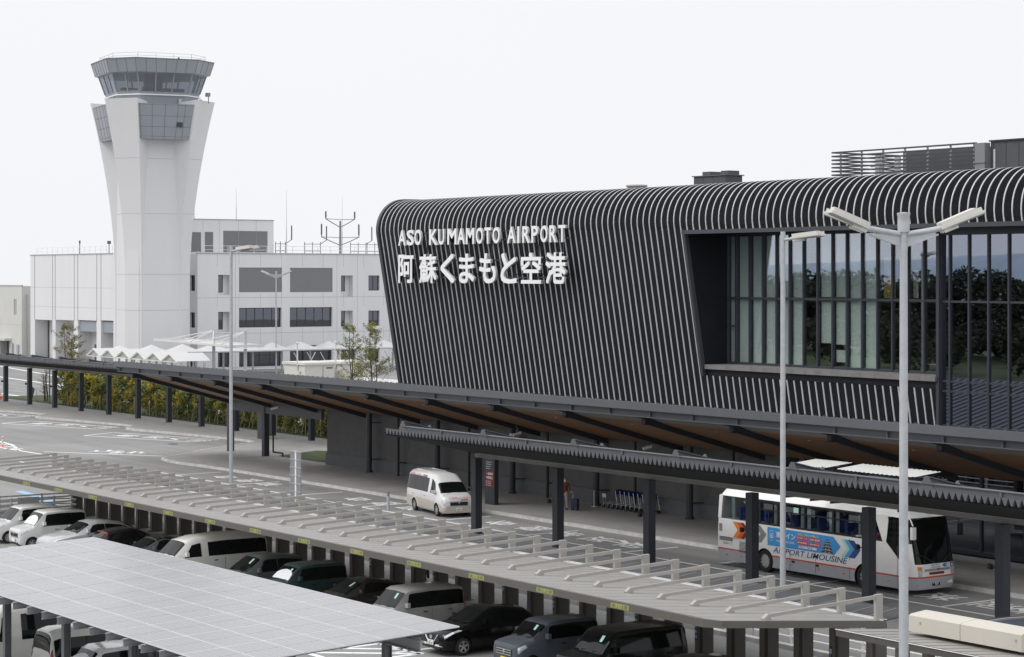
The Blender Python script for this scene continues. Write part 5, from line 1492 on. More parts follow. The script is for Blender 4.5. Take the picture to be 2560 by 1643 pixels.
        g.bar((s * (p[0] - .02), p[1] - .05, p[2]), (s * (p[0] + .1), p[1] - .05, p[2] + .03), .06, .04)
        pm = (s * (p[0] + .14), p[1] - .07, p[2] + .10)
        g.add([(pm[0] + a * .10, pm[1] + bb * .06, pm[2] + c * .085) for a in (-1, 1) for bb in (-1, 1) for c in (-1, 1)], [[0, 1, 3, 2], [4, 6, 7, 5], [0, 4, 5, 1], [2, 3, 7, 6], [0, 2, 6, 4], [1, 5, 7, 3]])
        g.build('wing_mirror', 'paint_white' if paint == 'paint_pearl' else paint, t, local=True, smooth=30)
        # lamps
        hl = {'kei': [(.9, 3.55), (2.55, 3.9), (2.4, 4.7), (.9, 4.6)], 'van': [(.7, 3.5), (2.3, 3.8), (2.2, 4.65), (.7, 4.5)], 'hatch': [(.8, 3.9), (2.85, 4.1), (2.6, 5.0), (.8, 4.75)], 'suv': [(1.0, 3.9), (2.4, 4.2), (2.3, 5.1), (1.0, 4.7)], 'low': [(.9, 3.9), (2.6, 4.2), (2.3, 5.0), (.9, 4.6)]}[kind]
        g = MB(); B.patch(g, hl, 6, 4, .01, mirror); g.build('headlight', 'headlamp', t, local=True, smooth=60)
        tl = {'kei': [(9.2, 3.1), (10.9, 3.1), (10.9, 4.5), (9.2, 4.6)], 'van': [(9.3, 3.0), (10.9, 3.0), (10.9, 4.6), (9.3, 4.6)]}.get(kind, [(9.0, 3.5), (10.8, 3.5), (10.8, 4.8), (9.0, 4.6)])
        g = MB(); B.patch(g, tl, 4, 4, .01, mirror); g.build('tail_light', 'tail_red', t, local=True, smooth=60)
        g = MB(); y0 = .02; g.box(s * w * .42 - .12, s * w * .42 + .12, y0 - .03, y0 + .04, .30, .40); g.build('fog_lamp', 'headlamp', t, local=True)
    g = MB()
    if kind in ('kei', 'van'): B.patch(g, [(9.3, 5.3), (10.7, 4.9), (10.7, 11.1), (9.3, 10.7)], 4, 14)
    else: B.patch(g, [(bk[0] + .1, 5.3), (bk[1] - .1, 5.2), (bk[1] - .1, 10.8), (bk[0] + .1, 10.7)], 6, 14)
    g.build('rear_window', 'car_glass', t, local=True, smooth=60)
    # nose: grille, bumper intake, plate
    gz = {'kei': (.58, .80), 'van': (.60, .86), 'hatch': (.50, .72), 'suv': (.40, .56), 'low': (.36, .5)}[kind]
    g = MB()
    n = 5
    yn = -.018
    g.box(-w * .55, w * .55, yn, .06, gz[0], gz[1]); g.build('grille', 'dark_trim', t, local=True)
    g = MB()
    if face == 'vee':
        g.tube([(-w * .5, yn - .01, gz[1] + .03), (-w * .22, yn - .01, gz[0] - .02), (w * .22, yn - .01, gz[0] - .02), (w * .5, yn - .01, gz[1] + .03)], .022, 8)
        g.bar((-w * .8, yn + .01, .36), (-.25, yn - .01, .36), .03, .025); g.bar((.25, yn - .01, .36), (w * .8, yn + .01, .36), .03, .025)
        g.lathe([(.075, -.02), (.075, .0)], (0, 0, 0), 4) if False else None
        g.cyl((0, yn - .02, gz[0] + .13), (0, yn, gz[0] + .13), .07, n=16)
    elif face == 'bars':
        for k in range(3): g.bar((-w * .55, yn - .008, gz[0] + .03 + k * .08), (w * .55, yn - .008, gz[0] + .03 + k * .08), .03, .035)
        g.cyl((0, yn - .03, gz[0] + .12), (0, yn, gz[0] + .12), .055, n=16)
    elif face == 'chrome':
        g.bar((-w * .62, yn - .008, gz[1] - .01), (w * .62, yn - .008, gz[1] - .01), .03, .05); g.bar((-w * .5, yn - .006, gz[0] + .03), (w * .5, yn - .006, gz[0] + .03), .02, .02)
        g.cyl((0, yn - .02, gz[1] - .06), (0, yn, gz[1] - .06), .05, n=12)
    else:
        g.bar((-w * .5, yn - .004, (gz[0] + gz[1]) / 2), (w * .5, yn - .004, (gz[0] + gz[1]) / 2), .02, .02)
    g.build('grille_trim', 'chrome', t, local=True, smooth=40)
    g = MB(); g.box(-w * .62, w * .62, -.012, .08, .24, .33); g.build('bumper_intake', 'dark_trim', t, local=True)
    g = MB(); g.cur = 0; g.box(-.165, .165, -.055, -.025, .36, .525)
    if plate_no:
        g.cur = 1; put_text(g, plate_no, (-.13, -.0575, .375), (1, 0, 0), (0, 0, 1), .26, .085, bold=.02); put_text(g, '熊本', (-.06, -.0575, .475), (1, 0, 0), (0, 0, 1), .1, .035, bold=.02)
    g.build('number_plate', ['plate_white' if plate == 'white' else 'plate_yellow', 'plate_green_ink' if plate == 'white' else 'ink'], t, local=True, fix=False)
    # wipers, hanging tag, sunshade
    g = MB()
    for x in (-.35, .22):
        p = Vector(B.P(ws[0] + .03, 8 - abs(x) / w * 2)); g.bar((x, p.y - .01, p.z + .02), (x + .42, p.y + .09, p.z + .08), .02, .015)
    g.build('wiper', 'dark_trim', wsc, local=True)
    if tag_on:
        g = MB(); B.patch(g, [(ws[0] + .55, 6.9), (ws[0] + .86, 6.9), (ws[0] + .86, 7.3), (ws[0] + .55, 7.25)], 2, 2, .014); g.build('hanging_tag', 'tag_green', t, local=True)
    if shade:
        g = MB()
        def sh(a, b):
            x = (a - .5) * 1.0; top = .16 + .62 * (1 - (2 * a - 1) ** 2) ** .5
            u = ws[0] + .08 + b * top * .85
            p = B.P(u, 8 - x / (w * .8) * 2.6 if x > 0 else 8 + (-x) / (w * .8) * 2.6); return (p[0], p[1] - .012, p[2] + .012)
        g.grid(sh, 16, 6); g.build('sunshade', 'sunshade', t, local=True, smooth=60)
    if roofpaint:
        g = MB(); B.patch(g, [(5.1, 5.1), (8.9, 5.05), (8.9, 10.95), (5.1, 10.9)], 10, 12, .006); g.build('roof_skin', roofpaint, t, local=True, smooth=60)
    return t, B, body

YNOSE = 39.6
car('parked_car', 'white tall box car with spoked wheels, leftmost of its row', 'car', (-99.05, 38.55, 0), 0, 'paint_white', 3.40, 1.50, 1.75, 'kei', .29, 'alloy', 9, 'chrome')
car('parked_car', 'white square box car with a white sunshade and chrome barred grille', 'car', (-96.25, 38.6, 0), 0, 'paint_white', 3.40, 1.50, 1.78, 'kei', .28, 'alloy', 6, 'chrome', plate_no='13-45' if False else '', shade=True)
car('parked_car', 'pale silver sloping-roofed car right of the white sunshade car', 'car', (-92.65, 38.5, 0), 0, 'paint_silver', 4.60, 1.90, 1.60, 'suv', .36, 'alloy', 10)
t, B, bd = car('parked_car', 'black hatchback backed in, its rear window edged in red', 'car', (-89.75, 43.55, 0), 180, 'paint_dark', 3.95, 1.69, 1.50, 'hatch', .30, 'alloy', 5)
g = MB()
for c in ([(8.05, 5.1), (8.12, 5.1), (8.12, 10.9), (8.05, 10.9)], [(8.05, 5.02), (8.95, 5.02), (8.95, 5.2), (8.05, 5.2)], [(8.05, 10.8), (8.95, 10.8), (8.95, 10.98), (8.05, 10.98)]): B.patch(g, c, 4, 10, .014)
g.build('red_trim', 'red_paint', t, local=True)
car('parked_car', 'dark slate estate car left of the pearl white long van', 'car', (-86.0, 38.75, 0), 0, 'paint_slate', 4.5, 1.76, 1.50, 'low', .31, roofpaint='paint_dark')
car('parked_van', 'pearl white long van with black side glass in the parked row', 'van', (-81.5, 38.75, 0), 0, 'paint_pearl', 5.1, 1.80, 2.05, 'van', .33, 'alloy', 6, 'chrome')
car('parked_car', 'dark slate people carrier with windscreen tag right of the pearl white van', 'car', (-76.8, 39.2, 0), 0, 'paint_slate', 4.3, 1.72, 1.66, 'hatch', .31, tag_on=True)
car('parked_car', 'dark teal boxy car with a white half round sunshade and roof rails', 'car', (-73.3, 39.6, 0), 0, 'paint_teal', 3.40, 1.50, 1.68, 'kei', .29, tag_on=True, shade=True)
car('parked_car', 'low dark bronze liftback right of the teal boxy car', 'car', (-69.85, 39.6, 0), 0, 'paint_bronze', 4.5, 1.76, 1.46, 'low', .31, tag_on=True)
car('parked_car', 'silver grey tall box car with black wraparound glass and a pale tag', 'car', (-65.2, 39.4, 0), 0, 'paint_grey', 3.75, 1.64, 1.74, 'kei', .29, tag_on=True)
car('parked_car', 'black hatchback with silver vee grille and white number plate', 'car', (-61.15, 39.55, 0), 0, 'paint_black', 4.1, 1.70, 1.52, 'hatch', .31, 'alloy', 5, 'vee', plate_no='28-35', details=False)
car('parked_car', 'dark blue grey tall hatchback with silver barred grille and yellow number plate', 'car', (-57.05, 39.75, 0), 0, 'paint_navy', 3.40, 1.48, 1.64, 'kei', .28, 'alloy', 5, 'bars', 'yellow', tag_on=True)
car('parked_car', 'black tall people carrier with a pale tag, right of the yellow plated hatchback', 'car', (-53.7, 39.9, 0), 0, 'paint_black', 4.2, 1.70, 1.76, 'kei', .30, tag_on=True, details=False)
car('parked_car', 'dark car cut by the bottom edge of the photo, rightmost of the row', 'car', (-49.9, 39.6, 0), 0, 'paint_dark', 4.0, 1.7, 1.42, 'hatch', .30, details=False)
G2 = 'vehicles under the solar carport'
car('parked_van', 'white high roof van showing its tailgate under the solar carport', 'van', (-62.65, 31.0, 0), 180, 'paint_pearl', 5.0, 1.72, 2.02, 'van', .33, group=G2)
car('parked_car', 'small white boxy car with a pale windscreen sheet under the solar carport', 'car', (-60.35, 25.4, 0), 0, 'paint_white', 3.40, 1.48, 1.72, 'kei', .30, 'alloy', 5, 'plain', shade=True, group=G2)
car('parked_car', 'dark teal car half hidden under the solar panels', 'car', (-57.2, 26.0, 0), 0, 'paint_teal', 3.9, 1.68, 1.55, 'hatch', .30, group=G2)
t, B, bd = car('parked_van', 'large white van with a long dark side window at the lower left corner', 'van', (-66.4, 24.2, 0), 0, 'paint_pearl', 5.6, 2.0, 2.35, 'van', .36, group=G2)

# shuttle van on the road
t, B, bd = car('shuttle_van', 'white and champagne high roof shuttle van with red lettering at the kerb', 'van', (-95.05, 63.23, 0), 79.6, 'paint_white', 5.38, 1.86, 2.28, 'van', .34, 'alloy', 6, 'chrome', plate_no='33-74', group=None)
for mirror in (False, True):
    g = MB(); B.patch(g, [(1.0, 1.4), (10.6, 1.4), (10.6, 3.55), (1.0, 3.0)], 60, 8, .004, mirror)
    # leave the wheel openings clear
    keep = []
    for fc in g.f:
        c = sum((Vector(g.v[i]) for i in fc), Vector()) / len(fc)
        if all(math.hypot(c.y - yy, c.z - .34) > .46 for yy in (.98, 5.38 - 1.22)): keep.append(fc)
    g.f = keep; g.mi = [0] * len(keep)
    g.build('lower_panel', 'paint_champagne', t, local=True, smooth=40, fix=False)
g = MB(); B.patch(g, [(.1, 1.4), (1.0, 1.4), (1.0, 3.2), (.1, 3.2)], 4, 6, .005); B.patch(g, [(.1, 1.4), (1.0, 1.4), (1.0, 3.2), (.1, 3.2)], 4, 6, .005, True)
g.box(-.75, .75, -.02, .02, .24, .62); g.build('bumper_skin', 'paint_champagne', t, local=True)
def side_text(parent, B, s, u_y0, z0, w, h, m, bold=.02, xs=-1, xoff=.012, tilt=0.0):
    b = MB(); x = None
    # find body half width at this height
    st = 7.0
    for k in range(400):
        p = B.P(st, 3 + k / 200)
        if p[2] >= z0 + h / 2: break
    ux = (0, -1, 0)
    q0, q1 = Vector(B.P(st, 3 + k / 200 - .02)), Vector(B.P(st, 3 + k / 200 + .02)); d = (q1 - q0).normalized()
    uy = Vector((xs * d.x, 0, d.z)).normalized()
    c = Vector((xs * p[0], 0, p[2])) - uy * (h / 2)
    n = Vector(ux).cross(uy)
    put_text(b, s, (c.x + n.x * xoff, u_y0, c.z + n.z * xoff), ux, uy, w, h, bold=bold)
    return b.build('lettering', m, parent, local=True, fix=False)
side_text(t, B, 'トヨタレンタカー', 4.95, 1.93, 1.55, .16, 'g_red')
side_text(t, B, '送迎車', 3.25, 1.93, .62, .16, 'g_text')
b = MB(); put_text(b, 'トヨタレンタカー', (-.52, .02, 1.0), (1, 0, 0), (0, .62, .78), 1.25, .12, bold=.03); bb = b
for i, (x, y, z) in enumerate(bb.v): bb.v[i] = (x, y + .012, z + .004)
b.build('lettering', 'g_red', t, local=True, fix=False)
b = MB(); put_text(b, '送迎車', (.1, -.012, .90), (1, 0, 0), (0, .4, .92), .42, .09, bold=.03); b.build('lettering', 'g_text', t, local=True, fix=False)
for i in range(7):
    g = MB(); x = -.45 + .15 * i
    g.bar((x, 2.9, 2.243), (x, 4.8, 2.250), .035, .03); g.build('roof_rib', 'paint_white', t, local=True)

# ================================================================ airport coach
CO = thing('airport_coach', 'white airport coach with blue banner and arrow stripes beside the kerb', 'coach', (-60.72, 63.745, 0), 90)
HW, LB = 1.245, 12.3
def outline(z):
    """plan outline at height z, clockwise from the nose centre: local -X is the side seen from the car park"""
    lean = 0 if z < 1.15 else (z - 1.15) * .20 + max(0, z - 3.0) ** 2 * 1.2
    rear = 0 if z < 1.2 else (z - 1.2) ** 2 * .05
    if z < .6: rear += (.6 - z) * .35; lean += (.6 - z) * .25
    sh = 0 if z < 2.95 else ((z - 2.95) / .55) ** 2.2 * .42
    tum = max(0, z - 1.75) * .012
    w = HW - sh - tum
    f = []
    for k in range(9):
        a = k / 8
        f.append((-w * math.sin(a * math.pi / 2) ** .55, lean + .42 * (1 - math.cos(a * math.pi / 2)) ** 1.5))
    pts = f + [(-w, .42 + lean + (LB - .9) * q) for q in (.05, .1, .2, .35, .5, .65, .8, .92)]
    for k in range(1, 7):
        a = k / 6
        pts.append((-w + (.22) * (1 - math.cos(a * math.pi / 2)), LB - .22 - rear + .22 * math.sin(a * math.pi / 2)))
    left = [(x, y) for x, y in pts]
    right = [(-x, y) for x, y in reversed(left[1:])]
    return left + right
def lv(zs_): return [[(x, y, z) for x, y in outline(z)] for z in zs_]
NP = len(outline(1))
def band(mb, z_list, i0=0, i1=None, shrink=0.0, cap=False):
    rings = lv(z_list)
    if shrink: rings = [[(x * (1 - shrink), 6 + (y - 6) * (1 - shrink * .3), z) for x, y, z in r] for r in rings]
    n = NP; i1 = n if i1 is None else i1
    vs = [p for r in rings for p in r]
    fs = [[k * n + i % n, k * n + (i + 1) % n, (k + 1) * n + (i + 1) % n, (k + 1) * n + i % n] for k in range(len(rings) - 1) for i in range(i0, i1)]
    if cap: fs += [list(range(n))[::-1], [(len(rings) - 1) * n + i for i in range(n)]]
    mb.add(vs, fs)
ZW0, ZW1 = 2.12, 3.14
b = MB(); band(b, [.75, 1.0, 1.2, 1.5, 1.8, ZW0], cap=True); body = b.build('body', 'bus_white', CO, local=True, smooth=30)
rw_ = [(-1.1, 2.9), (-1.1, 9.04), (1.1, 2.9), (1.1, 9.04)]
carve(body, rw_, .50, .45)
b = MB(); band(b, [.26, .32, .45, .60, .74], cap=True); sk = b.build('skirt', 'bus_grey', CO, local=True, smooth=30)
carve(sk, rw_, .50, .45)
b = MB(); band(b, [.738, .80], shrink=-.0035); stp = b.build('red_stripe', 'bus_red', CO, local=True, fix=False)
carve(stp, rw_, .50, .45)
b = MB(); band(b, [ZW1, 3.22, 3.32, 3.40, 3.45, 3.48], cap=True); b.build('roof', 'bus_white', CO, local=True, smooth=40)
b = MB(); band(b, [ZW0, ZW1], shrink=.006); b.build('window_band', 'bus_glass', CO, local=True, fix=False)
def side_box(mb, y0, y1, z0, z1, s=-1, out=.006, th=.03):
    x = HW + out; mb.box(s * x, s * (x - th), y0, y1, z0, z1) if s > 0 else mb.box(-x, -x + th, y0, y1, z0, z1)
b = MB()
for s in (-1, 1):
    for y in (3.05, 4.75, 6.5, 8.2, 9.35, 10.1): side_box(b, y - .05, y + .05, ZW0 - .0, ZW1 + .0, s, .0)
    side_box(b, 1.6, 10.1, ZW0 - .03, ZW0 + .05, s, .003); side_box(b, 1.6, 10.1, ZW1 - .05, ZW1 + .03, s, .001)
    for y0, y1 in ((3.1, 4.7), (4.8, 6.45), (6.55, 8.15), (8.25, 9.3)): side_box(b, y0, y1, 2.74, 2.78, s, .002); side_box(b, (y0 + y1) / 2 - .02, (y0 + y1) / 2 + .02, ZW0, 2.74, s, .002)
b.build('window_frame', 'dark_trim', CO, local=True)
b = MB()
for s in (-1, 1):
    sx = lambda q: s * q
    b.prism([(11.95, ZW0 + .0), (12.15, ZW0 + .0), (12.05, ZW1 + .03), (11.82, ZW1 + .03), (11.9, 2.6)], lambda a, c, t: (s * t, a, c), HW - .03, HW + .004)
    b.prism([(1.62, 2.05), (1.80, 2.05), (2.30, ZW1 + .04), (1.55, ZW1 + .04), (1.50, 3.0)], lambda a, c, t: (s * t, a, c), HW - .03, HW + .004)
b.prism([(-1.2, ZW0 - .05), (1.2, ZW0 - .05), (1.2, ZW1 + .05), (-1.2, ZW1 + .05)], lambda a, c, t: (a, t - .05 * (c - 1.2) ** 2, c), 12.12, 12.21)
b.build('body_pillar', 'bus_white', CO, local=True)
for s in (-1, 1):
    b = MB()
    b.prism([(.62, 1.38), (.75, 1.33), (1.62, 2.1), (1.42, 3.10), (1.28, 3.16), (.95, 3.14), (.70, 2.4)], lambda a, c, t: (s * t, a, c), HW - .03, HW + .006)
    b.build('cab_window', 'car_glass', CO, local=True)
b = MB()
rings = lv([1.30, 1.6, 2.0, 2.4, 2.8, 3.08])
rings = [[(x * .985, y - .012, z) for x, y, z in r] for r in rings]
m = 6
seq = [NP - m + k for k in range(m)] + list(range(m + 1))
vs = [r[i] for r in rings for i in seq]; n = len(seq)
b.add(vs, [[k * n + i, k * n + i + 1, (k + 1) * n + i + 1, (k + 1) * n + i] for k in range(len(rings) - 1) for i in range(n - 1)])
WS = b.build('windscreen', 'car_glass', CO, local=True, smooth=60, fix=False)
b = MB(); b.bar((-.2, -.06, 1.36), (-1.0, .05, 1.72), .03, .03); b.bar((.3, -.06, 1.36), (.95, .05, 1.75), .03, .03); b.build('wiper', 'dark_trim', WS, local=True)
b = MB(); b.prism([(-1.02, 1.42), (-.76, 1.40), (-.80, 1.64), (-1.04, 1.66)], lambda a, c, t: (a, t + (c - 1.4) * .2 + .36 * ((abs(a) - .5) * 1.3), c), .03, .04); b.build('permit', 'g_yellow', WS, local=True)
b = MB(); b.box(-1.12, 1.12, .5, 11.7, 1.28, 1.34); b.build('floor', 'interior', CO, local=True)
b = MB(); b.box(-1.1, 1.1, .9, 11.7, 3.12, 3.15); b.build('ceiling', 'poster_pale', CO, local=True)
for k in range(11):
    for x in (-.9, -.45, .45, .9):
        b = MB(); y = 2.3 + .84 * k
        b.prism([(y, 1.75), (y + .12, 1.75), (y + .24, 2.62), (y + .20, 2.68), (y + .12, 2.68), (y + .08, 2.62)], lambda a, c, t: (t, a, c), x - .2, x + .2)
        b.box(x - .2, x + .2, y - .42, y, 1.6, 1.78); b.build('seat', 'seat_blue', CO, local=True)
for y in (3.2, 4.55, 4.95, 6.3, 6.7, 8.0, 8.4, 10.2, 11.2):
    for s in (-1, 1):
        b = MB(); b.grid(lambda u, v: (s * (1.16 + .02 * math.sin(u * 30)), y - .11 + .22 * u, 2.14 + .98 * v), 14, 3); b.build('curtain', 'curtain', CO, local=True)
for x, y in rw_:
    s = 1 if x > 0 else -1
    wl = wheel(CO, s * 1.08, y, .50, .28, 'alloy', 10)
SX = -(HW + .008)
def sg(poly, m, d=0.0):
    """flat graphic on the visible side; coordinates are (metres from the tail, height)"""
    b = MB(); b.add([(SX - d, LB - .05 - a, c) for a, c in poly], [list(range(len(poly)))]); return b.build('side_graphic', m, CO, local=True, fix=False)
def st(txt, s0, z0, w, h, m, d=.004, bold=0.0, slant=0.0):
    b = MB(); put_text(b, txt, (SX - d, LB - .05 - s0, z0), (0, -1, 0), (0, 0, 1), w, h, bold=bold, slant=slant); return b.build('lettering', m, CO, local=True, fix=False)
sg([(1.09, 2.03), (1.37, 2.03), (1.72, 1.68), (1.40, 1.31), (1.12, 1.31), (1.43, 1.68)], 'g_orange')
sg([(1.37, 2.03), (1.62, 2.03), (1.97, 1.68), (1.64, 1.31), (1.40, 1.31), (1.72, 1.68)], 'g_redorange')
sg([(1.62, 2.03), (1.84, 2.03), (2.18, 1.68), (1.88, 1.31), (1.64, 1.31), (1.97, 1.68)], 'g_maroon')
sg([(2.55, 2.03), (2.92, 2.03), (3.34, 1.66), (2.99, 1.28), (2.60, 1.28), (2.95, 1.66)], 'g_greygreen')
sg([(2.62, 1.80), (2.80, 1.66), (2.64, 1.52)], 'g_redorange', .002)
sg([(3.40, 2.02), (7.53, 1.99), (7.98, 1.62), (7.59, 1.22), (3.41, 1.22)], 'g_banner')
sg([(7.98, 1.95), (8.18, 1.95), (8.52, 1.58), (8.20, 1.21), (8.0, 1.21), (8.33, 1.58)], 'g_mint')
sg([(8.18, 1.95), (8.42, 1.95), (8.78, 1.58), (8.45, 1.21), (8.20, 1.21), (8.52, 1.58)], 'g_blue')
sg([(8.42, 1.95), (8.78, 1.95), (9.15, 1.58), (8.82, 1.21), (8.45, 1.21), (8.78, 1.58)], 'g_navy')
st('東横イン', 3.95, 1.60, 1.25, .27, 'g_white', bold=.02)
st('toyoko-inn.com', 3.98, 1.40, 1.15, .13, 'g_white', bold=.012)
b = MB()
for k in range(24):
    a0, a1 = 2 * math.pi * k / 24, 2 * math.pi * (k + 1) / 24
    P_ = lambda a, r: (SX - .003, LB - .05 - (3.66 + .15 * r * math.cos(a)), 1.66 + .23 * r * math.sin(a))
    b.quad(P_(a0, .92), P_(a1, .92), P_(a1, 1), P_(a0, 1))
b.build('emblem_ring', 'g_white', CO, local=True, fix=False)
st('4&5', 3.57, 1.55, .2, .22, 'g_white', bold=.01)
st('熊本に、便利な4つの東横イン。', 5.36, 1.84, 1.3, .1, 'g_yellow', bold=.015)
for s0, z0, tx in ((5.28, 1.66, '熊本交通センター前'), (6.06, 1.65, '熊本城通町筋'), (5.28, 1.46, '熊本駅前'), (6.06, 1.45, '熊本新市街')):
    sg([(s0, z0), (s0 + .70, z0 - .01), (s0 + .70, z0 + .15), (s0, z0 + .16)], 'g_redbox', .002)
    st(tx, s0 + .05, z0 + .04, .6, .08, 'g_white', bold=.015)
sg([(5.4, 1.30), (6.2, 1.30), (6.2, 1.40), (5.4, 1.40)], 'g_white', .002); st('東横イン　検索', 5.44, 1.32, .68, .06, 'g_text', bold=.01)
sg([(6.25, 1.30), (6.52, 1.30), (6.52, 1.40), (6.25, 1.40)], 'g_white', .002)
for k, (wd, z0, z1) in enumerate(((.78, 1.22, 1.36), (.62, 1.36, 1.50), (.48, 1.50, 1.63), (.34, 1.63, 1.74), (.2, 1.74, 1.82))):   # a plain tiered keep
    c = 7.18
    sg([(c - wd / 2 * .82, z0), (c + wd / 2 * .82, z0), (c + wd / 2 * .72, z1 - .03), (c - wd / 2 * .72, z1 - .03)], 'g_stone', .002)
    sg([(c - wd / 2, z0 + .05), (c + wd / 2, z0 + .05), (c + wd / 2 * .62, z1 + .01), (c - wd / 2 * .62, z1 + .01)], 'g_dark', .003)
    sg([(c - wd / 2 * .5, z0 + .06), (c - wd / 2 * .1, z0 + .06), (c - wd / 2 * .3, z1 - .02)], 'g_stone', .004)
    sg([(c + wd / 2 * .5, z0 + .06), (c + wd / 2 * .1, z0 + .06), (c + wd / 2 * .3, z1 - .02)], 'g_stone', .004)
st('AIRPORT LIMOUSINE', 3.76, .93, 4.55, .25, 'g_navy', bold=.006, slant=.35)
st('AIR PORT', 8.87, 2.14, .55, .08, 'g_white', .012, bold=.01, slant=.3)
st('高速バス', .45, .98, .62, .1, 'g_text', bold=.0)
b = MB()
for k in range(6): side_box(b, LB - 1.15, LB - .25, .98 + .16 + .03 * k, .994 + .16 + .03 * k, -1, .01)
for k in range(9): side_box(b, LB - 2.05, LB - 1.6, .72 + .055 * k, .74 + .055 * k, -1, .012)
for k in range(7): side_box(b, LB - .42, LB - .22, 1.55 + .05 * k, 1.57 + .05 * k, -1, .01)
b.build('engine_vent', 'dark_trim', CO, local=True)
b = MB()
for y in (.98, 3.75, 5.8, 7.4, 10.1): side_box(b, y - .008, y + .008, .3, 2.0, -1, .0075)
side_box(b, 9.9, 11.9, 1.27, 1.28, -1, .0075)
b.build('panel_joint', 'mid_steel', CO, local=True)
b = MB()
for s0 in (.75, 1.75, 5.0, 6.7, 8.2, 10.8):
    side_box(b, LB - s0 - .05, LB - s0 + .05, .48, .55, -1, .02)
b.build('side_marker', 'amber', CO, local=True)
b = MB()
for s0 in (5.1, 6.6): side_box(b, LB - s0 - .1, LB - s0 + .1, .62, .71, -1, .01)
b.build('latch', 'dark_trim', CO, local=True)
b = MB(); side_box(b, 3.6, 3.9, .83, 1.08, -1, .01); side_box(b, 1.5, 1.8, .86, 1.1, -1, .01); b.build('filler_flap', 'bus_white', CO, local=True)
sg([(9.95 + .0, 2.35), (10.0, 2.35), (10.0, 2.4)], 'g_dark')
b = MB(); side_box(b, 6.9, 7.2, 2.72, 3.0, -1, -.02); b.build('window_sticker', 'tag_green', CO, local=True)
# front details
b = MB(); b.bar((-.72, -.015, 1.06), (.72, -.015, 1.06), .05, .09); b.cyl((-.05, -.05, 1.06), (.05, -.05, 1.06), .04); b.build('grille', 'chrome', CO, local=True)
b = MB(); b.box(-.42, .42, -.02, .05, .86, .96); b.build('red_lamp_panel', 'g_maroon', CO, local=True)
for s in (-1, 1):
    b = MB(); b.grid(lambda u, v: (s * (.82 + .40 * u), .02 + .34 * u ** 2.2 - .02, .80 + (.34 + .06 * u) * v), 8, 4); hl = b.build('headlight', 'headlamp', CO, local=True, smooth=60)
    b = MB(); b.grid(lambda u, v: (s * (.84 + .36 * u), .012 + .34 * u ** 2.2 - .02, 1.06 + .14 * v + .03 * u), 8, 2); b.build('indicator', 'amber', hl, local=True, smooth=60)
    b = MB(); b.cyl((s * .95, .06, .50), (s * .95, .14, .50), .085, n=14); b.build('fog_lamp', 'headlamp', CO, local=True)
    b = MB(); b.tube([(s * 1.1, .62, 3.1), (s * 1.3, .22, 3.16), (s * 1.36, .0, 2.9)], .03, 6); b.box(s * 1.36 - .1, s * 1.36 + .1, -.08, .06, 2.35, 2.85); b.build('wing_mirror', 'dark_trim' if s > 0 else 'bus_white', CO, local=True)
b = MB(); b.cur = 0; b.box(-.22, .22, .02, .06, .40, .63); b.cur = 1; put_text(b, '・957', (-.18, .016, .42), (1, 0, 0), (0, 0, 1), .34, .13, bold=.02); put_text(b, '熊本200', (-.12, .016, .57), (1, 0, 0), (0, 0, 1), .24, .045); b.build('number_plate', ['arch_dark', 'g_white'], CO, local=True, fix=False)
b = MB(); put_text(b, 'AIR PORT', (-.34, -.022, 1.21), (1, 0, 0), (0, .1, 1), .5, .07, bold=.0, slant=.25); put_text(b, 'LIMOUSINE', (-.36, -.024, 1.12), (1, 0, 0), (0, .1, 1), .55, .07, slant=.25); b.build('lettering', 'g_text', CO, local=True, fix=False)
for k, m in enumerate(('g_navy', 'g_blue', 'g_mint')):
    b = MB(); x = .30 + .1 * k; b.add([(x + .12, -.028, 1.14), (x + .22, -.026, 1.14), (x + .1, -.028, 1.21), (x + .22, -.026, 1.28), (x + .12, -.028, 1.28), (x, -.03, 1.21)], [[0, 1, 2, 5], [5, 2, 3, 4]]); b.build('front_graphic', m, CO, local=True, fix=False)
b = MB(); b.cur = 0; b.box(.78, .94, -.02, .0, 1.13, 1.29); b.cur = 1; b.quad((.83, -.023, 1.15), (.89, -.023, 1.15), (.87, -.023, 1.27), (.85, -.023, 1.27)); b.quad((.80, -.023, 1.19), (.92, -.023, 1.19), (.92, -.023, 1.215), (.80, -.023, 1.215)); b.build('badge', ['g_navy', 'g_white'], CO, local=True, fix=False)
b = MB(); b.box(.66, .9, .03, .08, .46, .62); b.build('sticker', 'g_white', CO, local=True)
b = MB(); b.box(-.13, .13, .42, .62, 3.34, 3.4); b.build('roof_marker', 'lamp_body', CO, local=True)
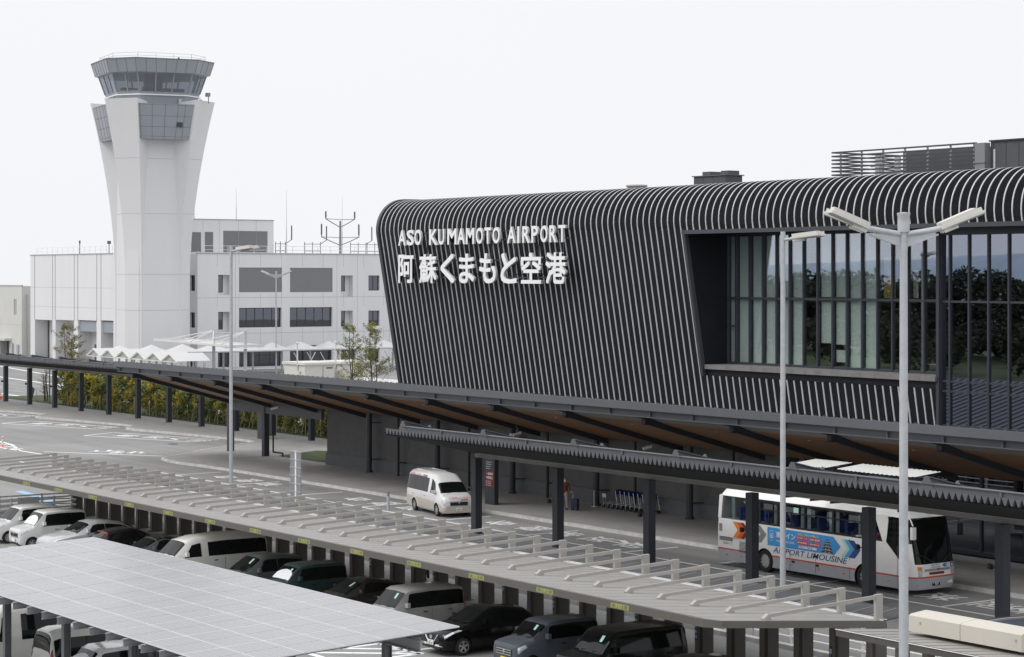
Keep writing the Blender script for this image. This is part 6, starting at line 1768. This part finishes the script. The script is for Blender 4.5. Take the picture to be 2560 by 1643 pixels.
# ================================================================ trees and hedge
def leaves(mb, centers, per, rad, size, rng, mats):
    for (cx, cy, cz, cr) in centers:
        mb.cur = rng.choice(mats)
        for _ in range(per):
            while True:
                d = Vector((rng.uniform(-1, 1), rng.uniform(-1, 1), rng.uniform(-1, 1)))
                if d.length < 1: break
            p = Vector((cx, cy, cz)) + d * cr
            a = Vector((rng.gauss(0, 1), rng.gauss(0, 1), rng.gauss(0, .7))).normalized() * size * rng.uniform(.6, 1.3)
            b_ = a.cross(Vector((rng.gauss(0, 1), rng.gauss(0, 1), rng.gauss(0, 1)))).normalized() * size * rng.uniform(.35, .6)
            mb.add([p - a, p + b_, p + a, p - b_], [[0, 1, 2, 3]])
def tree(name, label, x, y, H, stems, spread, seed, mats, mnames, per=60, size=.13, group=None, low=.25, dens=1.0):
    rng = random.Random(seed)
    t = thing(name, label, 'tree', (x, y, 0), group=group)
    tr = MB(); cen = []
    for s in range(stems):
        a = rng.uniform(0, 6.28); bx, by = x + rng.uniform(-.3, .3) * spread * .4, y + rng.uniform(-.3, .3) * spread * .4
        hh = H * rng.uniform(.82, 1.0) if s else H
        top = Vector((bx + rng.uniform(-.2, .2) * spread + (s - (stems - 1) / 2) * spread * .55, by + rng.uniform(-.3, .3), hh))
        n = 7; pts = [Vector((bx, by, 0)).lerp(top, i / n) + Vector((rng.uniform(-.08, .08), rng.uniform(-.08, .08), 0)) * (i > 0) for i in range(n + 1)]
        for i in range(n): tr.cyl(pts[i], pts[i + 1], .09 * (1 - i / n) + .012, .09 * (1 - (i + 1) / n) + .01, 6, False)
        for k in range(int(26 * dens)):
            f = rng.uniform(low, .99); p = Vector((bx, by, 0)).lerp(top, f)
            L = spread * (.30 + .75 * math.sin(math.pi * min(1, (f - low) / (1 - low) * .8 + .2))) * rng.uniform(.35, .8)
            an = rng.uniform(0, 6.28); q = p + Vector((math.cos(an) * L, math.sin(an) * L, L * rng.uniform(.3, .9)))
            q.z = min(q.z, hh)
            tr.cyl(p, q, .022, .008, 4, False)
            for j in range(3):
                w = p.lerp(q, .45 + .28 * j); cen.append((w.x, w.y, w.z, rng.uniform(.16, .34) * (1.15 - .4 * f)))
        cen += [(top.x, top.y, hh - .1 - .2 * k, .18) for k in range(3)]
    tr.build('trunk', 'bark', t)
    lf = MB(); leaves(lf, cen, per, .3, size, rng, mats); lf.build('crown', mnames, t, fix=False)
    return t
MN = ['leaf_dark', 'leaf_mid', 'leaf_yellow', 'leaf_brown']
tree('young_tree', 'thin young tree with brownish leaves behind the left canopy', -206.5, 88.6, 8.0, 3, 2.0, 3, [0, 1, 1, 3, 3], MN, 22, .075, 'young trees near the terminal')
tree('young_tree', 'slender young tree with two leafy stems beside the terminal end', -141.9, 86.6, 9.3, 2, 2.5, 8, [0, 1, 1, 1, 2], MN, 20, .065, 'young trees near the terminal', low=.1, dens=1.5)
tree('young_tree', 'smaller young tree with open airy leaves left of the terminal end', -146.6, 87.3, 9.1, 2, 2.3, 21, [0, 1, 1, 2], MN, 18, .065, 'young trees near the terminal', low=.1, dens=1.3)
tree('bare_sapling', 'bare sapling behind the leftmost canopy post', -205.0, 85.6, 3.6, 3, 1.2, 5, [3], MN, 1, .03)
rng = random.Random(4)
places = [(-198.5, 'leftmost yellow green shrub of the hedge'), (-193.6, ''), (-188.8, ''), (-184.2, ''), (-179.4, ''), (-174.9, ''), (-170.2, ''), (-165.6, ''), (-161.0, ''), (-156.6, ''), (-152.1, ''), (-147.6, ''), (-143.2, '')]
for i, (x, lab) in enumerate(places):
    H = (3.7, 3.5, 3.3, 3.4, 3.2, 3.0, 2.9, 2.7, 2.8, 2.8, 2.9, 3.0, 3.2)[i]
    t = thing('hedge_shrub', lab or 'tall leafy shrub in the hedge between two dark canopy posts', 'shrub', (x, 85.6, .16), group='shrubs of the hedge behind the left canopy')
    cen = []
    for k in range(60):
        f = rng.random() ** .8
        cen.append((x + rng.uniform(-2.3, 2.3), 85.7 + rng.uniform(-.7, .8), .3 + (H - .5) * f, rng.uniform(.35, .6)))
    for k in range(7):
        xx = x + rng.uniform(-2.2, 2.2)
        for j in range(4): cen.append((xx + rng.uniform(-.1, .1), 85.6 + rng.uniform(-.3, .3), H - .5 + .22 * j, .3 - .05 * j))
    m = MB(); leaves(m, cen, 60, .4, .17, rng, ([2, 2, 1, 2, 0] if i == 0 else ([1, 2, 1, 2, 0, 1] if i < 6 else [1, 0, 1, 2, 0, 1])))
    m.build('crown', MN, t, fix=False)
    m = MB()
    for k in range(6):
        xx = x + rng.uniform(-2.1, 2.1); m.cyl((xx, 85.1, .1), (xx + rng.uniform(-.1, .1), 85.2, H * .7), .03, .02, 5)
    m.build('trunk', 'bark', t)
    m = MB()
    for k in range(3):
        xx = x - 1.6 + 1.5 * k + rng.uniform(-.3, .3); m.cyl((xx - .35, 84.9, .1), (xx, 85.1, 1.5), .03, n=6); m.cyl((xx + .35, 84.9, .1), (xx, 85.1, 1.5), .03, n=6)
    m.build('support_stake', 'bamboo', t)
for i, (x, y, H, lab) in enumerate(((-127.6, 74.6, 3.4, 'slim evergreen shrub against the left end of the dark wall'), (-128.8, 75.6, 2.4, 'shorter evergreen shrub on the lawn by the dark wall'))):
    t = thing('corner_shrub', lab, 'shrub', (x, y, .18))
    cen = [(x + rng.uniform(-.3, .3), y + rng.uniform(-.3, .3), .3 + (H - .4) * rng.random(), rng.uniform(.18, .3)) for k in range(40)]
    m = MB(); leaves(m, cen, 45, .3, .09, rng, [0, 0, 1]); m.build('crown', MN, t, fix=False)
    m = MB(); m.cyl((x, y, .1), (x, y, H * .8), .035, n=6); m.build('trunk', 'bark', t)
# the wooded slope behind the viewer, seen only as a mirror image in the terminal's glass
wd = MB(); rng = random.Random(12)
cen = []
for k in range(1700):
    x = rng.uniform(-450, -100); y = rng.uniform(-105, -84) if k % 4 else rng.uniform(-84, -45); d = abs(math.sin(x * .05) + .6 * math.sin(x * .13 + 1))
    top = (8.2 + 3.6 * d) if y < -83 else 6.5
    cen.append((x, y, top * rng.random() ** .5, rng.uniform(1.5, 2.6)))
leaves(wd, cen, 110, 3, .5, rng, [0])
struct(wd.build('far_wood', 'wood_far', fix=False), 'stuff')
sheet('added_dark_ground', [(-470, -180), (-60, -180), (-60, -35), (-470, -35)], .02, 'grass')  # unseen sheet, added so the terminal glass mirrors dark ground
hb = MB(); hb.grid(lambda u, v: (-2300 + 2600 * u, -640 - 160 * v, -12 + (38 + 4 * math.sin(u * 9) + 3 * math.sin(u * 23)) * math.sin(math.pi * v)), 80, 8)
struct(hb.build('hills', 'hill', smooth=60))

# ================================================================ signs and small things
def pylon(x, y, h, w, label, red):
    t = thing('information_pylon', label, 'sign', (x, y, .15), rotz=0, group='dark information pylons')
    b = MB(); b.box(x - w / 2, x + w / 2, y - .14, y + .14, .15, h); b.build('panel', 'dark_steel', t)
    b = MB(); b.cur = 0
    yy = y - .145
    def row(s, z, hh, ww, x0=None): put_text(b, s, (x - ww / 2 if x0 is None else x0, yy, z), (1, 0, 0), (0, 0, 1), ww, hh, bold=.015)
    if red:
        row('送迎車', h - .34, .16, .5); row('乗降', h - .58, .16, .34)
        b.box(x - .16, x + .16, yy - .002, yy, h - .93, h - .80); b.box(x - .11, x + .11, yy - .002, yy, h - .80, h - .70)
        row('一般送迎車両', h - 1.28, .13, .62); row('乗降場', h - 1.46, .13, .34)
        for k in range(4): row('Passenger pick up', h - 1.66 - .12 * k, .07, .6 - .06 * k, x - .36)
        b.cur = 1; b.box(x - w / 2 + .02, x + w / 2 - .02, yy - .001, yy + .004, h - 3.0, h - 2.1)
        b.cur = 0; yy -= .004; row('一般車両', h - 2.35, .15, .62); row('駐車禁止', h - 2.57, .15, .62)
        for k in range(3): row('No parking', h - 2.74 - .11 * k, .07, .5, x - .36)
    else:
        row('バスのりば', h - .5, .16, .6, x - .35); row('Bus stop', h - .72, .13, .5, x - .35)
        for k in range(3): row('Bus stop', h - 1.0 - .2 * k, .1, .7 - .1 * k, x - .35)
    b.build('lettering', ['g_white', 'g_maroon'], t, fix=False)
    return t
pylon(-98.3, 67.6, 4.15, .95, 'dark pylon with white and red lettering on the pavement right of the shuttle van', True)
pylon(-148.2, 79.9, 3.9, .95, 'dark pylon with white lettering on the pavement by the hedge', False)

pm = thing('louvred_marker_post', 'grey louvred marker post with a white centre bar in front of the pavement', 'marker post', (-106.9, 59.85, 0))
b = MB(); b.box(-106.98, -106.82, 59.82, 59.9, 0, 2.95); b.build('centre_bar', 'white_plastic', pm)
b = MB()
for s in (-1, 1): b.box(-106.9 + s * .62 - (.0 if s < 0 else .5), -106.9 + s * .62 + (.5 if s < 0 else .0), 59.83, 59.87, 0, 2.9)
b.build('side_panel', 'louvre', pm)
b = MB()
for k in range(7): b.box(-107.54, -106.26, 59.80, 59.92, .12 + .46 * k, .16 + .46 * k)
b.build('divider', 'galvanised', pm)
bo = thing('bollard_light', 'short grey bollard light in front of the shuttle van', 'bollard', (-100.3, 62.0, 0))
b = MB(); b.cyl((-100.3, 62.0, 0), (-100.3, 62.0, .78), .09, n=14); b.build('post', 'galvanised', bo, smooth=40)
b = MB(); b.lathe([(.10, 0), (.10, .05), (.06, .06), (.06, .16), (.11, .17), (.11, .25), (.02, .28)], (-100.3, 62.0, .78), 14); b.build('head', 'louvre', bo, smooth=30)

# nested luggage carts
def cart_parts():
    t = thing('luggage_cart', 'first blue boarded luggage cart of the row, beside the rope post', 'luggage cart', (0, 0, 0), group='luggage carts nested against the wall')
    b = MB()
    for s in (-1, 1):
        b.tube([(-.55, s * .30, .22), (.45, s * .24, .30), (.5, s * .24, .12)], .017, 6); b.tube([(-.5, s * .30, .22), (-.42, s * .29, .62), (-.36, s * .27, 1.0)], .018, 6)
    for x in (-.3, -.05, .2, .42): b.tube([(x, -.27, .26), (x, .27, .26)], .012, 5)
    b.tube([(-.4, -.28, .62), (-.4, .28, .62)], .014, 5); b.build('frame', 'alloy', t, local=True)
    b = MB(); b.prism([(-.36, .78), (-.33, 1.02), (-.29, 1.02), (-.32, .78)], lambda a, c, tt: (a, tt, c), -.27, .27); b.build('handle_board', 'seat_blue', t, local=True)
    b = MB(); b.tube([(-.36, -.32, 1.03), (-.36, .32, 1.03)], .022, 6); b.build('handle_bar', 'dark_trim', t, local=True)
    for x, y in ((-.45, -.29), (-.45, .29), (.47, -.2), (.47, .2)):
        b = MB(); b.cyl((x, y - .025, .09), (x, y + .025, .09), .09, n=12); b.build('wheel', 'tyre', t, local=True)
    return t
c0 = cart_parts()
c0.location = (-92.9, 72.05, .15); c0.rotation_euler = (0, 0, R(196))
OFF[c0.name] = Vector(c0.location)
ords = ['', 'second', 'third', 'fourth', 'fifth', 'sixth', 'seventh', 'eighth', 'ninth']
for k in range(1, 9):
    copy_tree(c0, (-92.9 + .42 * k, 72.05 - .02 * k, .15), 196, ords[k] + ' luggage cart from the rope post' + (', last one and partly behind a canopy post' if k == 8 else ''))
rp = thing('rope_post', 'pale rope post with a round foot standing left of the luggage carts', 'rope post', (-94.05, 71.6, .15))
b = MB(); b.cyl((-94.05, 71.6, .17), (-94.05, 71.6, 1.05), .035, n=10); b.build('post', 'lamp_body', rp)
b = MB(); b.lathe([(.17, 0), (.17, .02), (.04, .04)], (-94.05, 71.6, .15), 16); b.build('foot', 'white_plastic', rp)
b = MB(); b.lathe([(.045, 0), (.045, .07)], (-94.05, 71.6, 1.05), 10); b.tube([(-94.0, 71.62, 1.02), (-93.3, 71.75, .96), (-92.9, 71.8, .99)], .02, 6); b.build('belt', 'g_maroon', rp)
ns = thing('cart_notice', 'small pale notice on two thin legs in front of the luggage carts', 'notice', (-93.35, 71.75, .15))
b = MB(); b.box(-93.5, -93.16, 71.74, 71.76, .72, .93); b.build('board', 'poster_pale', ns)
b = MB(); b.cyl((-93.45, 71.77, .15), (-93.45, 71.77, .75), .014, n=6); b.cyl((-93.2, 71.77, .15), (-93.2, 71.77, .75), .014, n=6); b.build('leg', 'alloy', ns)

# traffic cone, delineators, A-frame, barriers
cn = thing('traffic_cone', 'orange traffic cone with a white band at the left edge', 'traffic cone', (-211.4, 83.3, 0))
b = MB(); b.box(-211.6, -211.2, 83.1, 83.5, .15, .19); b.build('base', 'orange', cn)
b = MB(); b.lathe([(.17, 0), (.115, .28)], (-211.4, 83.3, .19), 16); b.lathe([(.075, .46), (.035, .66), (.01, .68)], (-211.4, 83.3, .19), 16); b.build('cone', 'orange', cn, smooth=40)
b = MB(); b.lathe([(.116, .28), (.076, .46)], (-211.4, 83.3, .19), 16); b.build('reflective_band', 'g_white', cn, smooth=40)
dl = thing('delineator_post', 'red and white flexible delineator post in the hatched nose', 'delineator', (-154.3, 60.95, 0))
b = MB(); b.lathe([(.14, 0), (.14, .04), (.05, .07)], (-154.3, 60.95, 0), 14); b.build('base', 'orange', dl)
b = MB()
for k in range(6):
    b.cur = k % 2; b.cyl((-154.3, 60.95, .06 + .13 * k), (-154.3, 60.95, .19 + .13 * k), .045, n=12)
b.build('post', ['orange', 'g_white'], dl)
af = thing('easel_sign', 'dark easel sign seen edge on, left of the canopy posts', 'easel sign', (-204.3, 83.9, .15))
b = MB(); b.bar((-204.75, 83.75, .15), (-204.15, 83.9, 1.65), .7, .05, up=(0, 1, 0)); b.build('panel', 'dark_steel', af)
b = MB(); b.tube([(-204.2, 83.6, 1.5), (-203.75, 83.6, .15)], .02, 5); b.tube([(-204.2, 84.2, 1.5), (-203.75, 84.2, .15)], .02, 5); b.build('leg', 'mid_steel', af)
pr = thing('pedestrian_railing', 'thin grey railing along the far pavement at the left edge', 'railing', (-218, 90, 0))
b = MB()
for k in range(7): b.cyl((-232 + 5.2 * k, 88.2, 0), (-232 + 5.2 * k, 88.2, 1.25), .05, n=6)
b.build('post', 'galvanised', pr)
b = MB()
for z in (.5, .85, 1.2): b.cyl((-232, 88.2, z), (-200, 88.2, z), .022, n=5)
b.build('rail', 'galvanised', pr)
fp = thing('thin_post', 'thin dark post at the left end of the hedge', 'post', (-200.7, 84.2, .15))
b = MB(); b.cyl((-200.7, 84.2, .15), (-200.7, 84.2, 3.9), .07, n=8); b.lathe([(.12, 0), (.12, .05)], (-200.7, 84.2, .15), 10); b.build('pole', 'post_steel', fp)
for i, (x, y) in enumerate(((-101.4, 49.3), (-98.6, 49.25))):
    br = thing('barrier_board', 'red and white barrier board seen ' + ('between the leftmost pillars' if i == 0 else 'one gap right of the leftmost pillars'), 'barrier', (x, y, 0), group='red and white barrier boards')
    b = MB()
    for r_ in range(2):
        for k in range(6):
            b.cur = (k + r_) % 2; b.prism([(x - .9 + .3 * k, .45 + .4 * r_), (x - .6 + .3 * k, .45 + .4 * r_), (x - .45 + .3 * k, .75 + .4 * r_), (x - .75 + .3 * k, .75 + .4 * r_)], lambda a, c, t: (a, t, c), y - .02, y + .02)
    b.build('board', ['red_paint', 'g_white'], br)
    b = MB()
    for s in (-.7, .7): b.tube([(x + s, y - .25, 0), (x + s, y + .04, 1.25), (x + s, y + .3, 0)], .02, 6)
    b.build('leg', 'galvanised', br)
rb = thing('road_arrow_board', 'low black and white direction board by the white rail in front of the coach', 'direction board', (-63.2, 51.3, 0))
b = MB(); b.cur = 0; b.box(-64.4, -62.2, 53.2, 53.24, 1.0, 1.32)
b.cur = 1; b.prism([(-64.1, 1.08), (-63.9, 1.08), (-63.9, 1.26), (-64.1, 1.26)], lambda a, c, t: (a, t, c), 53.19, 53.2); b.prism([(-63.5, 1.06), (-62.9, 1.06), (-62.9, 1.28), (-63.5, 1.28)], lambda a, c, t: (a, t, c), 53.19, 53.2)
b.build('board', ['ink', 'g_white'], rb)
b = MB(); b.cyl((-64.2, 53.22, 0), (-64.2, 53.22, 1.0), .03, n=6); b.cyl((-62.4, 53.22, 0), (-62.4, 53.22, 1.0), .03, n=6); b.build('leg', 'galvanised', rb)
wbd = thing('white_notice_board', 'white notice board on the rail between the tie beams near the coach front', 'notice board', (-56.6, 51.1, 0))
b = MB(); b.cur = 0; b.box(-57.7, -56.1, 50.9, 50.94, 1.12, 1.42); b.cur = 1; put_text(b, '駐停車禁止', (-57.5, 50.895, 1.2), (1, 0, 0), (0, 0, 1), 1.2, .14, bold=.02); b.build('board', ['white_plastic', 'g_maroon'], wbd, fix=False)
b = MB(); b.cyl((-57.5, 50.96, 0), (-57.5, 50.96, 1.2), .03, n=6); b.cyl((-56.3, 50.96, 0), (-56.3, 50.96, 1.2), .03, n=6); b.build('leg', 'galvanised', wbd)

# ================================================================ traveller with a suitcase
def skinned(name, pts, edges, root, m, parent, sub=2):
    """pts: list of (x, y, z, rx, ry); grows one continuous surface along the edges"""
    me = bpy.data.meshes.new(name)
    me.from_pydata([p[:3] for p in pts], edges, [])
    ob = bpy.data.objects.new(name, me); COL.objects.link(ob)
    md = ob.modifiers.new('skin', 'SKIN'); md.use_smooth_shade = True
    me.skin_vertices[0].data
    for i, p in enumerate(pts):
        sv = me.skin_vertices[0].data[i]; sv.radius = (p[3], p[4] if len(p) > 4 else p[3]); sv.use_root = (i == root)
    s2 = ob.modifiers.new('subd', 'SUBSURF'); s2.levels = sub; s2.render_levels = sub
    dg = bpy.context.evaluated_depsgraph_get()
    m2 = bpy.data.meshes.new_from_object(ob.evaluated_get(dg))
    ob.modifiers.clear(); ob.data = m2; m2.materials.clear(); m2.materials.append(MAT[m])
    m2.polygons.foreach_set('use_smooth', [True] * len(m2.polygons))
    bpy.data.meshes.remove(me)
    ob.parent = parent
    return ob
# local frame: +x is the picture's right, -y is towards the car park
PE = thing('person', 'traveller in rust jacket and grey trousers holding a suitcase handle', 'person', (-93.85, 69.45, .15), rotz=22)
body = [(0, 0, .93, .115, .14), (0, .0, 1.10, .105, .135), (0, .0, 1.30, .12, .165), (0, 0, 1.43, .09, .13), (0, -.005, 1.52, .05, .052), (0, -.02, 1.62, .07, .082), (0, -.015, 1.72, .055, .065),
        (.085, 0, .86, .085), (.10, -.01, .50, .062), (.12, .02, .10, .042), (.13, -.10, .045, .035),
        (-.085, 0, .86, .085), (-.11, -.03, .50, .062), (-.13, -.02, .10, .042), (-.14, -.14, .045, .035),
        (.20, 0, 1.39, .055), (.27, .02, 1.12, .045), (.42, -.06, .98, .034), (.50, -.08, .97, .03),
        (-.20, 0, 1.39, .055), (-.24, .03, 1.10, .045), (-.22, -.06, .86, .034), (-.22, -.09, .79, .03)]
edges = [(0, 1), (1, 2), (2, 3), (3, 4), (4, 5), (5, 6), (0, 7), (7, 8), (8, 9), (9, 10), (0, 11), (11, 12), (12, 13), (13, 14), (3, 15), (15, 16), (16, 17), (17, 18), (3, 19), (19, 20), (20, 21), (21, 22)]
skinned('body', body, edges, 0, 'skin', PE)
skinned('trousers', [(0, 0, .95, .135, .16), (.088, 0, .84, .10), (.102, -.008, .50, .076), (.12, .02, .13, .062), (-.088, 0, .84, .10), (-.112, -.028, .50, .076), (-.13, -.018, .13, .062)], [(0, 1), (1, 2), (2, 3), (0, 4), (4, 5), (5, 6)], 0, 'trousers', PE)
skinned('jacket', [(0, 0, .86, .145, .18), (0, 0, 1.10, .13, .165), (0, 0, 1.30, .145, .19), (0, 0, 1.44, .10, .14), (0, 0, 1.50, .065, .07), (.205, 0, 1.39, .075), (.275, .02, 1.12, .062), (.40, -.052, .99, .048), (-.205, 0, 1.39, .075), (-.245, .03, 1.10, .062), (-.222, -.05, .90, .048)],
        [(0, 1), (1, 2), (2, 3), (3, 4), (3, 5), (5, 6), (6, 7), (3, 8), (8, 9), (9, 10)], 0, 'jacket_rust', PE)
skinned('hair', [(0, .012, 1.74, .072, .084), (0, .03, 1.66, .072, .084), (0, .045, 1.58, .05, .066)], [(0, 1), (1, 2)], 0, 'hair', PE)
for s in (-1, 1):
    x0 = .13 * s
    skinned('shoe', [(x0 + .0, .03 - (.02 if s < 0 else 0), .05, .05), (x0 + .01 * s, -.07, .045, .045), (x0 + .015 * s, -.16, .035, .038)], [(0, 1), (1, 2)], 0, 'dark_trim', PE, 1)
for hx, hy, hz, dx, dz in ((.50, -.08, .97, 1, 0), (-.22, -.09, .79, 0, -1)):
    for k in range(5):
        o_ = (k - 1.5) * .018
        if k < 4:
            p0 = (hx + dx * .02, hy - (o_ if dx else .02), hz + (0 if dx else -.0) + (.0 if dx else 0) + (0 if dx else o_ * 0)) if dx else (hx + o_, hy, hz - .02)
            p1 = (p0[0] + dx * .045, p0[1], p0[2] + .006 + dz * .045); p2 = (p1[0] + dx * .015, p1[1] - .012 * (not dx), p1[2] - .028 - .012 * (not dx))
        else:
            p0 = (hx, hy - .035, hz); p1 = (hx + dx * .03, hy - .052, hz + dz * .02); p2 = (hx + dx * .05, hy - .04, hz - .015 + dz * .02)
        skinned('finger', [(*p0, .0095), (*p1, .009), (*p2, .0075)], [(0, 1), (1, 2)], 0, 'skin', PE, 1)
b = MB(); b.lathe([(.004, -.012), (.014, 0), (.010, .03), (.004, .04)], (0, -.108, 1.615), 8); b.build('nose', 'skin', PE, local=True, smooth=60)
for s in (-1, 1):
    b = MB(); b.lathe([(.003, -.009), (.010, 0), (.003, .009)], (s * .03, -.094, 1.645), 8); b.build('eye', 'hair', PE, local=True, smooth=60)
    b = MB(); b.lathe([(.004, -.03), (.014, -.01), (.016, .015), (.005, .03)], (s * .085, -.01, 1.63), 8); b.build('ear', 'skin', PE, local=True, smooth=60)
b = MB(); b.grid(lambda u, v: ((u - .5) * .13, -.103 + .17 * (u - .5) ** 2 * 4 * .25, 1.545 + .075 * v), 8, 4); b.build('face_mask', 'white_plastic', PE, local=True, smooth=60)
CS = thing('suitcase', 'dark blue upright suitcase with an extended handle, held by the traveller', 'suitcase', (-93.15, 69.60, .15), rotz=22)
b = MB(); b.prism([(-.17, .09), (-.20, .12), (-.20, .60), (-.17, .64), (.17, .64), (.20, .60), (.20, .12), (.17, .09)], lambda a, c, t: (a, t, c), -.12, .12)
for k in range(5): b.box(-.15 + .07 * k, -.13 + .07 * k, -.126, .126, .12, .61)
b.build('shell', 'case_blue', CS, local=True)
b = MB(); b.tube([(-.14, -.02, .62), (-.14, -.02, .86), (-.14, .06, .86), (-.14, .06, .62)], .011, 6); b.build('handle', 'alloy', CS, local=True)
for x in (-.15, .15):
    for y in (-.08, .08):
        b = MB(); b.cyl((x, y - .02, .04), (x, y + .02, .04), .04, n=10); b.build('wheel', 'tyre', CS, local=True)
# one more figure glimpsed between the pillars
P2 = thing('person', 'person in a red top glimpsed between the canopy pillars behind the bronze liftback', 'person', (-76.2, 49.0, 0), rotz=10)
skinned('body', body, edges, 0, 'skin', P2)
skinned('trousers', [(0, 0, .95, .135, .16), (.088, 0, .84, .10), (.102, -.008, .50, .076), (.12, .02, .08, .062), (-.088, 0, .84, .10), (-.112, -.028, .50, .076), (-.13, -.018, .08, .062)], [(0, 1), (1, 2), (2, 3), (0, 4), (4, 5), (5, 6)], 0, 'dark_trim', P2)
skinned('top', [(0, 0, .86, .145, .18), (0, 0, 1.10, .13, .165), (0, 0, 1.30, .145, .19), (0, 0, 1.44, .10, .14), (0, 0, 1.50, .065, .07), (.205, 0, 1.39, .075), (.275, .02, 1.12, .062), (.40, -.052, .99, .048), (-.205, 0, 1.39, .075), (-.245, .03, 1.10, .062), (-.222, -.05, .90, .048)],
        [(0, 1), (1, 2), (2, 3), (3, 4), (3, 5), (5, 6), (6, 7), (3, 8), (8, 9), (9, 10)], 0, 'red_paint', P2)
skinned('hair', [(0, .012, 1.74, .072, .084), (0, .03, 1.66, .072, .084), (0, .045, 1.58, .05, .066)], [(0, 1), (1, 2)], 0, 'hair', P2)
